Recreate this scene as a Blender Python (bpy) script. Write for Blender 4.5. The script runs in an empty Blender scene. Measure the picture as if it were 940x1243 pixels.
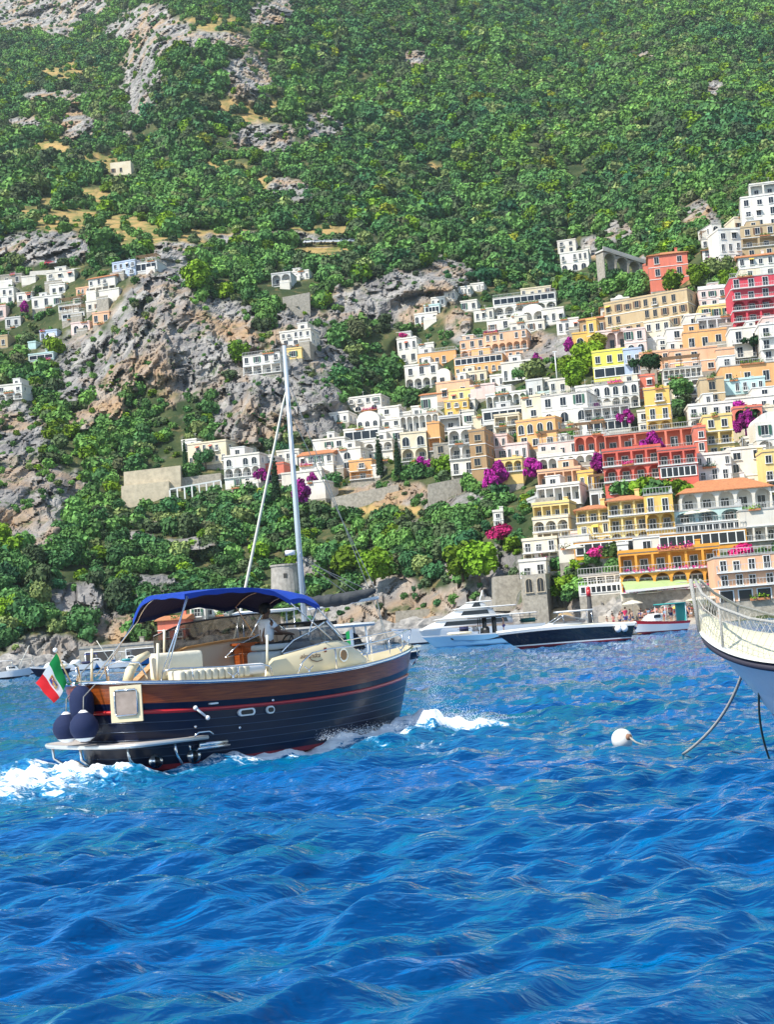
import bpy, bmesh, math, random
import numpy as np
from mathutils import Vector, Matrix
SC = bpy.context.scene
COL = SC.collection
PI = math.pi
# ------------------------------------------------------------------ camera
H = 2.4; F = 1800.0
PITCH = math.atan(143.0/1800.0); ROLL = math.radians(4.5)
_F = Vector((0, math.cos(PITCH), math.sin(PITCH)))
_R0 = Vector((1, 0, 0)); _U0 = Vector((0, -math.sin(PITCH), math.cos(PITCH)))
_R = math.cos(ROLL)*_R0 - math.sin(ROLL)*_U0
_U = math.sin(ROLL)*_R0 + math.cos(ROLL)*_U0
cam_data = bpy.data.cameras.new('camera'); cam = bpy.data.objects.new('camera', cam_data); COL.objects.link(cam)
cam_data.sensor_fit = 'HORIZONTAL'; cam_data.sensor_width = 36; cam_data.lens = 36*F/940
cam_data.clip_start = 0.3; cam_data.clip_end = 9000
m = Matrix.Identity(4)
for i in range(3):
    m[i][0] = _R[i]; m[i][1] = _U[i]; m[i][2] = -_F[i]
m.translation = Vector((0, 0, H)); cam.matrix_world = m
SC.camera = cam
# ------------------------------------------------------------------ world and sun
SUN_DIR = Vector((-0.52, -0.40, 0.76)).normalized()
SUN_EL = math.asin(SUN_DIR.z)
SUN_AZ = math.atan2(SUN_DIR.x, SUN_DIR.y)        # from +Y towards +X
world = bpy.data.worlds.new('World'); SC.world = world; world.use_nodes = True
wn = world.node_tree.nodes; wl = world.node_tree.links
bg = wn['Background']; sky = wn.new('ShaderNodeTexSky'); sky.sky_type = 'NISHITA'; sky.sun_disc = False
sky.sun_elevation = SUN_EL; sky.sun_rotation = SUN_AZ; sky.altitude = 0; sky.air_density = 1.2; sky.dust_density = 0.3; sky.ozone_density = 1.0
wl.new(sky.outputs[0], bg.inputs[0]); bg.inputs[1].default_value = 0.14
sd = bpy.data.lights.new('sun', 'SUN'); sd.energy = 4.6; sd.angle = math.radians(0.5); sd.color = (1.0, 0.95, 0.86)
so = bpy.data.objects.new('sun', sd); COL.objects.link(so)
so.rotation_euler = SUN_DIR.to_track_quat('Z', 'Y').to_euler(); so.location = (0, 0, 300)
SC.view_settings.view_transform = 'Standard'; SC.view_settings.look = 'None'
SC.view_settings.exposure = 0.55; SC.view_settings.gamma = 1.0
SC.cycles.max_bounces = 5; SC.cycles.diffuse_bounces = 2; SC.cycles.glossy_bounces = 3; SC.cycles.transmission_bounces = 4
SC.cycles.transparent_max_bounces = 8; SC.cycles.caustics_reflective = False; SC.cycles.caustics_refractive = False
# ------------------------------------------------------------------ pixel helpers (photo pixels, 940 wide)
def ray(px, py):
    d = _F + ((px-470)/F)*_R + ((621.5-py)/F)*_U
    return Vector((d.x/d.y, 1.0, d.z/d.y))
def P(px, py, Y):                       # point on that sight line, Y metres away
    r = ray(px, py); return Vector((r.x*Y, Y, H + r.z*Y))
def Pz(px, py, z=0.0):                  # point on that sight line at height z (below the horizon)
    r = ray(px, py); return P(px, py, (z-H)/r.z)
def sv(px, py):
    r = ray(px, py); return r.x*F, r.z*F
def proj(p):
    d = Vector(p) - Vector((0, 0, H)); k = d.dot(_F)
    return 470 + F*d.dot(_R)/k, 621.5 - F*d.dot(_U)/k
# ------------------------------------------------------------------ object helpers
def link(name, me, parent=None):
    o = bpy.data.objects.new(name, me); COL.objects.link(o)
    if parent: o.parent = parent
    return o
def tag(o, label=None, cat=None, group=None, kind=None):
    if label: o['label'] = label
    if cat: o['category'] = cat
    if group: o['group'] = group
    if kind: o['kind'] = kind
    return o
def empty(name, loc, rz=0, label=None, cat=None, group=None):
    o = bpy.data.objects.new(name, None); COL.objects.link(o); o.empty_display_size = 0.3
    o.location = loc; o.rotation_euler = (0, 0, rz)
    return tag(o, label, cat, group)
class MB:
    """collects faces with material slots, builds one mesh"""
    def __init__(s): s.v = []; s.f = []; s.mi = []; s.sm = []
    def add(s, vs, fs, mi=0, smooth=False, M=None):
        n = len(s.v)
        if M is not None: vs = [tuple(M @ Vector(v)) for v in vs]
        s.v.extend([tuple(v) for v in vs])
        for f in fs: s.f.append(tuple(i+n for i in f)); s.mi.append(mi); s.sm.append(smooth)
        return s
    def box(s, x0, x1, y0, y1, z0, z1, mi=0, M=None):
        vs = [(x0,y0,z0),(x1,y0,z0),(x1,y1,z0),(x0,y1,z0),(x0,y0,z1),(x1,y0,z1),(x1,y1,z1),(x0,y1,z1)]
        return s.add(vs, [(0,3,2,1),(4,5,6,7),(0,1,5,4),(1,2,6,5),(2,3,7,6),(3,0,4,7)], mi, False, M)
    def bar(s, a, b, w=0.03, h=None, mi=0):
        a = Vector(a); b = Vector(b); d = b-a
        if d.length < 1e-6: return s
        h = h or w; q = d.to_track_quat('X', 'Z').to_matrix().to_4x4(); q.translation = a
        return s.box(0, d.length, -w/2, w/2, -h/2, h/2, mi, q)
    def tube(s, pts, r, n=6, mi=0, caps=True):
        pts = [Vector(p) for p in pts]; k = len(pts)
        rs = r if isinstance(r, (list, tuple)) else [r]*k
        vs = []; fs = []; up = Vector((0, 0, 1))
        for i, p in enumerate(pts):
            d = (pts[min(i+1, k-1)] - pts[max(i-1, 0)]).normalized()
            ref = up if abs(d.z) < 0.95 else Vector((1, 0, 0))
            a = d.cross(ref).normalized(); b = a.cross(d).normalized()
            for j in range(n):
                t = 2*PI*j/n; vs.append(p + rs[i]*(math.cos(t)*a + math.sin(t)*b))
        for i in range(k-1):
            for j in range(n):
                j2 = (j+1) % n; fs.append((i*n+j, i*n+j2, (i+1)*n+j2, (i+1)*n+j))
        if caps: fs.append(tuple(range(n))[::-1]); fs.append(tuple((k-1)*n+j for j in range(n)))
        return s.add(vs, fs, mi, n > 4)
    def prism(s, poly, y0, y1, mi=0, M=None):          # polygon in x,z extruded along y
        n = len(poly); vs = [(x, y0, z) for x, z in poly] + [(x, y1, z) for x, z in poly]
        fs = [tuple(range(n)), tuple(range(2*n-1, n-1, -1))] + [(i, i+n, (i+1) % n+n, (i+1) % n) for i in range(n)]
        return s.add(vs, fs, mi, False, M)
    def sph(s, c, r, n=12, m_=8, mi=0, sc=(1, 1, 1), M=None):
        vs = []; fs = []
        for i in range(m_+1):
            th = PI*i/m_
            for j in range(n):
                ph = 2*PI*j/n
                vs.append((c[0]+r*sc[0]*math.sin(th)*math.cos(ph), c[1]+r*sc[1]*math.sin(th)*math.sin(ph), c[2]+r*sc[2]*math.cos(th)))
        for i in range(m_):
            for j in range(n):
                j2 = (j+1) % n; fs.append((i*n+j, (i+1)*n+j, (i+1)*n+j2, i*n+j2))
        return s.add(vs, fs, mi, True, M)
    def grid(s, rows, mi=0, smooth=True, flip=False, M=None):   # rows of points
        nr = len(rows); nc = len(rows[0]); vs = [p for r in rows for p in r]; fs = []
        for i in range(nr-1):
            for j in range(nc-1):
                q = (i*nc+j, i*nc+j+1, (i+1)*nc+j+1, (i+1)*nc+j); fs.append(q[::-1] if flip else q)
        return s.add(vs, fs, mi, smooth, M)
    def mesh(s, name, mats):
        me = bpy.data.meshes.new(name); me.from_pydata(s.v, [], s.f)
        if not isinstance(mats, (list, tuple)): mats = [mats]
        for m_ in mats: me.materials.append(m_)
        me.polygons.foreach_set('material_index', s.mi); me.polygons.foreach_set('use_smooth', s.sm)
        me.update(); return me
    def build(s, name, mats, parent=None):
        return link(name, s.mesh(name, mats), parent)
# ------------------------------------------------------------------ materials
MATS = {}
def mat(name, col, rough=0.6, metal=0.0, noise=0.0, nscale=3.0, spec=0.5, bump=0.0, bscale=20.0, col2=None, trans=0.0, coat=0.0, alpha=1.0, emit=0.0):
    if name in MATS: return MATS[name]
    m_ = bpy.data.materials.new(name); m_.use_nodes = True; nt = m_.node_tree; b = nt.nodes['Principled BSDF']
    b.inputs['Roughness'].default_value = rough; b.inputs['Metallic'].default_value = metal
    b.inputs['Specular IOR Level'].default_value = spec; b.inputs['Coat Weight'].default_value = coat
    b.inputs['Coat Roughness'].default_value = 0.06
    b.inputs['Transmission Weight'].default_value = trans; b.inputs['Alpha'].default_value = alpha
    c = (*col, 1) if len(col) == 3 else col
    b.inputs['Base Color'].default_value = c
    if noise > 0 or bump > 0:
        g = nt.nodes.new('ShaderNodeNewGeometry') 
        tx = nt.nodes.new('ShaderNodeTexNoise'); tx.inputs['Scale'].default_value = nscale; tx.inputs['Detail'].default_value = 6; tx.inputs['Roughness'].default_value = 0.6
        nt.links.new(g.outputs['Position'], tx.inputs['Vector'])
        if noise > 0:
            mx = nt.nodes.new('ShaderNodeMix'); mx.data_type = 'RGBA'
            rp = nt.nodes.new('ShaderNodeMapRange'); rp.inputs[1].default_value = 0.35; rp.inputs[2].default_value = 0.7
            nt.links.new(tx.outputs['Fac'], rp.inputs[0]); nt.links.new(rp.outputs[0], mx.inputs[0])
            d = col2 if col2 else tuple(x*(1-noise) for x in col[:3])
            mx.inputs[6].default_value = c; mx.inputs[7].default_value = (*d, 1)
            nt.links.new(mx.outputs[2], b.inputs['Base Color'])
        if bump > 0:
            t2 = nt.nodes.new('ShaderNodeTexNoise'); t2.inputs['Scale'].default_value = bscale; t2.inputs['Detail'].default_value = 5
            nt.links.new(g.outputs['Position'], t2.inputs['Vector'])
            bp = nt.nodes.new('ShaderNodeBump'); bp.inputs['Strength'].default_value = bump; bp.inputs['Distance'].default_value = 0.05
            nt.links.new(t2.outputs['Fac'], bp.inputs['Height']); nt.links.new(bp.outputs[0], b.inputs['Normal'])
    MATS[name] = m_; return m_
# ------------------------------------------------------------------ numpy noise
_rs = np.random.RandomState(7); _perm = _rs.permutation(256); _perm = np.concatenate([_perm, _perm, _perm])
_grad = _rs.normal(size=(256, 3)); _grad /= np.linalg.norm(_grad, axis=1)[:, None]
def pnoise(x, y, z):
    xi = np.floor(x).astype(int); yi = np.floor(y).astype(int); zi = np.floor(z).astype(int)
    xf = x-xi; yf = y-yi; zf = z-zi
    u = xf**3*(xf*(xf*6-15)+10); v = yf**3*(yf*(yf*6-15)+10); w = zf**3*(zf*(zf*6-15)+10)
    xi &= 255; yi &= 255; zi &= 255
    r = 0
    for dx in (0, 1):
        for dy in (0, 1):
            for dz in (0, 1):
                h = _perm[_perm[_perm[(xi+dx) & 255] + ((yi+dy) & 255)] + ((zi+dz) & 255)]
                g = _grad[h]
                d = g[..., 0]*(xf-dx) + g[..., 1]*(yf-dy) + g[..., 2]*(zf-dz)
                r = r + d*(u if dx else 1-u)*(v if dy else 1-v)*(w if dz else 1-w)
    return r*1.6
def fbm(x, y, z, oc=4, ridged=False):
    a = 1.0; s = 0; t = 0
    for o in range(oc):
        n = pnoise(x+o*17.3, y+o*5.1, z-o*9.7)
        if ridged: n = 1-2*np.abs(n)
        s = s + a*n; t += a; a *= 0.5; x = x*2.03; y = y*2.03; z = z*2.03
    return s/t
rnd = random.Random(11)
# ================================================================== terrain: depth of the slope along sight lines from the water
CP = [(0,822,272),(120,815,272),(300,802,268),(480,788,255),(600,778,245),(700,768,232),(780,762,215),(850,757,205),(940,750,200),
 (-150,834,280),(1080,738,198),
 (0,740,292),(90,700,310),(180,690,318),(250,690,320),(400,700,300),(480,690,292),(560,700,270),(640,690,252),(500,740,270),(600,730,256),
 (700,700,238),(800,700,226),(940,700,216),(700,600,278),(800,600,262),(940,600,255),(720,500,335),(830,500,315),(940,500,305),
 (720,400,400),(850,400,370),(940,400,352),(940,300,410),(830,300,455),(940,225,450),(1080,500,300),(1080,300,400),
 (450,620,340),(450,560,375),(560,590,325),(560,500,385),(470,470,455),(500,430,475),(600,430,430),(620,350,510),(690,310,590),
 (700,280,640),(800,240,640),(800,150,840),(940,180,700),(700,120,980),(700,0,1350),(940,0,1300),(820,60,1050),(1080,100,900),
 (150,600,372),(220,600,365),(300,600,362),(60,560,380),(-100,560,380),(20,640,330),(-100,680,310),
 (200,540,400),(130,490,430),(320,540,395),(300,480,415),(340,430,440),(390,500,400),(200,330,505),(100,400,500),(0,400,530),(150,440,450),(240,400,460),
 (-100,400,540),(100,310,560),(0,300,590),(250,290,610),(400,300,590),(360,340,530),(480,350,510),(540,330,520),
 (420,260,660),(300,200,800),(150,210,820),(0,200,850),(190,120,930),(190,60,1000),(60,100,1150),(-60,0,1800),(60,10,1600),(120,60,1350),
 (320,100,950),(350,160,860),(300,0,1150),(450,100,1020),(500,200,820),(560,280,700),(500,0,1250),(-120,150,1200),
 (600,100,1000),(620,200,800)]
_c = np.array([(*sv(a, b), math.log(d)) for a, b, d in CP])
def _phi(r2): return 0.5*r2*np.log(r2+1e-9)
_X = _c[:, :2]/500.0; _n = len(_X)
_K = _phi(((_X[:, None]-_X[None])**2).sum(-1)) + np.eye(_n)*0.004
_Pm = np.hstack([np.ones((_n, 1)), _X]); _A = np.block([[_K, _Pm], [_Pm.T, np.zeros((3, 3))]])
_w = np.linalg.solve(_A, np.concatenate([_c[:, 2], np.zeros(3)]))
# shoreline height (v) per column
_sh = np.array(sorted([(*sv(a, b),) for a, b, d in CP[:11]]))
def shore_v(s): return np.interp(s, _sh[:, 0], _sh[:, 1])
def base_depth(s, v):
    v = np.maximum(v, shore_v(s)+1)
    # keep the extrapolation tame outside the control points
    sc_ = np.clip(s, -640, 680); vc = np.clip(v, -60, 860)
    Q = np.stack([sc_.ravel(), vc.ravel()], 1)/500.0; out = np.empty(len(Q))
    for i in range(0, len(Q), 20000):
        q = Q[i:i+20000]; r2 = ((q[:, None]-_X[None])**2).sum(-1)
        out[i:i+20000] = _phi(r2)@_w[:_n] + _w[_n] + q@_w[_n+1:]
    D = np.exp(out).reshape(s.shape)
    D = D*np.exp(np.maximum(v-860, 0)/700.0)
    return D
# regions in photo pixels: (x, y, rx, ry, strength)
ROCK = [(40,12,85,32),(110,8,25,16),(170,90,24,58),(185,40,45,32),(230,52,70,14),(150,40,30,14),(305,92,32,32),(330,18,28,18),(325,168,42,20),(390,158,26,20),
 (30,152,28,10),(95,155,26,24),(155,178,9,22),(70,120,45,10),(505,76,20,14),(352,228,26,12),(365,240,20,8),
 (190,400,55,75),(125,440,60,45),(230,440,75,50),(270,390,50,30),(290,430,40,40),(100,470,40,20),(208,330,25,35),(60,300,70,20),(330,290,80,9),(210,305,30,12),
 (18,540,40,55),(25,625,55,50),(70,600,35,35),(130,492,26,20),(100,510,20,14),
 (330,470,75,50),(300,512,44,36),(385,500,34,42),(360,410,42,42),(400,440,30,22),
 (470,365,75,30),(545,335,32,22),(430,385,40,18),(555,395,16,22),(500,345,40,20),
 (95,732,42,26),(180,712,42,14),(140,760,34,18),(245,760,46,16),(60,790,60,20),(200,790,90,16),(300,770,70,26),
 (500,762,150,24),(470,720,40,22),(590,730,90,20),(620,690,50,18),(700,735,90,28),(420,750,60,26),(760,720,60,26),(380,690,30,14),(560,690,40,12),
 (650,425,44,20),(700,415,25,14),(752,284,20,18),(785,318,12,12),(718,300,12,14),(852,265,20,20),(470,600,60,14),(560,610,40,14),(230,660,40,8),(165,655,30,10),(510,640,20,8),
 (780,70,20,8),(870,110,12,12),(690,665,36,28),(700,560,10,10),(600,690,20,30)]
DRY = [(70,262,60,22),(150,285,70,24),(110,240,40,14),(250,292,90,14),(330,225,30,16),(380,285,60,12),(430,360,50,16),(300,135,50,18),(120,200,30,14),(60,180,30,12),
 (345,430,40,10),(520,205,18,8),(530,275,30,8),(250,40,60,25),(100,90,50,18),(240,330,20,10),(420,600,30,10),(390,310,60,12),(480,620,40,12),(270,200,26,10)]
TOWN = [(850,560,170,150),(800,420,140,70),(920,300,60,70),(840,690,110,40),(640,480,130,70),(560,430,80,35),(610,370,70,25),(560,540,80,45),(440,530,80,40),
 (400,570,60,30),(250,565,70,30),(665,600,50,80),(60,370,90,45),(720,390,60,25),(690,310,22,22),(520,380,50,25),(320,440,35,16),(910,240,40,30)]
def blob(px, py, L, soft=0.35):
    m_ = np.zeros(px.shape)
    for (x, y, rx, ry) in L:
        r = np.sqrt(((px-x)/rx)**2 + ((py-y)/ry)**2); m_ = np.maximum(m_, np.clip((1+soft-r)/(2*soft), 0, 1))
    return m_
def unproj_sv(s, v):                     # horizon-aligned coordinates back to photo pixels
    dx = s/F; dz = v/F
    k = _F.y + dz*_F.z; rr = dx*_R.x + _R.y + dz*_R.z; uu = dx*_U.x + _U.y + dz*_U.z
    return 470 + F*rr/k, 621.5 - F*uu/k
S = np.concatenate([np.arange(-760, -540, 8), np.arange(-540, 560, 2.0), np.arange(560, 761, 8)]); V = np.concatenate([np.arange(-90, -22, 6.0), np.arange(-22, 820, 1.7), np.arange(820, 1000, 10)])
SS, VV = np.meshgrid(S, V); PX, PY = unproj_sv(SS, VV)
D0 = base_depth(SS, VV)
wx = SS/F*D0; wz = H + VV/F*D0
_wn = fbm(PX/40, PY/40, PX*0+3.3, 4); _wn2 = fbm(PX/14, PY/14, PX*0+9.3, 3)
rock = np.clip(blob(PX, PY, ROCK) - 0.30 + 0.55*_wn + 0.55*_wn2, 0, 0.45)/0.45
dry = np.clip(blob(PX, PY, DRY) - 0.38 + 0.9*_wn2 - 0.5*_wn + .5*fbm(PX/6, PY/5, PX*0+4, 3), 0, 0.5)/0.5
town = blob(PX, PY, TOWN, 0.15)
# gullies and spurs running down the mountain
big = fbm((wx+.75*wz)/210, D0/500, wz/700, 4, True); mid = fbm(wx/60, D0/90, wz/90, 4, True)
D = D0*(1 + (1-0.85*town)*np.clip((VV+20)/80, 0, 1)*(-0.075*big*np.clip((D0-420)/400, 0, 1) - 0.016*mid))
def facets(x, y, z, seed, tilt):
    # nearest jittered cell centre; every cell is its own tilted flat face -> broken, planar crags
    xi = np.floor(x).astype(int); yi = np.floor(y).astype(int); zi = np.floor(z).astype(int); best = np.full(x.shape, 9e9); out = np.zeros(x.shape)
    for a in (-1, 0, 1):
        for b in (-1, 0, 1):
            for c in (-1, 0, 1):
                h = _perm[_perm[_perm[(xi+a+seed) & 255] + ((yi+b) & 255)] + ((zi+c) & 255)]; g = _grad[h]; g2 = _grad[(h+91) & 255]
                dx = x-(xi+a+.5+.7*g[..., 0]); dy = y-(yi+b+.5+.7*g[..., 1]); dz = z-(zi+c+.5+.7*g[..., 2]); d = dx*dx+dy*dy+dz*dz
                m_ = d < best; best = np.where(m_, d, best); out = np.where(m_, g2[..., 2]*.7 + tilt*(g2[..., 0]*dx + abs(g2[..., 1])*dz*1.2), out)
    return out
_jx = wx + 3*fbm(wx/7, D0/20, wz/7, 3); _jz = wz + 3*fbm(wx/7+50, D0/20, wz/7, 3)
rk = fbm(wx/22, D0/50, wz/40, 4, True)*.8 + .75*facets(_jx/15, D0/60, _jz/34, 3, .9); rk2 = facets(_jx/4.2, D0/25, _jz/11, 9, 1.0) + .50*facets(_jx/1.9, D0/12, _jz/3.6, 5, 1.0)
strata = np.abs(((wz + 0.35*wx + 3*_wn)/5.5) % 1 - 0.5)
D = D - (1-0.5*town)*rock*(9.5*rk + 3.4*rk2 + 1.8*strata)*np.clip(D0/420, 0.6, 1.6)
D = D - (1-rock)*0.8*fbm(wx/6, D0/12, wz/6, 3)
D = np.where(VV < shore_v(SS), D[np.argmin(np.abs(VV[:, 0]+18))][None]*0+D0-2, D)
def tdepth(px, py):
    s, v = sv(px, py); fi = np.interp(s, S, np.arange(len(S))); fj = np.interp(v, V, np.arange(len(V)))
    i = int(np.clip(fi, 0, len(S)-2)); j = int(np.clip(fj, 0, len(V)-2)); a = min(max(fi-i, 0), 1); b = min(max(fj-j, 0), 1)
    return float((D[j, i]*(1-a)+D[j, i+1]*a)*(1-b) + (D[j+1, i]*(1-a)+D[j+1, i+1]*a)*b)
TX = SS/F*D; TY = D; TZ = H + VV/F*D
def grid_mesh(name, X, Y, Z, attrs=None):
    nr, nc = X.shape; me = bpy.data.meshes.new(name)
    co = np.stack([X, Y, Z], -1).reshape(-1, 3).astype(np.float32)
    idx = np.arange(nr*nc).reshape(nr, nc)
    q = np.stack([idx[:-1, :-1], idx[:-1, 1:], idx[1:, 1:], idx[1:, :-1]], -1).reshape(-1, 4)
    me.vertices.add(len(co)); me.vertices.foreach_set('co', co.ravel())
    me.loops.add(q.size); me.loops.foreach_set('vertex_index', q.ravel().astype(np.int32))
    me.polygons.add(len(q)); me.polygons.foreach_set('loop_start', np.arange(0, q.size, 4, dtype=np.int32))
    me.polygons.foreach_set('use_smooth', np.ones(len(q), bool))
    me.update(calc_edges=True)
    for k, a in (attrs or {}).items():
        at = me.attributes.new(k, 'FLOAT', 'POINT'); at.data.foreach_set('value', a.ravel().astype(np.float32))
    return me
def node(nt, t, **kw):
    n = nt.nodes.new(t)
    for k, v in kw.items():
        if k.startswith('i_'): n.inputs[int(k[2:]) if k[2:].isdigit() else k[2:]].default_value = v
        else: setattr(n, k, v)
    return n
def mixc(nt, fac, a, b):
    n = nt.nodes.new('ShaderNodeMix'); n.data_type = 'RGBA'
    for s_, x in ((0, fac), (6, a), (7, b)):
        if isinstance(x, (tuple, list)): n.inputs[s_].default_value = (*x, 1)
        elif isinstance(x, (int, float)): n.inputs[s_].default_value = x
        else: nt.links.new(x, n.inputs[s_])
    return n.outputs[2]
def terrain_mat():
    m_ = bpy.data.materials.new('hillside_ground'); m_.use_nodes = True; nt = m_.node_tree; b = nt.nodes['Principled BSDF']
    b.inputs['Roughness'].default_value = 0.95; b.inputs['Specular IOR Level'].default_value = 0.15
    g = nt.nodes.new('ShaderNodeNewGeometry'); L = nt.links.new
    def noise(sc_, det=6, rough=0.6, vec=None):
        n = node(nt, 'ShaderNodeTexNoise'); n.inputs['Scale'].default_value = sc_; n.inputs['Detail'].default_value = det; n.inputs['Roughness'].default_value = rough
        L(vec or g.outputs['Position'], n.inputs['Vector']); return n.outputs['Fac']
    def ramp(x, a, b_):
        n = nt.nodes.new('ShaderNodeMapRange'); n.inputs[1].default_value = a; n.inputs[2].default_value = b_; L(x, n.inputs[0]); return n.outputs[0]
    mp = nt.nodes.new('ShaderNodeMapping'); mp.inputs['Scale'].default_value = (1, 1, 0.35); L(g.outputs['Position'], mp.inputs[0])
    c_r = mixc(nt, ramp(noise(0.10, 7, 0.65, mp.outputs[0]), 0.42, 0.62), (0.22, 0.21, 0.205), (0.44, 0.415, 0.38))
    c_r = mixc(nt, ramp(noise(0.035, 5, 0.6, mp.outputs[0]), 0.50, 0.66), c_r, (0.43, 0.29, 0.17))
    c_r = mixc(nt, ramp(noise(0.5, 6, 0.7, mp.outputs[0]), 0.58, 0.74), c_r, (0.12, 0.115, 0.12))
    c_r = mixc(nt, ramp(noise(0.16, 6, 0.7), 0.55, 0.66), c_r, (0.06, 0.10, 0.035))
    c_g = mixc(nt, ramp(noise(0.08), 0.4, 0.6), (0.030, 0.050, 0.018), (0.075, 0.090, 0.035))
    c_g = mixc(nt, ramp(noise(0.3), 0.55, 0.72), c_g, (0.20, 0.15, 0.07))
    c_d = mixc(nt, ramp(noise(0.15), 0.42, 0.62), (0.42, 0.28, 0.11), (0.15, 0.17, 0.05))
    ar = nt.nodes.new('ShaderNodeAttribute'); ar.attribute_name = 'rock'; ad = nt.nodes.new('ShaderNodeAttribute'); ad.attribute_name = 'dry'
    c = mixc(nt, ad.outputs['Fac'], c_g, c_d); c = mixc(nt, ar.outputs['Fac'], c, c_r)
    L(c, b.inputs['Base Color'])
    bp = nt.nodes.new('ShaderNodeBump'); bp.inputs['Strength'].default_value = 0.9; bp.inputs['Distance'].default_value = 2.2
    mm = nt.nodes.new('ShaderNodeMath'); mm.operation = 'MULTIPLY'; L(noise(0.22, 8, 0.72, mp.outputs[0]), mm.inputs[0]); L(ramp(ar.outputs['Fac'], -0.3, 1.0), mm.inputs[1])
    L(mm.outputs[0], bp.inputs['Height']); L(bp.outputs[0], b.inputs['Normal'])
    return m_
tm = grid_mesh('hills', TX, TY, TZ, {'rock': rock, 'dry': dry}); tm.materials.append(terrain_mat())
_rq = ((rock[:-1, :-1]+rock[1:, 1:])/2 < .5).ravel(); tm.polygons.foreach_set('use_smooth', _rq)
hills = link('hills', tm); tag(hills, kind='structure')
# ================================================================== sea: one sheet to the horizon, finer in front of the lens
BOAT_O = P(290, 880, 33.0); BOAT_O.z = 0; BOAT_YAW = math.radians(40)
_bx = Vector((math.cos(BOAT_YAW), math.sin(BOAT_YAW), 0)); _by = Vector((-math.sin(BOAT_YAW), math.cos(BOAT_YAW), 0))
def sea_mesh():
    ta = np.concatenate([np.linspace(-PI, -0.36, 40)[:-1], np.linspace(-0.36, 0.36, 640), np.linspace(0.36, PI, 40)[1:]])
    v = np.concatenate([np.array([0.6, 1.5, 3, 5, 8, 11, 14, 16]), np.arange(17, 120, 0.8), np.arange(120, 560, 1.15), np.arange(560, 1500, 30), [2500, 6000]])
    R = H*F/v[::-1]
    T, RR = np.meshgrid(ta, R); X = np.sin(T)*RR; Y = np.cos(T)*RR
    rs = np.random.RandomState(3); Z = np.zeros_like(X); 
    wx_ = X + 0.9*fbm(X/9, Y/9, X*0, 2); wy_ = Y + 0.9*fbm(X/9+40, Y/9, X*0, 2)
    for k in range(58):
        lam = 0.55*(1.14**k) if k < 20 else (rs.uniform(0.8, 6.5) if k < 34 else rs.uniform(.24, 1.1)); lam = min(lam, 7.5)
        th = math.radians(100) + rs.normal()*0.75
        amp = 0.023*lam**0.60 if lam < 3 else 0.023*3**.6*(3/lam)**.3
        ph = rs.uniform(0, 6.28); kk = 2*PI/lam
        ad = kk*(wx_*math.cos(th) + wy_*math.sin(th)) + ph
        fade = np.clip(lam*F/RR/3.0 - 0.3, 0, 1)
        w = 1 - 2*np.abs(np.sin(ad/2))**1.3 if k % 2 else np.sin(ad)
        Z += amp*w*fade*0.62
    Z *= 0.8 + 0.45*fbm(X/14, Y/14, X*0+5, 2)
    # the moving boat: bow wave, side crest, stern wash
    lx = (X-BOAT_O.x)*_bx.x + (Y-BOAT_O.y)*_bx.y; ly = (X-BOAT_O.x)*_by.x + (Y-BOAT_O.y)*_by.y
    near = np.exp(-((lx/7.5)**4)); foam = np.zeros_like(X)
    n1 = fbm(X/0.9, Y/0.9, X*0+2, 4); n2 = fbm(X/0.28, Y/0.28, X*0+2, 3)
    # side crests running aft from the stem
    for sgn in (-1, 1):
        off = ly*sgn; s_ = 3.2 - lx; cx = 1.42 + 0.13*np.clip(s_, 0, 20) + .15*n1
        h_ = np.exp(-((off-cx)/0.42)**2)*np.clip((s_+.3)/.6, 0, 1)*np.exp(-(np.clip(s_, 0, 30)/5.5)**2)
        Z += 0.26*h_*(.8+0.7*n1+.3*n2); foam = np.maximum(foam, 2.0*h_*(.8+0.6*n1+.3*n2))
        # sheet of water thrown out from the bow, breaking on the surface ahead
        ax, ay, bx, by2 = 3.1, 1.3, 6.3, 2.25; ll = math.hypot(bx-ax, by2-ay); ux, uy = (bx-ax)/ll, (by2-ay)/ll
        tt = (lx-ax)*ux + (off-ay)*uy; nn = -(lx-ax)*uy + (off-ay)*ux
        prof = np.clip((tt+.35)/.7, 0, 1)*np.clip((ll+.5-tt)/1.6, 0, 1)
        pk = np.exp(-((tt-.95)/.75)**2); sp = prof*np.exp(-(nn/(.60+.15*n1))**2)
        Z += sp*(.30+.28*pk)*(.9+.6*n1+.32*n2); foam = np.maximum(foam, sp*(1.2+1.0*n1+.5*n2))
    lump = np.exp(-((lx-2.6)/1.0)**2-((ly+2.5)/.5)**2); foam = np.maximum(foam, lump*(.35+1.2*n1)); Z += .10*lump
    # stern wash
    aft = -3.6 - lx; wsh = np.clip(aft/0.5, 0, 1)*np.exp(-np.clip(aft, 0, 60)/14)
    wd = 2.4 + 0.42*np.clip(aft, 0, 60)
    wv = wsh*np.exp(-(ly/wd)**4); Z += wv*(0.30*n1 + 0.2*n2 + 0.16)
    foam = np.maximum(foam, wv*(0.98+1.0*n1+.4*n2))
    sk = np.exp(-((np.abs(ly)-1.95-0.05*np.clip(-lx, 0, 9))/0.5)**2)*(lx < 3.6)*(lx > -8); foam = np.maximum(foam, sk*(0.62+1.0*n1)); Z += 0.05*sk
    # a few whitecaps where the chop is steepest
    Z = np.where(RR > 400, 0, Z)
    return grid_mesh('sea', X, Y, Z, {'foam': np.clip(foam, 0, 1.3)})
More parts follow.
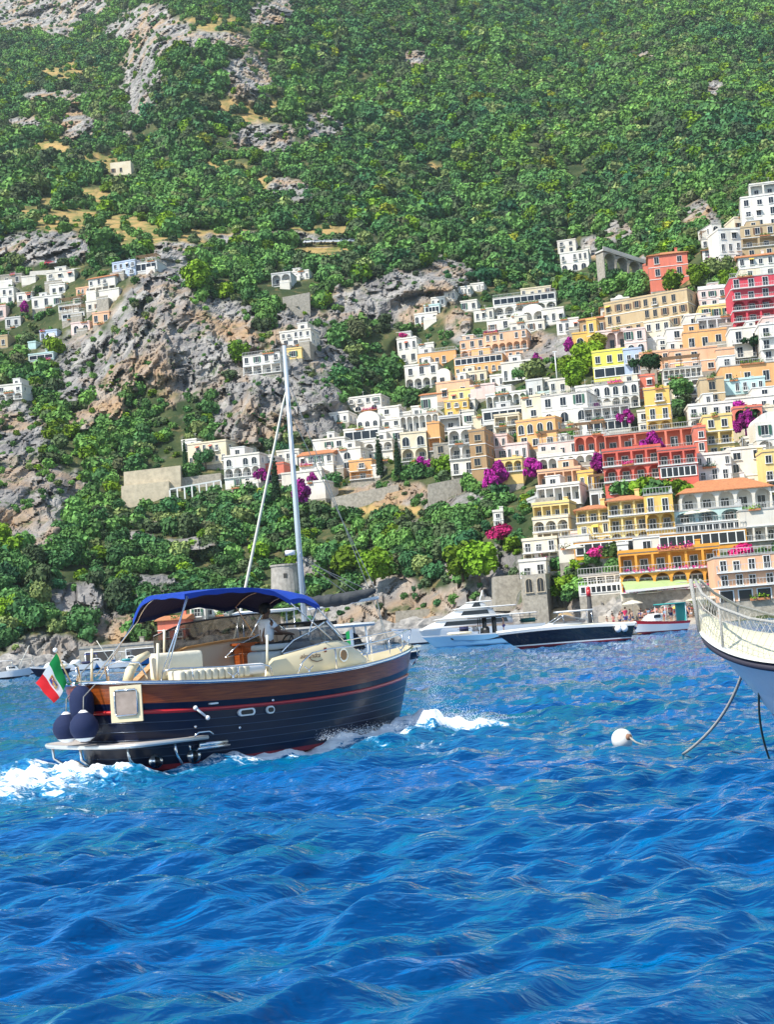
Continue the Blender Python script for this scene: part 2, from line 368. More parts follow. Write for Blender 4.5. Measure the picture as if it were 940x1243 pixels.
def sea_mat():
    m_ = bpy.data.materials.new('sea_water'); m_.use_nodes = True; nt = m_.node_tree; b = nt.nodes['Principled BSDF']; L = nt.links.new
    g = nt.nodes.new('ShaderNodeNewGeometry')
    mp = nt.nodes.new('ShaderNodeMapping'); mp.inputs['Scale'].default_value = (0.55, 1.0, 1); L(g.outputs['Position'], mp.inputs[0])
    def noise(sc_, det, rough=0.6, dist=0.0):
        n = node(nt, 'ShaderNodeTexNoise'); n.inputs['Scale'].default_value = sc_; n.inputs['Detail'].default_value = det
        n.inputs['Roughness'].default_value = rough; n.inputs['Distortion'].default_value = dist; L(mp.outputs[0], n.inputs['Vector']); return n.outputs['Fac']
    def ramp(x, a, b_):
        n = nt.nodes.new('ShaderNodeMapRange'); n.inputs[1].default_value = a; n.inputs[2].default_value = b_; L(x, n.inputs[0]); return n.outputs[0]
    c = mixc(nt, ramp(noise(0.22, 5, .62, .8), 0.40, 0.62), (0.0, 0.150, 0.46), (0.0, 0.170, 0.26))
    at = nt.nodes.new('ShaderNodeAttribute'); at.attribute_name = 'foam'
    # steep view deep blue; grazing sky reflection painted into the colour as lighter blue
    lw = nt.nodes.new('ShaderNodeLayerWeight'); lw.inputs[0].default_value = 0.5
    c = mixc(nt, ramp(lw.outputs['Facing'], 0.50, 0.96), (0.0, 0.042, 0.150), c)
    fn = node(nt, 'ShaderNodeTexNoise'); fn.inputs['Scale'].default_value = 4.5; fn.inputs['Detail'].default_value = 9; fn.inputs['Roughness'].default_value = 0.72; fn.inputs['Distortion'].default_value = 0.8
    L(g.outputs['Position'], fn.inputs['Vector'])
    ad = nt.nodes.new('ShaderNodeMath'); ad.operation = 'ADD'; L(at.outputs['Fac'], ad.inputs[0])
    rf = ramp(fn.outputs['Fac'], 0.30, 0.70); sb = nt.nodes.new('ShaderNodeMath'); sb.operation = 'SUBTRACT'; L(rf, sb.inputs[0]); sb.inputs[1].default_value = 0.5; L(sb.outputs[0], ad.inputs[1])
    ff = ramp(ad.outputs[0], 0.55, 0.80)
    pale = mixc(nt, ramp(ad.outputs[0], 0.2, 0.55), c, (0.02, 0.22, 0.42))
    pm = nt.nodes.new('ShaderNodeMath'); pm.operation = 'GREATER_THAN'; L(at.outputs['Fac'], pm.inputs[0]); pm.inputs[1].default_value = 0.02
    c2 = mixc(nt, pm.outputs[0], c, pale)
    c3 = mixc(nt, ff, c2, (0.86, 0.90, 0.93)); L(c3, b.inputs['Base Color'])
    b.inputs['IOR'].default_value = 1.333; b.inputs['Specular IOR Level'].default_value = 0.33
    rr = nt.nodes.new('ShaderNodeMapRange'); L(ff, rr.inputs[0]); rr.inputs[3].default_value = 0.04; rr.inputs[4].default_value = 0.9; L(rr.outputs[0], b.inputs['Roughness'])
    b1 = nt.nodes.new('ShaderNodeBump'); b1.inputs['Strength'].default_value = 1.0; b1.inputs['Distance'].default_value = 0.22
    b2 = nt.nodes.new('ShaderNodeBump'); b2.inputs['Strength'].default_value = 0.8; b2.inputs['Distance'].default_value = 0.05
    L(noise(1.1, 4, 0.55, 0.6), b1.inputs['Height']); L(noise(6.5, 3, 0.5, 0.5), b2.inputs['Height']); L(b1.outputs[0], b2.inputs['Normal']); L(b2.outputs[0], b.inputs['Normal']); L(b2.outputs[0], lw.inputs['Normal'])
    return m_
sm_ = sea_mesh(); sm_.materials.append(sea_mat()); sea = link('sea', sm_); tag(sea, kind='structure')
bm_ = MB(); bm_.box(-6000, 6000, -6000, 6000, -30, -29)
seabed = bm_.build('seabed', mat('seabed', (0.1, 0.12, 0.1))); tag(seabed, kind='structure')
# ================================================================== trees
def leaf_mat(name, c1, c2, c3):
    m_ = bpy.data.materials.new(name); m_.use_nodes = True; nt = m_.node_tree; b = nt.nodes['Principled BSDF']; L = nt.links.new
    b.inputs['Roughness'].default_value = 0.75; b.inputs['Specular IOR Level'].default_value = 0.2
    oi = nt.nodes.new('ShaderNodeObjectInfo'); g = nt.nodes.new('ShaderNodeNewGeometry')
    n = nt.nodes.new('ShaderNodeTexNoise'); n.inputs['Scale'].default_value = 0.008; n.inputs['Detail'].default_value = 5; L(g.outputs['Position'], n.inputs['Vector'])
    r1 = nt.nodes.new('ShaderNodeMapRange'); r1.inputs[1].default_value = 0.40; r1.inputs[2].default_value = 0.60; L(n.outputs['Fac'], r1.inputs[0])
    ra = nt.nodes.new('ShaderNodeMath'); ra.operation = 'MULTIPLY_ADD'; L(r1.outputs[0], ra.inputs[0]); ra.inputs[1].default_value = 0.5
    rb = nt.nodes.new('ShaderNodeMath'); rb.operation = 'MULTIPLY'; L(oi.outputs['Random'], rb.inputs[0]); rb.inputs[1].default_value = 0.6; L(rb.outputs[0], ra.inputs[2])
    c = mixc(nt, ra.outputs[0], c1, c2)
    rp = nt.nodes.new('ShaderNodeMath'); rp.operation = 'GREATER_THAN'; L(oi.outputs['Random'], rp.inputs[0]); rp.inputs[1].default_value = 0.93
    c = mixc(nt, rp.outputs[0], c, c3)
    rl = nt.nodes.new('ShaderNodeMapRange'); L(g.outputs['Random Per Island'], rl.inputs[0]); rl.inputs[3].default_value = 0.75; rl.inputs[4].default_value = 1.3
    mu = nt.nodes.new('ShaderNodeMix'); mu.data_type = 'RGBA'; mu.blend_type = 'MULTIPLY'; mu.inputs[0].default_value = 1; L(c, mu.inputs[6]); L(rl.outputs[0], mu.inputs[7])
    rz = nt.nodes.new('ShaderNodeMath'); rz.operation = 'FRACT'; rm = nt.nodes.new('ShaderNodeMath'); rm.operation = 'MULTIPLY'; L(oi.outputs['Random'], rm.inputs[0]); rm.inputs[1].default_value = 17.3; L(rm.outputs[0], rz.inputs[0])
    rq = nt.nodes.new('ShaderNodeMapRange'); L(rz.outputs[0], rq.inputs[0]); rq.inputs[3].default_value = 0.62; rq.inputs[4].default_value = 1.35
    m2 = nt.nodes.new('ShaderNodeMix'); m2.data_type = 'RGBA'; m2.blend_type = 'MULTIPLY'; m2.inputs[0].default_value = 1; L(mu.outputs[2], m2.inputs[6]); L(rq.outputs[0], m2.inputs[7])
    L(m2.outputs[2], b.inputs['Base Color']); return m_
LEAF = leaf_mat('woodland_leaves', (0.026, 0.108, 0.046), (0.155, 0.300, 0.055), (0.20, 0.26, 0.08))
LEAF_OLIVE = leaf_mat('olive_leaves', (0.055, 0.095, 0.040), (0.085, 0.12, 0.045), (0.12, 0.14, 0.06))
LEAF_BRIGHT = leaf_mat('garden_leaves', (0.10, 0.21, 0.012), (0.17, 0.27, 0.012), (0.24, 0.27, 0.02))
LEAF_DARK = leaf_mat('cypress_leaves', (0.012, 0.045, 0.014), (0.02, 0.06, 0.018), (0.03, 0.07, 0.02))
BARK = mat('bark', (0.12, 0.085, 0.055), 0.9, noise=0.4, nscale=6)
def crown_mesh(name, seed, nleaf=1100, shape='round', material=None, leaf=0.085):
    r = random.Random(seed); mb = MB(); lobes = []
    if shape == 'round':
        for i in range(9):
            a = r.uniform(0, 2*PI); d = r.uniform(0.1, 0.62); lobes.append((d*math.cos(a), d*math.sin(a), r.uniform(0.42, 1.05), r.uniform(0.30, 0.48)))
        lobes.append((0, 0, 0.75, 0.55))
    elif shape == 'cypress':
        for i in range(12): t = i/11; lobes.append((r.uniform(-.03, .03), r.uniform(-.03, .03), 0.25+3.4*t, 0.30*(1-t)**0.6+0.05))
    elif shape == 'bush':
        for i in range(8):
            a = r.uniform(0, 2*PI); d = r.uniform(0.1, 0.7); lobes.append((d*math.cos(a), d*math.sin(a), r.uniform(0.15, 0.45), r.uniform(0.25, 0.42)))
    elif shape == 'vine':
        for i in range(16):
            a = r.uniform(0, 2*PI); d = r.uniform(0.1, 1.0); lobes.append((d*math.cos(a), .5*d*math.sin(a), r.uniform(0.0, 0.9)*(1-.5*d), r.uniform(0.10, 0.26)))
    elif shape == 'umbrella':
        for i in range(11):
            a = r.uniform(0, 2*PI); d = r.uniform(0.0, 0.85); lobes.append((d*math.cos(a), d*math.sin(a), 1.05+r.uniform(-.08, .1), r.uniform(0.22, 0.34)))
    tot = sum(l[3]**2 for l in lobes)
    for (x, y, z, rad) in lobes:
        # dark solid heart of the lobe, so the crown is not see-through all over
        mb.sph((x, y, z), rad*0.74, 7, 5)
        for k in range(int(nleaf*rad*rad/tot)):
            zz = r.uniform(-0.75, 1); t = r.uniform(0, 2*PI); q = math.sqrt(1-zz*zz)
            nv = Vector((q*math.cos(t), q*math.sin(t), zz)); rr_ = rad*r.uniform(0.80, 1.12)
            c = Vector((x, y, z)) + nv*rr_
            nv = (nv + Vector((r.gauss(0, .45), r.gauss(0, .45), r.gauss(0.25, .45)))).normalized()
            a = nv.orthogonal().normalized(); a = Matrix.Rotation(r.uniform(0, 6.28), 3, nv) @ a; b = nv.cross(a); s_ = leaf*r.uniform(0.6, 1.5)
            mb.add([c-a*s_-b*s_*.6, c+a*s_-b*s_*.5+nv*s_*.3, c+a*s_*.6+b*s_, c-a*s_*.8+b*s_*.7+nv*s_*.3], [(0, 1, 2, 3)])
    return mb.mesh(name, material or LEAF)
def trunk_mesh(h, r0=0.07):
    mb = MB(); mb.tube([(0, 0, -0.25), (0.01, 0.01, h*0.4), (0.03, -0.02, h*0.75), (0, 0, h)], [r0, r0*.8, r0*.6, r0*.35], 6)
    for a in (0.3, 2.2, 4.4): mb.tube([(0.01, 0, h*.45), (0.22*math.cos(a), 0.22*math.sin(a), h*.75), (0.42*math.cos(a), 0.42*math.sin(a), h*.98)], [r0*.5, r0*.35, r0*.15], 5)
    return mb.mesh('trunk', BARK)
CROWNS = [crown_mesh('crown', s_, 900) for s_ in range(5)]
CROWN_OL = [crown_mesh('crown', 20+s_, 900, material=LEAF_OLIVE) for s_ in range(2)]
CROWN_BR = [crown_mesh('crown', 30+s_, 1000, material=LEAF_BRIGHT) for s_ in range(2)]
BUSH = [crown_mesh('crown', 40, 500, 'bush', LEAF, 0.10), crown_mesh('crown', 41, 500, 'bush', LEAF_OLIVE, 0.10), crown_mesh('crown', 42, 500, 'bush', LEAF_BRIGHT, 0.10)]
TRUNK = trunk_mesh(0.85)
def tree(p, sc_, crown, label, group=None, name='tree', cat='tree', trunk=TRUNK, zs=1.0, rz=None):
    t = empty(name, p, rnd.uniform(0, 6.28) if rz is None else rz, label, cat, group); t.scale = (sc_, sc_, sc_*zs)
    link('crown', crown, t)
    if trunk: link('trunk', trunk, t)
    return t
def ground(px, py, dd=0.0):
    D_ = tdepth(px, py) + dd; return P(px, py, D_)
# scatter over the slope: positions from the mesh, one candidate per ~square of spacing
BLD = []      # (x0, x1, ytop, ybase, depth) filled by the houses, keeps trees off them
def forest():
    rs = np.random.RandomState(5)
    v00 = np.stack([TX, TY, TZ], -1); e1 = v00[:-1, 1:]-v00[:-1, :-1]; e2 = v00[1:, :-1]-v00[:-1, :-1]
    area = np.linalg.norm(np.cross(e1, e2), axis=-1)
    pc = (rock[:-1, :-1]+rock[1:, 1:])/2; tc = (town[:-1, :-1]+town[1:, 1:])/2; dc = (dry[:-1, :-1]+dry[1:, 1:])/2
    PXc = PX[:-1, :-1]; PYc = PY[:-1, :-1]; Dc = D[:-1, :-1]
    dens = np.where(tc > 0.5, 0.034, 0.062)*(1-0.86*pc)*(1-0.75*dc)
    far = np.clip(Dc/500, 0.75, 1.35); dens = dens/far**1.6*np.where((Dc < 460) & (tc < .5), 1.35, 1.0)*np.where(tc > .5, 1.7, 1.0)
    patch = fbm(TX[:-1, :-1]/55, TY[:-1, :-1]/80, TZ[:-1, :-1]/55, 3); pz = np.clip(1+1.1*patch, .45, 1.7)
    dens = dens*np.clip(1.55-.6*pz, .6, 1.6)*np.where(patch < -.42, .45, 1)*(TZ[:-1, :-1] > 4)*((PXc > -150) & (PXc < 1090) & (PYc > -120))
    # clip grazing, nearly view-parallel cells so that they are not over-planted
    n = rs.poisson(np.minimum(area*dens, 3)); jj, ii = np.nonzero(n); rep = n[jj, ii]; jj = np.repeat(jj, rep); ii = np.repeat(ii, rep)
    a = rs.rand(len(jj), 1); b = rs.rand(len(jj), 1)
    pos = v00[jj, ii] + e1[jj, ii]*a + e2[jj, ii]*b
    px_ = PX[jj, ii] + 2.0*a[:, 0]; py_ = PY[jj, ii]; dd = D[jj, ii]
    size = rs.uniform(0.55, 1.4, len(jj))*np.where(tc[jj, ii] > 0.5, 1.5, 3.2)*far[jj, ii]
    size *= np.where(tc[jj, ii] > .5, 1, pz[jj, ii]**.8)
    size *= np.where(pc[jj, ii] > 0.5, 0.42, 1.0)*np.where(dc[jj, ii] > 0.5, 0.6, 1.0)
    size *= np.clip(dd/420, 0.92, 1.0)
    keep = np.ones(len(jj), bool)
    for (x0, x1, yt, yb, bd) in BLD:
        hpx = size*1.35*F/dd
        keep &= ~((px_ > x0-size*F/dd*0.6) & (px_ < x1+size*F/dd*0.6) & (py_ > yt+(yb-yt)*0.35) & (py_ - hpx < yb-0.15*(yb-yt)))
    pos = pos[keep]; px_ = px_[keep]; py_ = py_[keep]; dd = dd[keep]; size = size[keep]; tcn = tc[jj, ii][keep]
    return pos, px_, py_, dd, size, tcn
# ================================================================== houses
WC = {'W': (0.78, 0.745, 0.675), 'C': (0.78, 0.68, 0.50), 'P': (0.80, 0.46, 0.28), 'O': (0.80, 0.42, 0.17), 'Y': (0.83, 0.62, 0.24), 'R': (0.66, 0.14, 0.10), 'K': (0.80, 0.50, 0.13),
      'G': (0.60, 0.60, 0.58), 'T': (0.55, 0.42, 0.25), 'A': (0.50, 0.68, 0.66), 'S': (0.42, 0.38, 0.31), 'I': (0.80, 0.60, 0.55), 'L': (0.80, 0.74, 0.12), 'M': (0.62, 0.06, 0.09), 'B': (0.45, 0.55, 0.72), 'D': (0.80, 0.36, 0.05), 'N': (0.42, 0.27, 0.14), 'V': (0.72, 0.20, 0.13), 'Q': (0.72,0.68,0.60)}
def plaster(k):
    n_ = 'plaster_'+k
    if n_ in MATS: return MATS[n_]
    m_ = mat(n_, WC[k], 0.88, bump=0.15, bscale=3); nt = m_.node_tree; b = nt.nodes['Principled BSDF']; L = nt.links.new
    g = nt.nodes.new('ShaderNodeNewGeometry'); mp = nt.nodes.new('ShaderNodeMapping'); mp.inputs['Scale'].default_value = (1.3, 1.3, .18); L(g.outputs['Position'], mp.inputs[0])
    t1 = nt.nodes.new('ShaderNodeTexNoise'); t1.inputs['Scale'].default_value = 1.4; t1.inputs['Detail'].default_value = 6; t1.inputs['Roughness'].default_value = .7; L(mp.outputs[0], t1.inputs['Vector'])
    r1 = nt.nodes.new('ShaderNodeMapRange'); r1.inputs[1].default_value = .52; r1.inputs[2].default_value = .78; L(t1.outputs['Fac'], r1.inputs[0])
    t2 = nt.nodes.new('ShaderNodeTexNoise'); t2.inputs['Scale'].default_value = .28; t2.inputs['Detail'].default_value = 4; L(g.outputs['Position'], t2.inputs['Vector'])
    r2 = nt.nodes.new('ShaderNodeMapRange'); r2.inputs[1].default_value = .40; r2.inputs[2].default_value = .65; L(t2.outputs['Fac'], r2.inputs[0])
    c = WC[k]; c = mixc(nt, r2.outputs[0], c, tuple(x*f for x, f in zip(c, (.90, .86, .80)))); c = mixc(nt, r1.outputs[0], c, tuple(x*.62+.02 for x in WC[k])); L(c, b.inputs['Base Color']); return m_
def wallmat(k):
    if k == 'S': return mat('stone_wall', WC['S'], 0.95, noise=0.45, nscale=1.8, bump=0.6, bscale=5)
    return plaster(k)
M_TILE = mat('roof_tile', (0.56, 0.22, 0.09), 0.85, noise=0.4, nscale=2.5, bump=0.7, bscale=6)
M_FLAT = mat('roof_flat', (0.50, 0.47, 0.43), 0.9, noise=0.3, nscale=0.8)
M_TRIM = mat('white_trim', (0.80, 0.79, 0.75), 0.7)
M_GLASS = mat('window_glass', (0.014, 0.020, 0.030), 0.12, spec=0.35)
M_DARKI = mat('dark_interior', (0.05, 0.045, 0.04), 0.8)
M_SHUT = mat('green_shutter', (0.03, 0.11, 0.07), 0.6); M_SHUTB = mat('brown_shutter', (0.16, 0.08, 0.04), 0.6)
M_RAIL = mat('iron_rail', (0.10, 0.10, 0.11), 0.5)
M_CLOTH = mat('awning_cloth', (0.80, 0.76, 0.66), 0.8); M_CLOTHY = mat('awning_yellow', (0.80, 0.55, 0.08), 0.8); M_CLOTHR = mat('awning_red', (0.6, 0.16, 0.10), 0.8)
M_WOOD = mat('pergola_wood', (0.20, 0.12, 0.06), 0.8)
def flower_mat(n, c, c2):
    return leaf_mat(n, c, c2, (0.08, 0.14, 0.03))
M_BOUG = flower_mat('bougainvillea', (0.30, 0.010, 0.20), (0.46, 0.03, 0.32)); M_PINKF = flower_mat('geranium', (0.60, 0.02, 0.16), (0.62, 0.05, 0.28))
_wc = {}
def win_mesh(kind, w, h, frame, shut):
    key = (kind, round(w, 1), round(h, 1), frame, shut)
    if key in _wc: return _wc[key]
    fr = MB(); pa = MB(); t = 0.085
    if kind == 'a':
        r = w/2; zs = h-r; arc = [(r*math.cos(PI*i/8), zs+r*math.sin(PI*i/8)) for i in range(9)]
        R2 = r+t; arc2 = [(R2*math.cos(PI*i/8), zs+R2*math.sin(PI*i/8)) for i in range(9)]
        pts_i = [(r, 0)]+arc+[(-r, 0)]; pts_o = [(R2, 0)]+arc2+[(-R2, 0)]
        n = len(pts_i); vs = [(x, -0.10, z) for x, z in pts_o]+[(x, -0.10, z) for x, z in pts_i]+[(x, 0.02, z) for x, z in pts_o]+[(x, 0.02, z) for x, z in pts_i]
        fs = []
        for i in range(n-1): fs += [(i, i+1, n+i+1, n+i), (i, 2*n+i, 2*n+i+1, i+1), (n+i, n+i+1, 3*n+i+1, 3*n+i)]
        fr.add(vs, fs); pa.prism(pts_i, -0.02, 0.03)
        fr.box(-0.022, 0.022, -0.06, -0.02, 0, h, 0)
    else:
        fr.box(-w/2-t, -w/2, -0.10, 0.02, 0, h); fr.box(w/2, w/2+t, -0.10, 0.02, 0, h); fr.box(-w/2-t, w/2+t, -0.12, 0.02, h, h+t)
        fr.box(-0.022, 0.022, -0.06, -0.02, 0, h)
        pa.box(-w/2, w/2, -0.02, 0.03, 0, h)
    fr.box(-w/2-t-0.08, w/2+t+0.08, -0.22, 0.02, -0.13, -0.002)
    mats = [M_TRIM if frame == 'w' else mat('stone_trim', (0.5, 0.42, 0.3), 0.8)]
    if shut:
        for s_ in (-1, 1): 
            x0 = s_*(w/2+t); x1 = s_*(w/2+t+w*0.42); fr.box(min(x0, x1), max(x0, x1), -0.16, -0.11, 0.02, h-0.02, 1)
        mats.append(M_SHUT if shut == 'g' else M_SHUTB)
    r_ = (fr.mesh('window', mats), pa.mesh('pane', M_GLASS)); _wc[key] = r_; return r_
def put_window(par, x, y, z, kind, w, h, frame='w', shut=None, rz=0):
    a, b = win_mesh(kind, w, h, frame, shut); o = link('window', a, par); o.location = (x, y, z); o.rotation_euler = (0, 0, rz)
    link('pane', b, o); return o
M_RAILW = mat('painted_rail', (0.52, 0.52, 0.50), .6)
def railing(mb, pts, z, h=0.95, solid=False, mi=0):
    for a, b in zip(pts[:-1], pts[1:]):
        a3 = Vector((*a, z)); b3 = Vector((*b, z)); L_ = (b3-a3).length
        if solid: mb.bar(a3+Vector((0, 0, h*0.45)), b3+Vector((0, 0, h*0.45)), 0.12, h*0.9, mi)
        else:
            mb.bar(a3+Vector((0, 0, h)), b3+Vector((0, 0, h)), 0.07, 0.07, mi); mb.bar(a3+Vector((0, 0, 0.10)), b3+Vector((0, 0, 0.10)), 0.05, 0.05, mi)
            n = max(2, int(L_/0.45))
            for i in range(n+1):
                p = a3.lerp(b3, i/n); mb.bar(p, p+Vector((0, 0, h)), 0.045, 0.045, mi)
def arcade(mb, x0, x1, n, y, z0, z1, mi=0, th=0.4, flat=False):
    bw = (x1-x0)/n; pier = min(0.55, bw*0.14); hh = z1-z0
    for i in range(n):
        a = x0+i*bw+pier/2; b = x0+(i+1)*bw-pier/2; c = (a+b)/2; r = (b-a)/2
        rz_ = min(r, hh*0.42); zs = z1-0.25-rz_
        if flat: zs = z1-0.3; rz_ = 0.001
        k = 8; arc = [(c+r*math.cos(PI*j/k), zs+rz_*math.sin(PI*j/k)) for j in range(k+1)]
        vs = []; fs = []
        for (xx, zz) in arc: vs += [(xx, y, zz), (xx, y, z1), (xx, y+th, zz), (xx, y+th, z1)]
        for j in range(k): q = 4*j; fs += [(q, q+4, q+5, q+1), (q, q+2, q+6, q+4), (q+2, q+3, q+7, q+6)]
        mb.add(vs, fs, mi)
    for i in range(n+1):
        c = x0+i*bw; a = max(x0, c-pier/2); b = min(x1, c+pier/2); mb.box(a, b, y, y+th, z0, z1, mi)
def house(name, x0, x1, yt, yb, th, floors, wall, label, cat='house', dd=0.0, dep=9.0, roof='flat', shut=None, frame='w', solid=False, group=None, awn=None, chim=0, wall2=None, sidewin=True, trees=True, flowers=False, dome=False, base=None, depth=None):
    xc = (x0+x1)/2; Dp = (depth or tdepth(xc, yb)) + dd; th_ = math.radians(th)
    pb = P(xc, yb, Dp); hgt = (yb-yt)*Dp/F; w = (x1-x0)*Dp/F/math.cos(th_)
    root = empty(name, pb, th_, label, cat, group)
    BLD.append((x0-1, x1+1+dep*max(0, math.sin(-th_))*F/Dp, yt, yb, Dp))
    wm = wallmat(wall); wm2 = wallmat(wall2) if wall2 else mat('plaster_in_'+wall, tuple(c*0.97 for c in WC[wall]), 0.9)
    toks = floors.split(); nf = len(toks); fh = hgt/nf; wb = MB(); rb = MB(); setb = 0.0; z = 0.0; r_ = random.Random(hash(label) % 999 if False else int(x0*7+yt*3))
    wb.box(-w/2+.02, w/2-.02, 0.03, dep, -9 if base is None else -base, 0.001, 3)
    awm = {'w': M_CLOTH, 'y': M_CLOTHY, 'r': M_CLOTHR, None: M_CLOTH}[awn]
    for fi, tk in enumerate(toks):
        if tk[0] == '^':
            rl = MB(); railing(rl, [(-w/2+.06, setb+.06), (w/2-.06, setb+.06)], z, min(0.95, fh*0.4), solid); setb += min(2.6, dep*0.28); 
            rl.build('terrace_railing', M_TRIM if solid else mat('white_rail', (0.7, 0.7, 0.68), 0.5), root)
            if awn and r_.random() < 0.8:
                ab = MB(); a0 = r_.uniform(-w/2, -w/6); a1 = r_.uniform(w/8, w/2)
                ab.add([(a0, setb+.0, z+fh*0.86), (a1, setb+.0, z+fh*.86), (a1, setb-1.9, z+fh*.68), (a0, setb-1.9, z+fh*.68), (a0, setb+.0, z+fh*0.82), (a1, setb+.0, z+fh*.82), (a1, setb-1.9, z+fh*.64), (a0, setb-1.9, z+fh*.64)], [(0, 3, 2, 1), (4, 5, 6, 7), (3, 7, 6, 2), (0, 1, 5, 4), (0, 4, 7, 3), (1, 2, 6, 5)])
                ab.build('awning', awm, root)
            tk = tk[1:]
        k = tk[0]; n = int(tk[1:]) if len(tk) > 1 else 0
        n = max(0, n); bw = w/max(1, n)
        if k in 'LA':
            rc = min(2.0, dep*0.3)
            wb.box(-w/2, w/2, setb+rc, dep, z, z+fh, 1)
            wb.box(-w/2, -w/2+0.3, setb+0.4, setb+rc, z, z+fh, 0); wb.box(w/2-0.3, w/2, setb+0.4, setb+rc, z, z+fh, 0)
            wb.box(-w/2+.3, w/2-.3, setb+0.4, setb+rc, z+fh-0.22, z+fh, 0)
            arcade(wb, -w/2, w/2, n, setb, z, z+fh, 0, 0.4, k == 'L')
            bl = MB(); bl.box(-w/2-.15, w/2+.15, setb-0.35, setb+rc, z-0.001, z+0.14); railing(bl, [(-w/2, setb-.2), (w/2, setb-.2)], z+.14, 0.85, solid, 0 if solid else 1); bl.build('balcony', [M_TRIM, M_RAILW], root)
            for i in range(n):
                if fh > 2.0: put_window(root, -w/2+bw*(i+.5), setb+rc-0.03, z+0.15, 'r', min(1.3, bw*0.42), fh*0.62, frame)
            if flowers:
                fb = MB()
                for q in range(int(w*9)):
                    c = Vector((r_.uniform(-w/2, w/2), setb-.36+r_.uniform(-.12, .12), z+.3+r_.uniform(-.25, .25))); s_ = .13
                    fb.add([c+Vector((r_.uniform(-s_, s_), r_.uniform(-s_, s_), r_.uniform(-s_, s_)))*1.5 for _ in range(4)], [(0, 1, 2, 3)])
                fb.build('flower_box', M_PINKF, root)
        else:
            wb.box(-w/2, w/2, setb, dep, z, z+fh, 0)
            if k in 'waWb':
                ww = min(1.25, bw*0.40); hh = min(fh*0.56, 2.1); zz = z+fh*0.26
                if k == 'b':
                    zz = z+0.18; hh = min(fh*0.70, 2.4)
                    bl = MB(); bl.box(-w/2+.2, w/2-.2, setb-1.0, setb+0.01, z-0.14, z+0.0); railing(bl, [(-w/2+.25, setb), (-w/2+.25, setb-.95), (w/2-.25, setb-.95), (w/2-.25, setb)], z, 0.9, solid, 0 if solid else 1); bl.build('balcony', [M_TRIM, M_RAILW], root)
                if k == 'a': ww = min(1.7, bw*0.55); hh = fh*0.66; zz = z+fh*0.14
                for i in range(n):
                    if k != 'b' and r_.random() < .08 and n > 2: continue
                    sh_k = shut if shut else ('b' if wall in 'CTQN' and r_.random() < .25 else ('g' if wall in 'WCYI' and r_.random() < .22 else None))
                    hv = r_.choice((1, 1, 1, .82, 1.12)); xx = -w/2+bw*(i+.5)+r_.uniform(-.10, .10)*bw
                    put_window(root, xx, setb, zz, 'a' if k == 'a' else 'r', ww, hh*hv if k != 'a' else hh, frame, sh_k if k != 'a' and bw > 2.2 else None)
                    if k == 'w' and r_.random() < .16:
                        jb = MB(); jb.box(xx-ww*.8, xx+ww*.8, setb-.6, setb, zz-.25, zz-.13, 0); railing(jb, [(xx-ww*.78, setb), (xx-ww*.78, setb-.57), (xx+ww*.78, setb-.57), (xx+ww*.78, setb)], zz-.13, .8, False, 1); jb.build('window_balcony', [M_TRIM, M_RAILW], root)
                    elif k == 'w' and r_.random() < .10:
                        ab = MB(); ab.add([(xx-ww*.7, setb, zz+hh+.1), (xx+ww*.7, setb, zz+hh+.1), (xx+ww*.7, setb-.9, zz+hh-.35), (xx-ww*.7, setb-.9, zz+hh-.35), (xx-ww*.7, setb, zz+hh+.04), (xx+ww*.7, setb, zz+hh+.04), (xx+ww*.7, setb-.9, zz+hh-.41), (xx-ww*.7, setb-.9, zz+hh-.41)], [(0, 3, 2, 1), (4, 5, 6, 7), (3, 7, 6, 2), (0, 1, 5, 4), (0, 4, 7, 3), (1, 2, 6, 5)]); ab.build('awning', r_.choice((M_CLOTH, M_CLOTH, M_CLOTHY, M_CLOTHR)), root)
            elif k == 'g':
                gb = MB(); bw = (w-0.6)/n
                for i in range(n): gb.box(-w/2+.3+bw*i+.08, -w/2+.3+bw*(i+1)-.08, setb-.05, setb+.02, z+fh*.30, z+fh*.86, 1)
                gb.box(-w/2+.2, w/2-.2, setb-.14, setb-.0, z+fh*.86, z+fh*.92, 0); gb.box(-w/2+.2, w/2-.2, setb-.14, setb-.0, z+fh*.24, z+fh*.30, 0)
                for i in range(n+1): gb.box(-w/2+.3+bw*i-.08, -w/2+.3+bw*i+.08, setb-.12, setb-.0, z+fh*.3, z+fh*.86, 0)
                gb.build('glazing', [M_TRIM, M_GLASS], root)
            elif k == 'o':                              # wide dark openings (shop or garage doors)
                for i in range(n):
                    db = MB(); c = -w/2+bw*(i+.5); a = bw*.34; db.box(c-a, c+a, setb-.04, setb+.01, z+.02, z+fh*.72, 1); db.box(c-a-.15, c-a, setb-.12, setb, z, z+fh*.78, 0); db.box(c+a, c+a+.15, setb-.12, setb, z, z+fh*.78, 0); db.box(c-a, c+a, setb-.12, setb, z+fh*.72, z+fh*.78, 0)
                    db.build('doorway', [M_TRIM, M_DARKI], root)
            if sidewin and k in 'waWb' and dep > 5:
                for s_, on in ((1, th < -8), (-1, th > 8)):
                    if on:
                        for q in range(1 if dep < 8 else 2): put_window(root, s_*w/2, setb+(dep-setb)*(q+.5)/(1 if dep < 8 else 2), z+fh*.28, 'r', 0.95, fh*.48, frame, None, s_*PI/2)
        z += fh
        if fi < nf-1 and r_.random() < 0.55: wb.box(-w/2-.08, w/2+.08, setb-.10, dep, z-.12, z+.03, 2)
    wb.build('wall', [wm, wm2, M_TRIM, wallmat('S')], root)
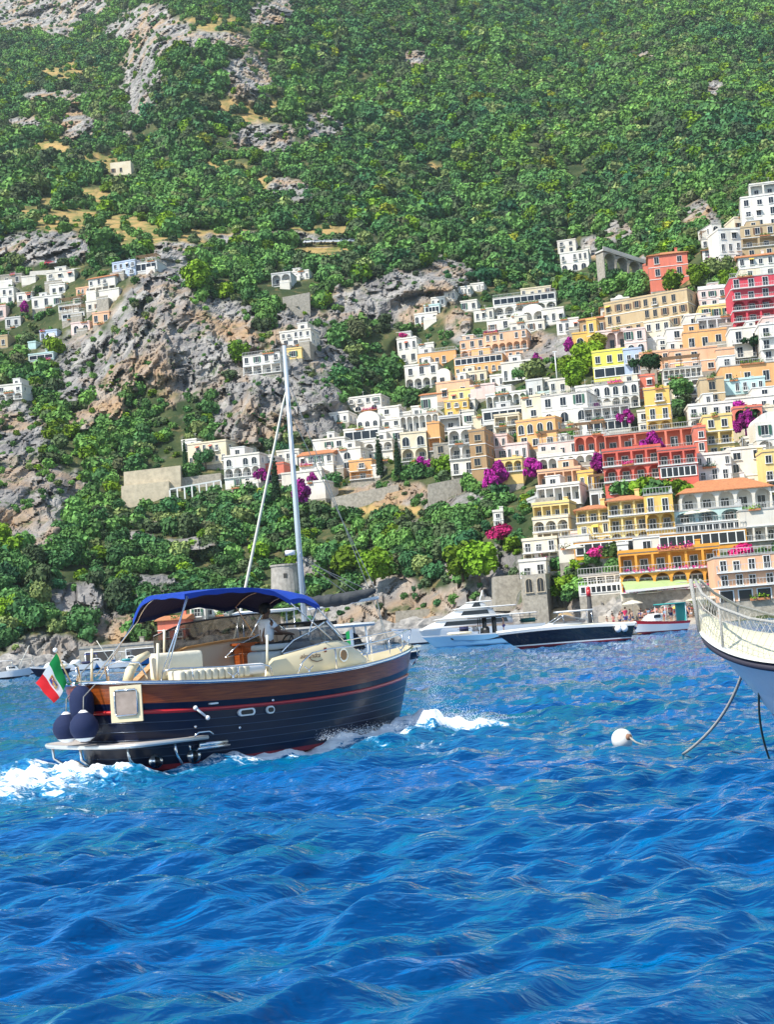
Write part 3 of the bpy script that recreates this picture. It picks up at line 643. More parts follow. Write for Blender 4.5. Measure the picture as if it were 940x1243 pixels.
    if roof == 'flat':
        rb.box(-w/2-.05, w/2+.05, setb-.05, dep+.05, z, z+.12, 1)
        for a in ((-w/2-.1, w/2+.1, setb-.12, setb+.12), (-w/2-.1, -w/2+.14, setb+.12, dep), (w/2-.14, w/2+.1, setb+.12, dep)): rb.box(*a, z+.12, z+.55, 0)
        rb.build('roof', [wm, M_FLAT], root)
        if r_.random() < 0.7:
            cb = MB(); cx = r_.uniform(-w*.35, w*.35); cb.box(cx-.35, cx+.35, dep*.6, dep*.6+.7, z+.1, z+1.4); cb.box(cx-.45, cx+.45, dep*.6-.1, dep*.6+.8, z+1.4, z+1.52); cb.build('chimney', wm, root)
        if r_.random() < 0.35:
            cb = MB(); cb.tube([(0, dep*.5, z), (0, dep*.5, z+2.6)], 0.04, 5); cb.bar((-.5, dep*.5, z+2.4), (.5, dep*.5, z+2.4), .04); cb.build('aerial', mat('galvanised', (.5, .5, .5), .5), root)
    elif roof in ('rail', 'perg', 'umb'):
        rb.box(-w/2-.1, w/2+.1, setb-.1, dep, z, z+.18, 1); rb.build('roof', [wm, M_FLAT], root)
        rl = MB(); railing(rl, [(-w/2, setb+.05), (w/2, setb+.05), (w/2, dep)], z+.18, .95, solid); rl.build('roof_railing', M_TRIM if solid else M_RAILW, root)
        if roof == 'perg':
            pg = MB(); n = max(2, int(w/3))
            for i in range(n+1):
                xx = -w/2+.3+(w-.6)*i/n; pg.box(xx-.08, xx+.08, setb+.5, setb+.66, z+.18, z+2.6); pg.box(xx-.08, xx+.08, setb+4.3, setb+4.46, z+.18, z+2.6); pg.box(xx-.07, xx+.07, setb+.2, setb+4.8, z+2.6, z+2.75)
            for i in range(9): pg.box(-w/2, w/2, setb+.4+i*.5, setb+.5+i*.5, z+2.75, z+2.83)
            pg.build('pergola', M_WOOD, root)
    elif roof in ('tile', 'gable'):
        ov = 0.45; rh = min(2.2, w*.16); a, b, c, d = -w/2-ov, w/2+ov, setb-ov, dep+ov
        if roof == 'tile': i_ = min(w, dep-setb)*.42; ra = (a+i_, (c+d)/2); rb_ = (b-i_, (c+d)/2)
        else: ra = (a, (c+d)/2); rb_ = (b, (c+d)/2)
        rb.add([(a, c, z), (b, c, z), (b, d, z), (a, d, z), (*ra, z+rh), (*rb_, z+rh), (a, c, z-.15), (b, c, z-.15), (b, d, z-.15), (a, d, z-.15)], [(0, 1, 5, 4), (1, 2, 5), (2, 3, 4, 5), (3, 0, 4), (6, 7, 1, 0), (7, 8, 2, 1), (8, 9, 3, 2), (9, 6, 0, 3), (9, 8, 7, 6)])
        rb.build('roof', M_TILE, root)
        cb = MB(); cb.box(w*.22, w*.22+.7, dep*.5, dep*.5+.6, z, z+rh+.8); cb.box(w*.22-.1, w*.22+.8, dep*.5-.1, dep*.5+.7, z+rh+.8, z+rh+.95); cb.build('chimney', wm, root)
    elif roof == 'vault':
        n = max(1, int(w/5)); bw = w/n
        rb.box(-w/2, w/2, setb, dep, z, z+.1, 0)
        for i in range(n):
            cx = -w/2+bw*(i+.5); rr = bw*.46; pts = [(cx+rr*math.cos(PI*j/10), z+.1+rr*.62*math.sin(PI*j/10)) for j in range(11)]; rb.prism(pts, setb+.2, dep-.2, 0)
        rb.build('roof', wm, root)
    if w > 7 and roof in ('flat', 'rail', 'perg') and cat in ('house', 'hotel') and r_.random() < .55:
        rw = w*r_.uniform(.22, .42); rx = r_.uniform(-w/2+rw/2, w/2-rw/2); rh_ = r_.uniform(1.9, 2.7); y0 = setb+r_.uniform(2.0, 3.5); rr = MB()
        rr.box(rx-rw/2, rx+rw/2, y0, dep-.4, z+.1, z+rh_, 0); rr.box(rx-rw/2-.12, rx+rw/2+.12, y0-.12, dep-.3, z+rh_, z+rh_+.16, 1); rr.build('rooftop_room', [wm if r_.random() < .6 else wallmat(r_.choice('WCQ')), M_TRIM], root)
        put_window(root, rx, y0, z+.35, 'r', min(1.1, rw*.35), rh_*.62, frame)
    if w > 4 and cat in ('house', 'hotel', 'villa', 'restaurant', 'terrace') and r_.random() < .75:
        pl = MB(); sc_p = r_.choice((0, 0, 1)); zz = r_.choice([z+.25] + [fh*i+.25 for i in range(nf)]); x0_ = r_.uniform(-w/2, w*.1); x1_ = x0_+r_.uniform(.2, .4)*w; yy = setb-.25 if zz > z-fh*.5 else -.35
        for q in range(int((x1_-x0_)*26)):
            c = Vector((r_.uniform(x0_, x1_), yy+r_.gauss(0, .16), zz+abs(r_.gauss(0, .32)))); a_ = Vector((r_.gauss(0, 1), r_.gauss(0, 1), r_.gauss(0, 1))).normalized(); b_ = a_.orthogonal().normalized(); s2 = r_.uniform(.10, .20)
            pl.add([c-a_*s2, c+b_*s2*.7, c+a_*s2, c-b_*s2*.7], [(0, 1, 2, 3)])
        pl.box(x0_, x1_, yy-.14, yy+.14, zz-.32, zz-.02, 1); pl.build('planter', [(LEAF, LEAF_BRIGHT, M_PINKF)[r_.randrange(3) if sc_p else r_.randrange(2)], M_TILE], root)
    if w > 6 and r_.random() < .5 and cat in ('house', 'villa'):
        tw = w*r_.uniform(.3, .7); tx = r_.choice((-1, 1))*(w-tw)/2; tz = min(fh*.8, 2.4); tt = MB(); tt.box(tx-tw/2, tx+tw/2, -2.2, -.003, -5, tz*.30, 0); tt.box(tx-tw/2-.06, tx+tw/2+.06, -2.26, 0, tz*.30, tz*.30+.12, 1); railing(tt, [(tx-tw/2, -2.15), (tx+tw/2, -2.15)], tz*.3+.12, .8, True, 0); tt.build('front_terrace', [wallmat(r_.choice('SWQ')), M_TRIM], root)
    if dome:
        dr_ = dome if dome is not True else min(w, dep)*.36; db = MB(); db.sph((-w*.38 if dome is not True else 0, dep*.5, z+.3), dr_, 14, 8); db.build('dome', wm, root)
    return root
def hs(*a, **k): return house('house', *a, **k)
def ht(*a, **k): k.setdefault('cat', 'hotel'); return house('hotel', *a, **k)
# ---- top right corner of the town
ht(905,962,236,290,-12,'o4 b4 w4 w4','W','tall white hotel block at the very top of the town against the woods', roof='flat', dep=12)
hs(912,960,222,238,-10,'L3','W','white open pavilion on the roof of the top hotel block', cat='pavilion', dd=3, dep=5, depth=None)
hs(903,944,274,312,-6,'w2 L2 w3','T','ochre house with a blue window below the top white hotel', roof='flat', awn='w')
hs(893,919,264,284,6,'w2','C','small cream house left of the ochre one under the top hotel', dd=4)
hs(877,905,277,338,8,'w2 w2 w3 w2','W','tall white house left of the ochre house above the garden', roof='flat', dep=8)
hs(866,879,271,300,14,'a1 a1','W','narrow white arched wing stepping up beside the tall white house', roof='rail', dd=3)
hs(853,873,290,304,-5,'w2','Q','low beige house with a vine terrace left of the narrow white wing', roof='perg', dd=5)
hs(855,878,302,325,-14,'w2 w2','W','white cottage with pitched gable right of the red villa garden', roof='gable', dd=0)
house('villa',791,838,307,352,-9,'x W2 W2','V','red villa with a tiled hip roof and pale shutters below the viaduct', roof='tile', shut=None, cat='villa', dep=10, dd=-2)
house('villa',783,793,322,345,-9,'L1 x','V','low red side wing with white canopy left of the red villa', cat='annex', dep=6)
hs(899,942,310,338,-8,'w3 w4','W','white house with an orange gable roof above the crimson hotel', roof='gable')
ht(893,960,333,402,-6,'A4 L4 A4 b4 b4','M','crimson hotel with white balconies and arches at the right edge', roof='rail', dep=11, dd=-3)
hs(928,962,385,402,-6,'b3','I','pink annexe with a white balcony below the crimson hotel arches', dd=-9, cat='annex')
# ---- second row
house('palazzo',740,834,360,404,-28,'w9 W9 w9','T','long tan palazzo with three rows of windows above the town centre', wall2='T', roof='flat', frame='s', cat='palazzo', dep=13, dd=0)
hs(850,897,350,373,-7,'b4 w4','I','pale pink villa with a decorated parapet right of the tan palazzo', roof='rail', solid=True)
hs(851,905,371,388,-7,'W4','Y','pale yellow house with green shutters under the pink villa', shut='g', dd=-4)
hs(849,906,385,402,-7,'L5','G','grey glazed terrace house under the pale yellow one', dd=-7, awn='w')
hs(834,851,383,404,-5,'w1','W','small white block squeezed right of the palazzo foot', dd=-5)
hs(785,815,390,418,-18,'b3 w3','C','cream house with tall windows under the palazzo arches', dd=-3)
hs(812,833,399,428,-6,'b2 w1','W','small white house with a round relief left of the orange houses', dd=-5)
hs(832,884,402,426,-7,'W3','O','orange house with three white windows under the glazed terrace', roof='flat', dd=-5)
hs(816,873,424,452,-7,'w3 W3','P','wide peach house with white awnings over a purple vine', roof='flat', awn='w', dd=-8)
hs(872,894,424,450,-7,'w1','P','plain peach wing with one window right of the wide peach house', dd=-7, cat='annex')
hs(779,817,428,452,-9,'w3 w3','P','peach terrace house with small windows left of the wide peach house', dd=-6)
hs(890,929,398,434,-7,'b2 b2','W','white house with two blue balconies right of the orange house', dd=-5, awn='w')
hs(926,962,393,438,-7,'w2 b2 b2','W','white house with blue balcony recesses at the right edge above the orange hotel', dd=-6)
ht(878,962,441,470,-7,'W4','O','wide orange building with tall white windows at the right edge', roof='rail', dd=-7)
hs(881,930,461,478,-7,'w5','A','pale aqua strip house under the wide orange building', dd=-10)
hs(853,882,460,494,-8,'w1 w1','T','tall stone coloured house with two stacked windows above the bougainvillea', frame='s', dd=-9)
house('restaurant',808,854,446,472,-8,'o3 L7','Q','terrace restaurant with parasols below the wide peach house', roof='perg', cat='restaurant', dd=-8)
hs(885,962,482,506,-7,'w6','W','long white house with a chimney above the right bougainvillea', dd=-6)
hs(893,927,495,517,-7,'A2','V','terracotta house with two red arches behind the bougainvillea', dd=-10)
hs(924,962,494,514,-7,'w3','C','cream house at the right edge beside the two red arches', dd=-9)
hs(839,892,491,521,-6,'A3 b4','W','white house with arches and balcony left of the bougainvillea', dd=-7, roof='flat')
hs(921,962,511,553,-4,'A2 w2','W','white house with a big arched doorway at the right edge', dd=-6, roof='vault')
# ---- centre right
hs(787,817,472,528,-12,'A2 b2 w1','K','mustard tower house with arches above the red hotel', wall2='K', roof='flat', dd=-8, dep=8)
hs(770,797,457,484,-8,'w1 w2','V','small terracotta house left of the mustard tower house', dd=-2)
ht(737,846,523,548,-12,'L6','V','top balcony floor of the red hotel with its tiled canopy', roof='rail', cat='hotel wing', dd=-3, dep=8)
ht(737,806,545,602,-12,'w4 A4 L4','R','red hotel with arched balconies and pink vines in the town centre', dd=-7, dep=10)
ht(804,850,545,602,-10,'x g6 L3','R','right wing of the red hotel with a dark glazed veranda', dd=-7.5, cat='hotel wing')
hs(847,861,519,566,-9,'x w1 w1','V','narrow terracotta stair tower at the right end of the red hotel', dd=-6, cat='tower')
hs(859,893,505,556,-8,'w2 L2 w2','Y','beige yellow house with dark balconies right of the terracotta stair tower', dd=-6)
hs(849,891,552,598,-6,'w3 b3 W4','W','big white house with green shutters and garden terrace below the beige yellow house', roof='flat', dd=-5, shut='g')
hs(889,934,545,592,-6,'x w3 W2','W','tall white house with one green shuttered window at the right', dd=-3)
hs(931,962,548,600,-4,'w2 b2 w2','Y','yellow house with white frames at the right edge above the arcade hotel', dd=-5)
hs(850,884,484,508,-5,'w3','W','small white house tucked between the stone house and its balconies', dd=5)
ht(829,938,594,622,-6,'A5','W','long white hotel with an orange tiled roof above the aqua arcade', roof='tile', dd=-2, dep=10)
ht(822,903,618,650,-6,'g9 A3','A','pale aqua arcade with three big arches and a crowded terrace', dd=-6, roof='rail', cat='hotel wing')
ht(902,962,618,656,-6,'L4 x','Q','grey terrace building with planters right of the aqua arcade', dd=-4, roof='rail', cat='terrace')
ht(704,745,617,668,-9,'A3 w3 L3','Y','left wing of the yellow hotel with white arched windows', roof='tile', dd=-4, cat='hotel wing', awn='y')
ht(743,790,606,664,-9,'A3 L3 L3','Y','middle of the yellow hotel with loggias in two rows', roof='tile', dd=-6)
ht(788,822,600,664,-8,'o2 A2 b2','K','right end of the yellow hotel with a big arched balcony', roof='rail', dd=-5, cat='hotel wing')
hs(718,830,590,610,-9,'o9','G','long low grey roof terrace above the yellow hotel', dd=-1, roof='perg', cat='terrace')
house('terrace',700,905,650,672,-8,'g20','D','orange retaining terrace with scalloped band and red flowers over the balconies', cat='terrace', dd=-4, roof='rail', flowers=True, wall2='D', dep=7)
ht(757,876,668,716,-8,'A6 L6','D','orange hotel with two long rows of balconies above the green roofed restaurant', dd=-6, roof='flat', flowers=True)
ht(873,962,674,728,-6,'o4 b5 b5','P','peach beachfront hotel with flower boxes behind the moored bow', dd=-6, roof='rail', flowers=True, awn='w')
house('restaurant',756,858,699,726,-8,'x g14','W','long glazed seaside restaurant with a pale green roof', cat='restaurant', dd=-3, roof='none', base=3)
hs(704,758,697,722,-10,'g8 ^L5','Q','pale terraced beach club left of the green roofed restaurant', cat='beach club', dd=-3, roof='rail')
hs(752,765,662,688,-8,'w2','W','small white cube house at the left end of the orange terrace', dd=-6)
# ---- stacked flats on the left flank of the main town
hs(700,737,528,556,-14,'A3','V','red roofed villa with two wide arches left of the red hotel', roof='perg', dd=-3)
hs(655,703,537,556,-16,'b4','I','pale pink terrace house above the stacked flats', roof='perg', dd=-1, awn='w')
hs(656,722,553,574,-16,'A6','W','top storey of the stacked flats with pale arches', dd=-4, awn='w')
hs(655,706,571,592,-16,'L5','P','peach storey of the stacked flats with a white parapet', dd=-6, solid=True, awn='y')
hs(703,722,574,596,-16,'b2','K','mustard flat with a balcony right of the peach storey', dd=-4)
hs(654,705,590,614,-16,'L5','W','white storey of the stacked flats hung with washing', dd=-8, solid=True)
hs(649,692,612,632,-16,'L4','Y','yellow storey of the stacked flats with a long balcony', dd=-9, awn='y')
hs(650,692,630,660,-16,'L4 A3','C','cream storey of the stacked flats with one red arched door', dd=-10, awn='y')
hs(637,678,656,684,-16,'L4 b3','C','lowest cream flats with yellow awnings above the sea cliff', dd=-9, awn='y')
hs(632,664,682,700,-14,'b2','W','white terrace house on the stone bastion over the cliff', dd=-9)
house('bastion',636,664,697,722,-14,'a2','S','grey stone bastion with round windows carrying the white terrace house', cat='bastion', dd=-10, roof='none', frame='s')
hs(680,716,650,682,-12,'x ^x','Q','stepped pool terrace with a white parasol right of the cream flats', dd=-5, roof='rail', cat='terrace')
hs(695,712,648,664,-10,'A1','I','little pink and white kiosk at the left foot of the yellow hotel', dd=-5, cat='kiosk')
hs(655,700,602,618,10,'w2','G','grey garden house behind the stacked flats', dd=5)
# ---- centre
hs(722,777,465,497,-12,'A5 a5','W','white house with two rows of arches under the yellow villa', roof='rail', dd=-3)
hs(712,766,493,526,-10,'g6 L5','G','grey villa with wide openings between two bougainvilleas', roof='rail', dd=-3)
house('hall',662,716,478,532,-20,'x a3 w3','W','big plain white building with two dark square windows', roof='rail', cat='hall', dd=-3, dep=12)
hs(655,692,476,487,-14,'g8','A','blue glazed roof pavilion on top of the plain white building', dd=6, cat='pavilion')
hs(636,660,482,522,-22,'w1 w1 w1','C','square cream tower house left of the plain white building', dd=-3, dep=9)
hs(630,676,510,545,-24,'w3 a4','O','orange cube house with a row of arched windows', dd=-6, dep=10)
hs(592,640,478,500,-16,'A6','W','upper white arcade above the long grey terraces', dd=2)
hs(588,640,496,528,-16,'L4 g5','G','long grey white terrace house with a slanted roof line', dd=0)
house('villa',722,762,426,462,-12,'g3 W3','L','lemon yellow villa among the trees in the town centre', cat='villa', dd=-3, roof='flat')
hs(760,782,424,458,-8,'w1 b2','B','pale blue grey house right of the lemon villa', dd=-3)
hs(726,762,402,428,-14,'A3','I','old pinkish house with a tall dark arch below the palazzo', dd=-1, frame='s')
hs(760,786,400,430,-12,'a2 w2','I','pinkish stone house with steps right of the tall dark arch', dd=-3)
house('church',697,717,405,430,-10,'a1','K','ochre chapel with a dark arched door beside the bougainvillea', cat='chapel', roof='flat', dd=-2, dep=9)
house('tower',715,727,388,426,-16,'w1 w1','K','slim ochre tower between the chapel and the brown gabled house', cat='tower', dd=-3, dep=6)
hs(706,740,386,408,-20,'w2','N','brown gabled house behind the slim ochre tower', dd=4, roof='gable')
hs(744,766,363,384,-8,'w1','W','white domed house rising behind the palazzo roof', dd=8, dome=True)
hs(731,748,372,392,-8,'w1','W','white house with a dark pitched roof left of the white dome', dd=5, roof='gable')
hs(768,786,404,422,-8,'w2','T','brown vaulted house under the left palazzo windows', dd=-1)
# ---- small infill houses
for a in ((668,700,461,479,-14,'w3','Q','low stone coloured house on the lane above the plain white building'), (700,722,470,488,-12,'w2','W','little white house left of the two rows of arches'), (640,660,462,481,-14,'b2','G','grey terrace cottage above the square cream tower'),
    (741,760,428,440,-10,'w2','C','cream cottage peeping over the lemon villa roof'), (800,813,412,428,-8,'w1 w1','W','slim white house left of the round relief house'), (782,800,440,456,-9,'w2','W','small white house behind the umbrella pine'), (817,838,466,486,-8,'w2','C','cream cottage under the terrace restaurant left end'),
    (836,852,470,492,-8,'w1 w1','W','narrow white house left of the tall stone coloured one'), (862,884,494,509,-7,'b2','Q','beige terrace house under the tall stone coloured one'), (776,790,500,524,-10,'w1 w1','W','thin white house left of the mustard tower house foot'), (704,718,500,520,-10,'a1 w1','W','thin white house right of the big plain white building'),
    (676,704,516,536,-16,'a3','Q','beige arched cottage right of the orange cube house'), (640,660,524,548,-16,'w1 w2','I','rosy slim house below the orange cube house'), (560,578,486,502,-12,'w2','W','white cottage right of the ochre cube house'), (596,624,456,470,-12,'w3','W','white strip house below the glazed dining terrace'), (560,592,452,466,-12,'w3 ','C','cream strip house below the peach hotel lower block'),
    (500,522,494,506,-12,'w2','W','low white house roof above the long arcade house'), (464,488,510,528,-12,'a2 w2','W','white stepped house between the belvedere and the long arcade'), (400,424,502,514,-14,'w3','W','low white house at the left end of the ledge row'), (456,476,524,540,-12,'w2','W','white cottage above the little arches'),
    (858,874,534,552,-6,'w1','P','small peach house right of the beige yellow balconies'), (893,922,516,534,-6,'w3','C','cream house under the purple mound'), (905,930,532,548,-6,'w2','W','white cottage above the tall white house at the right'), (722,742,556,574,-12,'w2','I','pale pink cottage behind the pink bougainvillea'), (848,872,596,612,-6,'w2','C','small cream house peeping over the orange tiled roof'),
    (560,580,366,378,-12,'w2','W','white cottage under the second white strip house'), (576,600,376,390,-12,'w3','Q','beige house left of the long pale terraced hotel foot'), (20,40,356,366,-8,'w2','W','white cottage left of the bright white cube house'), (104,124,366,378,-14,'w2','Q','beige cottage right of the first green pergola houses'), (6,26,386,398,-8,'w2','G','grey cottage at the left edge of the hamlet'), (60,80,346,358,-8,'w2','W','white cottage under the pale grey house by the cars'), (112,134,380,394,-12,'w2','P','peach ruin on the lower edge of the left hamlet')):
    hs(a[0], a[1], a[2], a[3], a[4], a[5], a[6], a[7], dd=-1)
# ---- middle shelf, upper row
ht(600,676,358,380,-10,'A6 g9','W','long pale terraced hotel on the shelf below the woods', roof='rail', dd=-1)
hs(633,670,350,362,-10,'w4','C','tan roof storey on the long pale terraced hotel', dd=4, cat='penthouse')
hs(659,686,375,394,-10,'w3','W','white cube house with three windows right under the terraced hotel', dd=-1)
hs(677,704,388,406,-10,'w3','W','low white house beside the rock garden with the purple vine', dd=-3)
hs(634,662,377,394,-12,'A2','W','white house with a vaulted roof left of the white cube house', roof='vault', dd=-1)
hs(620,662,391,404,-12,'w4','Q','low grey house terrace above the peach hotel right end', dd=-2)
hs(592,634,388,400,-12,'b3','Q','beige garden house above the peach hotel', dd=1)
ht(590,642,402,438,-14,'b6 A6 w6','P','upper block of the peach hotel with arches and balconies', dd=-1, roof='rail')
ht(560,600,411,436,-14,'A4 w4','P','middle block of the peach hotel in deeper pink', dd=-2, roof='rail')
ht(553,612,432,455,-14,'w7 g8','O','lower block of the peach hotel with a long glazed dining terrace', dd=-4, roof='rail')
ht(508,555,427,446,-14,'w5','O','left block of the peach hotel beside the white villa', dd=-2, roof='rail')
hs(610,646,440,462,-14,'b4','W','white terrace house at the right foot of the peach hotel', dd=-3, awn='y')
hs(493,534,443,472,-12,'A4 w3','W','white villa with arches below the left block of the peach hotel', dd=-3, roof='flat')
hs(531,548,452,470,-12,'w1','W','little white wing with a vaulted roof beside the arched white villa', dd=-3, roof='vault')
hs(484,508,411,442,-16,'w2 w3','W','tall white villa above the cliff at the left end of the shelf', dd=-1, dep=7)
hs(506,528,418,434,-16,'w1','W','plain white wing right of the tall cliff villa', dd=1)
# small terraces climbing to the shelf
hs(572,588,345,354,-12,'w5','W','highest white strip house in the trees on the shelf', dd=0)
hs(556,572,349,359,-12,'w4','W','second white strip house from the top on the shelf', dd=0)
hs(540,553,354,366,-12,'w3','W','white cube house beside the shelf cliff', dd=0)
hs(524,541,362,373,-12,'w3','W','white terraced house left of the shelf cube house', dd=0)
hs(516,535,371,384,-12,'g4','A','greenish glazed house on the shelf stairs', dd=0)
hs(504,532,381,393,-14,'a4','W','lowest white house with arches under the greenish glazed house', dd=0)
hs(468,500,405,416,-12,'w3','G','grey cottage with red flowers beside the cave', dd=0)
hs(620,641,384,396,-12,'a3','W','white vaulted cottage left of the shelf cube houses', roof='vault', dd=-2)
hs(640,668,462,474,-12,'w4','Q','stone walled beige house under the dark round tree', dd=-2)
# ---- middle shelf, lower rows
hs(531,572,464,486,-14,'w2','P','peach house with a dark doorway under the white villas', dd=-2)
hs(546,578,474,492,-14,'w3','Y','yellow house in front of the peach one with red parasol', dd=-5)
hs(541,570,487,506,-14,'w2 w3','K','ochre cube house below the yellow one', dd=-6)
hs(572,602,468,484,-14,'x','I','pinkish flat roofed house right of the yellow one', dd=-3)
hs(512,541,478,500,-14,'w2','W','white gabled house with brown awning left of the ochre cube', dd=-1, roof='gable')
hs(487,534,503,528,-12,'A6','W','white arcade house with a long row of arches', dd=-2, roof='rail')
hs(534,560,506,524,-10,'L1','G','grey house with a wide dark opening right of the arcade house', dd=-2)
hs(562,577,500,516,-10,'w1','W','small white house with one dark window', dd=-2)
hs(521,536,514,548,-10,'L1 x','O','tall orange house with a dark balcony in the white quarter', dd=-4)
hs(576,604,506,530,-10,'L1 w1','C','tan house with a blue awning over its balcony', dd=-3)
hs(602,632,504,530,-14,'L2 L2','C','cream balcony house with big dark openings', dd=-2)
house('villa',488,520,526,560,-10,'A2 a2','C','beige villa with a semicircular window behind the cypresses', cat='villa', dd=-4)
hs(464,492,523,552,-12,'x w2','W','plain white block with one arch left of the cypresses', dd=-2, dep=10)
hs(548,577,520,576,-12,'b2 A2 A2','W','white flats with pale blue arched windows above the garden', dd=-4, dep=9)
hs(574,593,523,584,-16,'x w1 w1 w1','N','tall brown stone house beside the white flats', frame='s', dd=-4)
hs(592,618,530,560,-14,'w2 w3','I','mauve grey house above the left bougainvillea', dd=-5)
hs(616,642,540,562,-14,'w3','I','pale rose house with a canopy above the yellow villa', dd=-4, awn='w')
house('villa',604,636,558,588,-12,'x A3','Y','yellow villa with three arched windows between two bougainvilleas', cat='villa', dd=-6)
hs(528,548,540,566,-10,'w1 w1','S','grey stone house under the tall orange house', dd=-4, frame='s')
# ---- white quarter beside the cliff
hs(410,464,483,500,-16,'a3 w5','W','long white house on the ledge right of the cliff', dd=-2)
hs(460,486,495,515,-14,'w1 w1','W','white house with a square belvedere in the middle of the white quarter', dd=-2)
hs(434,462,507,526,-14,'a3','W','stepped white house left of the belvedere house', dd=-2, roof='vault')
hs(418,462,521,538,-14,'g4','W','white terrace house with a long sloping parapet', dd=-4)
hs(480,500,502,514,-12,'w2','W','small white cube right of the belvedere house', dd=0)
hs(444,478,536,560,-14,'w3 A3','W','white house with little arches above the orange house', dd=-3)
hs(404,440,546,572,-18,'w1 a1','W','white house with a blank sloping side wall', dd=-3)
hs(364,406,551,578,-16,'x w4','W','white gabled house with a green pergola left of the blank wall house', dd=-2, roof='gable')
hs(425,453,560,582,-12,'L1 w1','O','small orange house with brown shutters at the garden edge', dd=-5)
hs(452,462,566,580,-12,'x','W','tiny white block right of the small orange house', dd=-3)
hs(342,392,574,590,-14,'x','W','low white wall house behind the mast', dd=-3)
hs(372,396,586,606,-18,'x','W','lowest white house with a blank wall by the purple bush', dd=-4)
hs(380,420,534,546,-12,'w3','W','low white villa under the green terrace', dd=0)
hs(474,484,545,556,-8,'w1','W','very small white hut at the foot of the belvedere terraces', dd=-3)
# ---- monastery group
house('monastery',228,277,538,564,-16,'w6 w6','C','cream monastery with two rows of small windows under the cave', cat='monastery', dd=-3, dome=1.3, dep=10)
hs(221,240,535,552,-16,'w2','W','white wing with a small dome left of the monastery', dd=2)
hs(290,312,543,554,-10,'w1','W','small white house with one long window below the cave', dd=0)
hs(273,318,553,592,-14,'w4 A4 a4','W','big white villa with two rows of arches right of the monastery', dd=-4)
hs(310,334,556,584,-14,'w3 w3','W','white wing with square windows right of the big arched villa', dd=-2)
hs(323,346,564,584,-12,'a2 x','V','pinkish red house behind the mast', dd=-2)
hs(336,364,548,560,-12,'w3','Q','small beige cottage above the pinkish red house', dd=-1)
# ---- cliff villas
house('villa',295,342,430,454,-14,'L4 w4','W','white cliff villa with a columned terrace on the rock ledge', cat='villa', dd=-3, roof='rail')
hs(346,367,424,436,-10,'w1','Y','small yellow house perched on the edge right of the mast', dd=-2)
hs(340,379,402,420,-14,'w3 w5','Q','pale stone terraced houses above the yellow one', dd=-2)
hs(330,354,332,348,-10,'A2','G','grey white arched house alone in the woods above the cliff', dd=-1)
hs(352,376,330,340,-10,'w4','W','low white wing beside the lone arched house in the woods', dd=1)
house('ruin',134,160,196,213,-6,'w3','C','ruined cream house alone on the high wooded slope', cat='ruin', dd=-2, roof='none', frame='s', dep=6)
hs(678,700,292,308,-14,'w2 w2','W','upper part of the white castle house in the woods', dd=2, cat='castle house')
hs(682,716,306,330,-14,'a3 w5','W','lower part of the white castle house in the woods', dd=-1, cat='castle house')
hs(712,718,240+60,312,-10,'w1','Q','small stone outbuilding right of the white castle house', dd=0, cat='outbuilding')
# ---- hamlet at the left
hs(136,166,318,336,-18,'w3 w4','B','blue house on stilts at the right end of the left hamlet', dd=-2)
hs(164,192,318,332,-14,'g4','G','dark roofed terrace house at the tip of the left hamlet', dd=-2, roof='perg')
hs(107,142,336,358,-18,'L4 w4','Q','long pale house with a sloping roof under the blue house', dd=-2, roof='gable')
hs(38,76,360,374,-8,'w3','W','bright white cube house in the middle of the left hamlet', dd=-2)
hs(-6,18,350,370,-8,'w2 w3','W','white two storey house at the left edge of the hamlet', dd=-2)
hs(0,28,334,346,-6,'w2','S','stone house with a flat roof at the left edge beneath the road', dd=-1)
hs(26,44,336,346,-6,'x','Q','plain pale shed right of the hamlet stone house', dd=0)
hs(56,92,330,346,-10,'x w3','Q','pale grey house beneath the parked cars', dd=-1)
hs(92,110,350,358,-14,'w3','P','pinkish roof cottage left of the sloping roof house', dd=-1)
hs(120,146,352,366,-16,'x','Q','beige terrace wall house under the sloping roof house', dd=-3)
hs(70,100,370,378,-14,'g4','Q','first row of green pergola houses in the left hamlet', dd=-2, roof='perg')
hs(74,104,380,388,-14,'g4','G','lower row of green pergola houses in the left hamlet', dd=-2, roof='perg')
hs(-4,8,372,388,-8,'w1','I','pink corner house at the left edge under the white one', dd=-1)
hs(86,110,392,406,-12,'a2','I','rosy ruined house low in the left hamlet', dd=-1)
hs(48,70,402,412,-8,'a3','B','pale blue house with three arches among the hamlet trees', dd=-1)
hs(0,10,408,422,-8,'w1','T','tan house at the left edge below the hamlet', dd=-1)
hs(34,66,430,438,-10,'g3','A','long teal glazed house among the lower hamlet trees', dd=-1)
hs(34,44,416,424,-10,'x','A','teal awning hut above the long teal house', dd=-1, cat='hut')
hs(-4,28,468,486,-10,'A3 w3','W','white villa with arches on the edge over the left cliff', dd=-2)
# ---- at the water on the left
house('boathouse',96,196,785,800,-4,'o2','S','low stone boathouse with two square openings behind the moored boats', cat='boathouse', depth=262, dep=6)
hs(192,226,752,776,-6,'w2 x','V','red brown seaside house with a pitched roof left of the tower', roof='gable', dd=-2)
hs(231,250,736,752,-6,'w1','W','small white chapel like ruin above the red brown house', dd=-1)
hs(248,278,728,748,-6,'w2 w3','W','white seaside house seen under the blue canopy', dd=-1)
hs(600,612,622,640,-6,'w1 w1','W','narrow white gatehouse in the wood above the sea cliff', dd=-1)
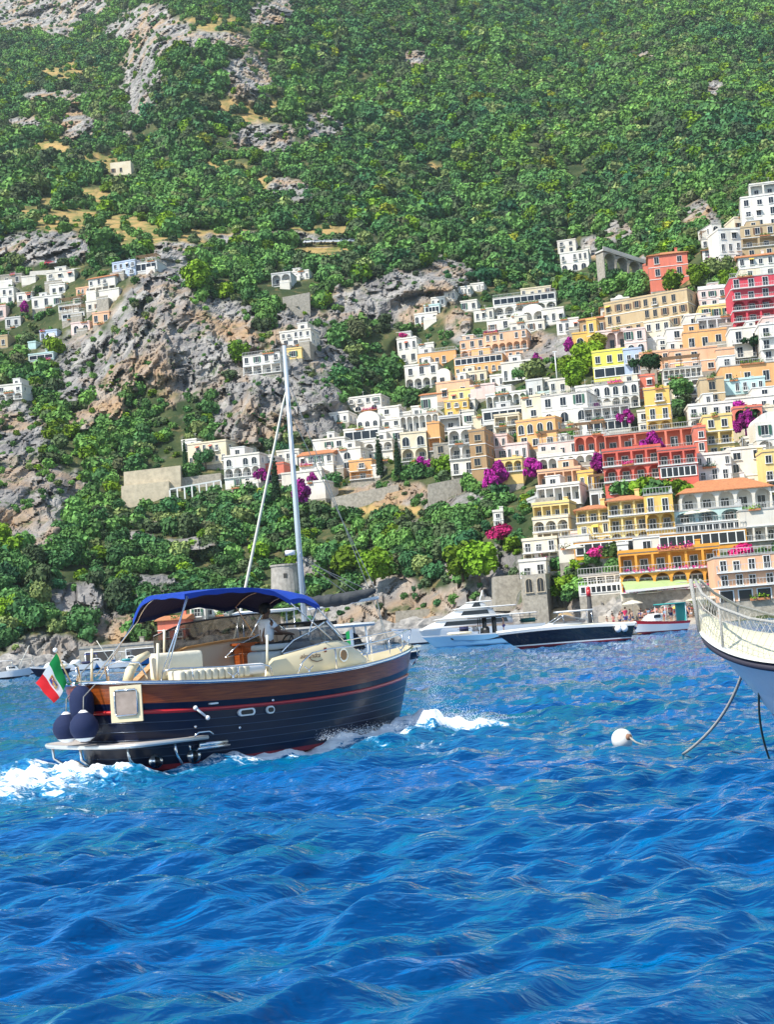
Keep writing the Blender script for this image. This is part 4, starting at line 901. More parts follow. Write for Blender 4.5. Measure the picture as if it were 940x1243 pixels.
# ------------------------------------------------------------------ walls and terraces
def wall_run(pts, h, label, name='retaining_wall', cat='retaining wall', th=0.8, m_=None, dd=-0.5, cap=False):
    """stone wall whose top runs along photo points on the slope"""
    Pw = [P(a, b, tdepth(a, b)+dd) for a, b in pts]; o = Pw[0].copy(); mb = MB(); n = len(Pw)
    vs = []; 
    for i, p in enumerate(Pw):
        q = p-o; vs += [(q.x, q.y, q.z), (q.x, q.y+th, q.z), (q.x, q.y-.0, q.z-h), (q.x, q.y+th, q.z-h)]
    fs = []
    for i in range(n-1):
        a = 4*i; b = a+4; fs += [(a, b, b+1, a+1), (a+2, b+2, b, a), (a+1, b+1, b+3, a+3), (a+2, a+3, b+3, b+2)]
    fs += [(0, 1, 3, 2), (4*n-4, 4*n-2, 4*n-1, 4*n-3)]
    mb.add(vs, fs, 0); o_ = mb.build(name, m_ or wallmat('S')); o_.location = o; tag(o_, label, cat); return o_
M_CREAMW = mat('cream_masonry', (0.60, 0.51, 0.36), 0.95, noise=0.3, nscale=0.9, bump=0.8, bscale=3.5)
def slab_px(x0, x1, yt0, yt1, yb, label, m_=None, dd=-2, dep=8, name='retaining_wall', cat='retaining wall'):
    D_ = tdepth((x0+x1)/2, yb)+dd; a = P(x0, yb, D_-1); b = P(x1, yb, D_+1); mb = MB(); o = a.copy()
    ta = P(x0, yt0, D_-1+1.5)-o; tb = P(x1, yt1, D_+1+1.5)-o; b = b-o; n = 6
    top = [ta.lerp(tb, i/n) + Vector((0, 0, 0)) for i in range(n+1)]; bot = [Vector((0, 0, 0)).lerp(b, i/n) for i in range(n+1)]
    vs = []; fs = []
    for t, u in zip(top, bot): vs += [u-Vector((0, 0, 4)), t, t+Vector((0, dep, 0)), u+Vector((0, dep, -4))]
    for i in range(n): q = 4*i; fs += [(q, q+4, q+5, q+1), (q+1, q+5, q+6, q+2), (q+2, q+6, q+7, q+3)]
    fs += [(0, 1, 2, 3), (4*n+3, 4*n+2, 4*n+1, 4*n)]
    mb.add(vs, fs, 0); o_ = mb.build(name, m_ or wallmat('S')); o_.location = o; tag(o_, label, cat)
    BLD.append((min(x0, x1), max(x0, x1), min(yt0, yt1), yb, D_)); return o_
slab_px(150,219,573,565,600,'big blank cream masonry wall left of the monastery garden', M_CREAMW, name='masonry_wall', cat='wall')
slab_px(147,205,590,584,606,'lower cream terrace wall with little pillars under the big blank wall', M_CREAMW, dd=-4)
slab_px(220,268,580,574,590,'grey garden wall right of the big blank cream wall')
slab_px(343,376,361,355,371,'square stone terrace wall above the pale stone houses')
slab_px(402,484,604,588,612,'long stone garden wall below the white quarter')
slab_px(520,560,588,580,606,'stone terrace wall under the white flats', dd=-2)
slab_px(664,706,694,690,706,'stone garden wall right of the grey bastion', dd=-2)
slab_px(600,664,700,694,712,'grey sea wall path left of the stone bastion', dd=-3)
wall_run([(130,640),(165,634),(200,632)], 2.5, 'lowest dry stone terrace wall left of the garden')
wall_run([(170,668),(215,660),(262,655)], 3, 'long dry stone terrace wall in the lower woods')
wall_run([(215,620),(255,614),(300,610)], 2.2, 'dry stone terrace wall under the colonnade')
wall_run([(545,300),(470,300),(400,300),(330,302),(290,300)], 5.0, 'high road retaining wall crossing the slope above the cliffs', name='road_wall', cat='road wall', m_=mat('pale_road_wall', (0.55, 0.52, 0.47), .9, noise=.3, nscale=.3))
wall_run([(190,322),(140,322),(90,326),(30,330),(0,334)], 4.0, 'road retaining wall above the left hamlet', name='road_wall', cat='road wall', m_=mat('pale_road_wall', (0.55, 0.52, 0.47)))
wall_run([(700,646),(712,652),(718,672),(700,690)], 1.0, 'white zigzag stair wall below the pink kiosk', name='stair_wall', cat='stair', m_=M_TRIM)
# colonnade
def colonnade():
    D_ = tdepth(245, 602)-4; a = P(206, 594, D_); b = P(268, 583, D_+2); root = empty('colonnade', a, 0, 'white garden colonnade with a beam in front of the monastery', 'colonnade')
    d = b-a; mb = MB(); mb.bar((0, 0, 0), d, .35, .35); mb.build('beam', M_TRIM, root)
    for i in range(8):
        p = d*(i/7); c = MB(); c.bar(p-Vector((0, 0, .18)), p-Vector((0, 0, 3.0)), .32, .32); c.build('pillar', M_TRIM, root)
colonnade()
# viaduct under the dark cliff
def viaduct():
    D_ = tdepth(760, 345)-2; a = P(732, 303, D_-6); b = P(792, 322, D_+2); d = b-a; L_ = math.hypot(d.x, d.y); rz = math.atan2(d.y, d.x)
    root = empty('viaduct', a, rz, 'stone road viaduct with tall arches in the shade of the cliff', 'viaduct'); mb = MB(); sl = d.z
    n = 4
    for i in range(n):
        x0 = L_*i/n; x1 = L_*(i+1)/n; z = sl*(i+.5)/n
        arcade(mb, x0, x1, 1, 0, z-11, z-.4, 0, 4.0)
    mb.build('arches', wallmat('S'), root); k = MB(); k.bar((0, 2, -.1), (L_, 2, sl-.1), 4.6, .5); k.bar((0, -.2, .5), (L_, -.2, sl+.5), .25, .9); k.build('deck', mat('pale_road_wall', (0.55, 0.52, 0.47)), root)
    BLD.append((732, 792, 300, 345, D_))
viaduct()
# round watch towers by the sea
def round_tower(px, yt, yb, wpx, label, D_):
    p = P(px, yb, D_); h = (yb-yt)*D_/F; r = wpx*D_/F/2; root = empty('watch_tower', p, 0, label, 'watch tower')
    mb = MB(); n = 24; prof = [(r*1.12, -4), (r*1.08, 0), (r*.98, h*.75), (r*.98, h*.92), (r*1.03, h*.93), (r*1.03, h), (r*.85, h), (r*.85, h*.93), (0, h*.93)]
    rows = [[(q*math.cos(2*PI*j/n), q*math.sin(2*PI*j/n), z) for j in range(n+1)] for q, z in prof]; mb.grid(rows, 0, False, True)
    mb.build('wall', mat('tower_stone', (0.42, 0.39, 0.35), .95, noise=.4, nscale=1.2, bump=.9, bscale=3), root)
    w_ = MB(); w_.box(-.35, .35, -r*1.03, -r*.9, h*.45, h*.45+.9); w_.build('slit_window', M_DARKI, root)
    BLD.append((px-wpx/2, px+wpx/2, yt, yb, D_)); return root
round_tower(349, 685, 716, 37, 'round grey stone watch tower behind the blue canopy', tdepth(349, 714)-4)
hut = slab_px(480,530,742,738,760,'grey concrete quay block behind the white yacht', dd=-1)
# green roof for the restaurant, sand beach, quay
def prism_px(name, pts_front, depth_, thick, m_, label, cat, kind=None):
    pass
# ================================================================== planting
def lab_tree(px, py, label, sc_=3.0, crown=None, name='tree', cat='tree', zs=1.0, dd=-1.5, trunk=TRUNK, group=None):
    return tree(ground(px, py, dd), sc_, crown or CROWNS[0], label, group, name, cat, trunk, zs)
CYP = crown_mesh('crown', 77, 900, 'cypress', LEAF_DARK, 0.07)
CYPT = trunk_mesh(0.5, 0.05)
UMB = crown_mesh('crown', 78, 900, 'umbrella', LEAF_DARK, 0.08); UMBT = trunk_mesh(1.0, 0.05)
BOUG = [crown_mesh('flowers', 80+i, 1000, 'vine', M_BOUG, 0.075) for i in range(2)]; PINKB = crown_mesh('flowers', 90, 700, 'bush', M_PINKF, .085)
for (x, y, s_, l) in [(462,577,2.6,'left and taller of the two dark cypresses before the white block'), (484,577,2.4,'right of the two dark cypresses beside the beige villa'), (336,606,2.7,'dark cypress beside the foot of the mast and the pinkish red house'), (225,565,1.8,'pointed cypress like tree left of the monastery front')]:
    lab_tree(x, y, l, s_, CYP, 'cypress_tree', 'cypress', 1.05, -6, CYPT)
for (x, y, s_, l) in [(790,462,4.5,'flat topped umbrella pine under the peach terrace house'), (920,430,3.2,'dark round pine before the blue balcony house')]:
    lab_tree(x, y, l, s_, UMB, 'umbrella_pine', 'pine tree', 0.9, -9, UMBT)
for (x, y, s_, l) in [(652,465,4.6,'dark round tree beside the peach hotel and purple vine'), (828,485,3.4,'dark tree below the terrace restaurant'), (634,462,2.4,'small dark tree left of the big round one by the peach hotel'), (905,520,3.0,'green bush tree under the right bougainvillea'), (826,350,0.1,''), (700,470,4.2,'bright tree with yellow green leaves left of the lemon villa'), (712,448,4.6,'upper bright green tree above the lemon villa'), (690,455,3.6,'bright green tree at the left of the garden by the lemon villa'), (726,425,3.2,'bright green crown beneath the ochre chapel'), (818,352,3.6,'light green round tree in front of the red villa'), (872,340,4.4,'green tree in the garden between red villa and crimson hotel'), (852,348,4.2,'yellow green garden tree right of the red villa'), (888,350,3.4,'rightmost yellow green tree below the white gable house'), (290,440,4.2,'single bright green tree left of the cliff villa'), (125,318,9.0,'large dark tree above the left hamlet'), (240,352,6.5,'dark tree clump over the bright buttress of the cliff'), (232,585,3.6,'green garden tree in front of the monastery'), (250,566,3.0,'smaller green tree right of the monastery garden'), (405,598,3.5,'green tree left of the small orange house'),(540,578,3.2,'lime green tree on the terrace below the white flats'),(582,700,4.0,'yellow green pine pair, right one above the sea cliff'),(562,700,4.0,'yellow green pine pair, left one above the sea cliff'),(425,700,4.6,'yellow green pine left of the furled sail'),(455,705,3.8,'yellow green pine at the boom end'),(400,695,4.4,'broad green pine close to the mast above the sail')]:
    if not l: continue
    br = any(k in l for k in ('bright', 'yellow green', 'lime', 'light green'))
    lab_tree(x, y, l, s_, (CROWN_BR if br else CROWNS)[(x+y) % 2], dd=-7 if x > 440 else -3)
for (x, y, s_, l) in [(868,320,2.6,'magenta bougainvillea right of the red villa roof'), (893,508,3.2,'tall purple bougainvillea hanging beside the two red arches'), (908,524,3.0,'purple bougainvillea mound under the two red arches'), (606,584,3.0,'large magenta bougainvillea left of the yellow villa'),
    (598,590,2.4,'lower left magenta bougainvillea beside the brown stone house'), (647,574,2.8,'purple bougainvillea right of the yellow villa'), (716,502,2.6,'purple bougainvillea at the left end of the grey villa'), (765,510,2.3,'purple bougainvillea at the right end of the grey villa'), (728,574,2.8,'pink bougainvillea between the flats and the red hotel'),
    (794,552,3.2,'purple vine over the balconies of the red hotel'), (692,424,2.4,'purple vine hanging left of the ochre chapel'), (652,442,2.2,'purple vine above the dark round tree'), (366,606,3.4,'magenta bougainvillea bush right of the mast'), (321,580,2.4,'purple bougainvillea left of the mast above the cypress'), (380,586,2.0,'small crimson bush above the lowest white house'), (511,566,2.2,'small magenta bougainvillea below the beige villa'),
    (850,445,1.8,'thin purple vine on the wide peach house'), (30,376,2.6,'dark purple bush left of the bright white cube house')]:
    o = lab_tree(x, y+2, l, s_*1.08, BOUG[(x+y) % 2], 'bougainvillea', 'bougainvillea', 1.25, -9, None)
for (x, y, s_, l) in [(612,650,3.4,'crimson flowering shrub in the wood above the sea cliff'), (668,606,2.6,'pale red flowering shrub left of the stacked flats'), (748,672,3.0,'pink flower bed above the green slope right of the kiosk'), (722,674,2.8,'left pink flower bed above the green slope'), (905,672,2.6,'red flowers at the straw roof by the peach hotel'), (488,407,2.0,'red flowers on the grey cottage beside the cave'),(580,690,2.0,'small magenta shrub between the pine pair')]:
    lab_tree(x, y+2, l, s_, PINKB, 'flowering_shrub', 'flowering shrub', 0.9, -7, None)
for i, (x, y, s_) in enumerate([(760,600,4.0),(775,600,4.6),(800,602,4.4),(820,600,4.2),(745,600,3.4),(785,604,3.2),(810,606,3.0),(833,602,3.0)]):
    lab_tree(x, y, 'green shrub in the planted terrace in front of the red hotel', s_*.8, BUSH[2 if i % 2 else 0], 'shrub', 'shrub', 1.0, -9, None, 'shrubs in front of the red hotel')
for i, (x, y) in enumerate([(905,628),(918,630),(930,631),(940,632),(895,600),(910,598),(922,600)]):
    lab_tree(x, y, 'dark planter shrub on the terraces right of the aqua arcade', 2.0, BUSH[0], 'shrub', 'shrub', 1.0, -7, None, 'shrubs on the right terraces')
for i, (x, y) in enumerate([(795,510),(825,505),(835,515),(822,497),(830,490),(700,520),(690,530)]):
    lab_tree(x, y, 'shrub in the steep garden right of the mustard tower house' if x > 780 else 'shrub between the plain white building and the terraces', 2.6, BUSH[i % 3], 'shrub', 'shrub', 1.0, -6, None, 'shrubs right of the mustard tower' if x > 780 else 'shrubs by the plain white building')
for i, (x, y) in enumerate([(680,690),(692,684),(705,690),(690,700),(702,704),(672,700),(716,682),(725,690),(735,684),(744,692),(712,698),(684,712),(700,715),(716,712),(676,722),(692,726),(668,712)]):
    lab_tree(x, y, 'bush on the steep green slope between the stone bastion and the beach club', 2.3, BUSH[i % 3], 'shrub', 'shrub', 1.0, -3, None, 'bushes right of the stone bastion')
for i, (x, y, s_) in enumerate([(735,345,5),(748,350,5.5),(762,352,5),(777,356,5.5),(788,356,4),(728,335,4),(742,360,5),(770,366,4.5)]):
    lab_tree(x, y, 'green tree at the foot of the shaded viaduct', s_*.8, CROWNS[i % 5], dd=-7, group='trees below the viaduct')
pos, fx, fy, fd, fs_, ft = forest()
print('forest', len(pos))
vis = (fx > 0) & (fx < 940) & (fy > 5) & (fy < 800)
order = np.argsort(np.where(vis, -fs_/fd, 1e3)); near = order[:240]; isn = np.zeros(len(pos), bool); isn[near] = True
def zone(x, y):
    if y > 690: return ('low on the sea cliffs', 'sea cliff')
    if x < 300: return ('in the woods on the left half of the slope', 'left woods')
    if x > 620: return ('in the gardens and slopes of the right hand town', 'town gardens')
    return ('in the woods below the white quarter', 'middle woods')
for i in near:
    k = rnd.random(); z = zone(fx[i], fy[i])
    if ft[i] > .5 and k < .4: cr, kd, nm = BUSH[int(k*100) % 3], 'low leafy shrub', 'shrub'
    elif k < 0.22: cr, kd, nm = CROWN_OL[int(k*100) % 2], 'grey green olive tree', 'olive_tree'
    elif k < 0.30: cr, kd, nm = CROWN_BR[int(k*100) % 2], 'light green broad tree', 'tree'
    else: cr, kd, nm = CROWNS[int(k*1000) % 5], 'dark green rounded tree', 'tree'
    p_ = pos[i]; tree((p_[0], p_[1], p_[2]-0.2*fs_[i]), fs_[i], cr, f'{kd} {z[0]}', f'{kd}s, {z[1]}', nm, 'shrub' if nm == 'shrub' else 'tree', None if nm == 'shrub' else TRUNK, rnd.uniform(.85, 1.25))
# the far-off woods: one object, crowns instanced on points
rest = np.nonzero(~isn)[0]
wm_ = bpy.data.meshes.new('woods'); pp = pos[rest].copy(); pp[:, 2] -= 0.25*fs_[rest]
wm_.vertices.add(len(rest)); wm_.vertices.foreach_set('co', pp.astype(np.float32).ravel())
rs = np.random.RandomState(9)
for nme, dat in (('size', fs_[rest]), ('rot', rs.uniform(0, 6.28, len(rest))), ('zs', rs.uniform(.8, 1.25, len(rest)))):
    a_ = wm_.attributes.new(nme, 'FLOAT', 'POINT'); a_.data.foreach_set('value', dat.astype(np.float32))
pick = rs.choice(9, len(rest), p=[.135, .135, .135, .135, .135, .09, .08, .085, .07])
a_ = wm_.attributes.new('pick', 'INT', 'POINT'); a_.data.foreach_set('value', pick.astype(np.int32))
woods = link('woods', wm_); tag(woods, kind='stuff'); woods['label'] = 'dense green woods covering the far mountain slope'; woods['category'] = 'woods'
def low(name, seed, shape, m_): return crown_mesh(name, seed, 330, shape, m_, 0.14)
protos = [low('crown', 50+i, 'round', LEAF) for i in range(5)] + [low('crown', 60, 'round', LEAF_OLIVE), low('crown', 61, 'round', LEAF_OLIVE), low('crown', 62, 'bush', LEAF), low('crown', 63, 'round', LEAF_BRIGHT)]
# the prototypes are the crowns of nine real trees at the edge of the woods
pobj = []
edge = np.argsort(np.where(vis, -fs_/fd, 1e3))[240:249]
for k, i in enumerate(edge):
    o = tree(tuple(pos[i]), fs_[i], protos[k], 'dark green tree at the near edge of the far woods', 'trees at the edge of the far woods', rz=0); pobj.append(o.children[0])
ng = bpy.data.node_groups.new('woods_planting', 'GeometryNodeTree')
ng.interface.new_socket('Geometry', in_out='INPUT', socket_type='NodeSocketGeometry'); ng.interface.new_socket('Geometry', in_out='OUTPUT', socket_type='NodeSocketGeometry')
gi = ng.nodes.new('NodeGroupInput'); go = ng.nodes.new('NodeGroupOutput'); jn = ng.nodes.new('GeometryNodeJoinGeometry')
def gattr(nm, t='FLOAT'):
    n = ng.nodes.new('GeometryNodeInputNamedAttribute'); n.data_type = t; n.inputs[0].default_value = nm; return n.outputs['Attribute']
sz = gattr('size'); rt = gattr('rot'); zsn = gattr('zs'); pk = gattr('pick', 'INT')
cb = ng.nodes.new('ShaderNodeCombineXYZ'); ng.links.new(rt, cb.inputs[2])
ml = ng.nodes.new('ShaderNodeMath'); ml.operation = 'MULTIPLY'; ng.links.new(sz, ml.inputs[0]); ng.links.new(zsn, ml.inputs[1])
cs = ng.nodes.new('ShaderNodeCombineXYZ'); ng.links.new(sz, cs.inputs[0]); ng.links.new(sz, cs.inputs[1]); ng.links.new(ml.outputs[0], cs.inputs[2])
for k, po in enumerate(pobj):
    oi_ = ng.nodes.new('GeometryNodeObjectInfo'); oi_.transform_space = 'ORIGINAL'; oi_.inputs['Object'].default_value = po; oi_.inputs['As Instance'].default_value = True
    cm = ng.nodes.new('FunctionNodeCompare'); cm.data_type = 'INT'; cm.operation = 'EQUAL'; ng.links.new(pk, cm.inputs[2]); cm.inputs[3].default_value = k
    ip = ng.nodes.new('GeometryNodeInstanceOnPoints'); ng.links.new(gi.outputs[0], ip.inputs['Points']); ng.links.new(cm.outputs[0], ip.inputs['Selection'])
    ng.links.new(oi_.outputs['Geometry'], ip.inputs['Instance']); ng.links.new(cb.outputs[0], ip.inputs['Rotation']); ng.links.new(cs.outputs[0], ip.inputs['Scale'])
    ng.links.new(ip.outputs[0], jn.inputs[0])
ng.links.new(jn.outputs[0], go.inputs[0])
md = woods.modifiers.new('planting', 'NODES'); md.node_group = ng
# ================================================================== boats: common helpers
M_STEEL = mat('stainless', (0.72, 0.73, 0.75), 0.16, 1.0)
M_NAVY = mat('navy_paint', (0.003, 0.007, 0.030), 0.30, spec=.35, coat=0.15, noise=0.3, nscale=1.2)
M_RED = mat('red_paint', (0.50, 0.015, 0.02), 0.3, coat=0.5)
M_AFOUL = mat('red_antifouling', (0.30, 0.015, 0.03), 0.6, noise=0.5, nscale=4)
M_GEL = mat('cream_gelcoat', (0.78, 0.66, 0.42), 0.28, coat=0.4)
M_GELW = mat('white_gelcoat', (0.80, 0.80, 0.78), 0.25, coat=0.4)
M_LINER = mat('grey_liner', (0.55, 0.56, 0.53), 0.5)
M_CUSH = mat('cream_vinyl', (0.76, 0.70, 0.55), 0.5, bump=0.2, bscale=12)
M_CUSHG = mat('grey_vinyl', (0.36, 0.39, 0.40), 0.5, bump=0.2, bscale=12)
M_SMOKE = mat('smoked_screen', (0.05, 0.045, 0.05), 0.05, alpha=0.62, spec=0.8)
M_BLACK = mat('black_trim', (0.012, 0.012, 0.014), 0.35)
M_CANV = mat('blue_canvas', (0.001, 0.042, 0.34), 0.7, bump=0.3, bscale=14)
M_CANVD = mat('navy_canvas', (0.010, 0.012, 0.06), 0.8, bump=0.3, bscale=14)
M_FEND = mat('navy_fender_cloth', (0.001, 0.010, 0.055), 0.85, bump=0.3, bscale=60)
M_WHITEP = mat('white_plastic', (0.8, 0.8, 0.8), 0.4)
M_ROPE = mat('grey_rope', (0.46, 0.45, 0.41), 0.9, bump=0.8, bscale=80)
def wood_mat(name, c1, c2, rough=0.22, coat=0.8, scale=(0.6, 0.6, 14)):
    m_ = bpy.data.materials.new(name); m_.use_nodes = True; nt = m_.node_tree; b = nt.nodes['Principled BSDF']; L = nt.links.new
    tc = nt.nodes.new('ShaderNodeTexCoord'); mp = nt.nodes.new('ShaderNodeMapping'); mp.inputs['Scale'].default_value = scale; L(tc.outputs['Object'], mp.inputs[0])
    n = nt.nodes.new('ShaderNodeTexNoise'); n.inputs['Scale'].default_value = 3; n.inputs['Detail'].default_value = 7; n.inputs['Distortion'].default_value = .6; L(mp.outputs[0], n.inputs['Vector'])
    r = nt.nodes.new('ShaderNodeMapRange'); r.inputs[1].default_value = .35; r.inputs[2].default_value = .65; L(n.outputs['Fac'], r.inputs[0])
    L(mixc(nt, r.outputs[0], c1, c2), b.inputs['Base Color']); b.inputs['Roughness'].default_value = rough; b.inputs['Coat Weight'].default_value = coat; b.inputs['Coat Roughness'].default_value = .08
    return m_
M_MAHOG = wood_mat('mahogany', (0.36, 0.085, 0.014), (0.17, 0.035, 0.007), .3, .3)
M_TEAK = wood_mat('teak', (0.52, 0.30, 0.12), (0.36, 0.19, 0.07), 0.5, 0.2)
M_TEAKG = wood_mat('weathered_teak', (0.50, 0.46, 0.42), (0.33, 0.29, 0.26), 0.7, 0.0)
def txt_mesh(s, size, m_, depth=0.004, shear=0.0):
    c = bpy.data.curves.new('lettering', 'FONT'); c.body = s; c.size = size; c.extrude = depth; c.shear = shear; c.align_x = 'CENTER'; c.align_y = 'CENTER'
    o = bpy.data.objects.new('lettering', c); COL.objects.link(o); dg = bpy.context.evaluated_depsgraph_get(); dg.update()
    me = bpy.data.meshes.new_from_object(o.evaluated_get(dg)); bpy.data.objects.remove(o); me.materials.clear(); me.materials.append(m_); me.name = 'lettering'; return me
def hull_rows(L, B, qz, sheer, bands, stern_round=0.22, rake=0.9, transom=False, nt=56, keel=-0.5, wl_b=0.84, bow_full=(1.5, 2.5), steps=(), aft_rake=0.4, bow_pow=0.85, flare=0.8):
    """qz: list of fractions (<0 keel part) ; sheer(t)->z ; bands: q -> material index ; returns MB plus an outline function"""
    mb = MB(); xs0 = -L/2; xs1 = L/2
    def pt(t, q, side, off=0.0):
        qq = max(0, q); ql = min(1.0, max(q, 0))
        xa = xs0 + aft_rake*(1-ql); xb = xs1 - rake*(1-ql**flare) - (0.5*rake*(-q) if q < 0 else 0)
        x = xa + (xb-xa)*t
        if q < 0: bb = B/2*wl_b*(1 + q*1.9)
        else: bb = B/2*(wl_b + (1-wl_b)*ql**flare)
        p_ = bow_full[0] + (bow_full[1]-bow_full[0])*ql
        if transom: f = 0.90+0.10*min(1, t/0.4) if t < 0.4 else 1.0
        else: f = (1-(max(0, stern_round-t)/stern_round)**2.4)**0.45 if t < stern_round else 1.0
        if t > 0.42: f *= max(0, 1-((t-0.42)/0.58)**p_)**bow_pow
        z = sheer(t)*q if q >= 0 else keel*(-q)/0.5
        y = bb*f + off*(1 if f > 0.02 else 0)
        return Vector((x, side*y, z))
    ts = [0.5-0.5*math.cos(PI*i/nt) for i in range(nt+1)]
    for side in (-1, 1):
        for a, b in zip(qz[:-1], qz[1:]):
            off = 0.018 if any(abs(a-s_) < 1e-6 for s_ in steps) else 0.0
            r1 = [pt(t, a, side, off) for t in ts]; r2 = [pt(t, b, side, 0) for t in ts]
            mb.grid([r1, r2], bands(a), True, side > 0)
            if off:                                              # underside lip of the lapped plank
                r0 = [pt(t, a, side, 0) for t in ts]; r0 = [p-Vector((0, 0, .002)) for p in r0]; mb.grid([r0, r1], bands(a), False, side > 0)
    if transom:
        n = len(qz); vs = [pt(0, q, -1) for q in qz] + [pt(0, q, 1) for q in qz]
        fs = [(i, i+1, n+i+1, n+i) for i in range(n-1)]
        for i, f_ in enumerate(fs): mb.add([vs[j] for j in f_], [(0, 1, 2, 3)], bands(qz[i]))
    return mb, pt, ts
def tri_prism(mb, pts, thick, mi=0):
    pass
# ================================================================== the wooden motor boat in front
BOAT_O = Vector((-3.08, 33.0, 0)); BOAT_YAW = math.radians(42)
boat = empty('motor_boat', BOAT_O, BOAT_YAW, 'mahogany and navy motor boat with blue canopy speeding across the foreground', 'boat')
BL = 9.2; BB = 3.5
def sheer(t):
    x = -BL/2 + BL*t
    return 1.62 + (0.012*(x+0.3)**2 + 0.004*max(0, x)**2 if x > -0.3 else 0.012*(x+.3)**2)
def bands(q):
    if q < 0.055: return 0
    if 0.635 <= q < 0.68: return 2
    if q >= 0.755: return 3
    return 1
QZ = [-0.5, -0.25, 0, 0.055, 0.15, 0.25, 0.345, 0.44, 0.54, 0.635, 0.68, 0.755, 0.82, 0.90, 0.985]
STEPS = (0.15, 0.25, 0.345, 0.44, 0.54)
hb, hpt, hts = hull_rows(BL, BB, QZ, sheer, bands, 0.25, 0.75, False, 64, -0.5, 0.86, (1.45, 2.3), STEPS)
hb.build('hull', [M_AFOUL, M_NAVY, M_RED, M_MAHOG], boat)
for q in STEPS:
    for s_ in (-1, 1):
        mb = MB(); mb.tube([hpt(t, q, s_, 0.016) for t in hts], .0075, 5); mb.build('plank_seam', mat('seam_navy', (0.05, 0.075, 0.13), .25), boat)
# red rubbing moulding and steel capped gunwale
for q, r_, m_, nm in ((0.66, 0.028, M_RED, 'rubbing_strip'), (0.985, 0.045, M_STEEL, 'gunwale')):
    for s_ in (-1, 1):
        mb = MB(); mb.tube([hpt(t, q, s_, 0.02) + Vector((0, 0, 0.0)) for t in hts], r_, 8); mb.build(nm, m_, boat)
def edge(x, q=1.0):
    t = (x+BL/2)/BL; return abs(hpt(min(max(t, 0.001), .999), q, 1).y), sheer(min(max(t, 0), 1))
# deck: side decks round a cockpit well, foredeck closed
CK0, CK1 = -3.3, 0.9
xs = [-BL/2+0.02 + (BL-0.04)*i/70 for i in range(71)]
dk = MB(); wl_ = MB()
def inner(x):
    if x < CK0 or x > CK1: return 0.0
    return min(edge(x)[0]-0.30, 1.38*min(1, math.sqrt(max(0.0, (x-CK0)/0.7))) if x < CK0+0.7 else 1.38)
for s_ in (-1, 1):
    r1 = [Vector((x, s_*(edge(x)[0]-0.01), edge(x)[1]-0.02)) for x in xs]; r2 = [Vector((x, s_*inner(x), edge(x)[1]-0.01+(0.05 if inner(x) == 0 else 0))) for x in xs]
    dk.grid([r1, r2], 0, True, s_ < 0)
dk.build('deck', [M_GEL], boat)
FL = 1.22
xc_ = [x for x in xs if CK0 <= x <= CK1]
for s_ in (-1, 1):
    r1 = [Vector((x, s_*inner(x), edge(x)[1]-0.01)) for x in xc_]; r2 = [Vector((x, s_*inner(x), FL)) for x in xc_]
    wl_.grid([r1, r2], 0, True, s_ < 0)
wl_.build('cockpit_wall', M_LINER, boat)
fl = MB(); fl.grid([[Vector((x, -inner(x), FL+.01)) for x in xc_], [Vector((x, inner(x), FL+.01)) for x in xc_]], 0, False); fl.box(CK0+.3, CK1, -1.2, 1.2, FL-.1, FL); fl.build('cockpit_floor', M_TEAK, boat)
aftt = MB(); aftt.grid([[Vector((x, -edge(x)[0]+.12, edge(x)[1]+.012)) for x in xs if x < CK0-.0], [Vector((x, edge(x)[0]-.12, edge(x)[1]+.012)) for x in xs if x < CK0-.0]], 0, False); aftt.build('aft_deck_planking', M_TEAK, boat)
# raised port coaming with its teak cap and the smoked spray screen above
def strip(mb, pts, h0, h1, th, mi=0):
    n = len(pts); vs = []
    for (x, y, z) in pts: vs += [(x, y-th/2, z+h0), (x, y+th/2, z+h0), (x, y+th/2, z+h1), (x, y-th/2, z+h1)]
    fs = []
    for i in range(n-1):
        a = 4*i; b = a+4
        for j in range(4): fs.append((a+j, a+(j+1) % 4, b+(j+1) % 4, b+j))
    fs += [(0, 3, 2, 1), (4*n-4, 4*n-3, 4*n-2, 4*n-1)]; mb.add(vs, fs, mi)
cp = [(-2.4, 1.30, 1.70), (-1.8, 1.36, 2.10), (-1.0, 1.38, 2.34), (0.0, 1.38, 2.42), (0.9, 1.30, 2.46), (1.6, 1.15, 2.44)]
mb = MB(); 
vs = []; 
rows_ = [[Vector((x, y, 1.60)) for x, y, z in cp], [Vector((x, y, z)) for x, y, z in cp], [Vector((x, y+.10, z)) for x, y, z in cp], [Vector((x, y+.16, 1.60)) for x, y, z in cp]]
mb.grid(rows_, 0, False, True); mb.build('port_coaming', M_LINER, boat)
mb = MB(); strip(mb, [(x, y+.04, z) for x, y, z in cp], 0, .045, .26); mb.build('coaming_cap', M_TEAK, boat)
mb = MB(); strip(mb, [(x, y+.06, z+.045) for x, y, z in cp[1:]], 0, .50, .012); mb.build('spray_screen', M_SMOKE, boat)
mb = MB(); mb.tube([(x, y+.06, z+.56) for x, y, z in cp[1:]], .022, 6)
mb.build('screen_rail', M_BLACK, boat)
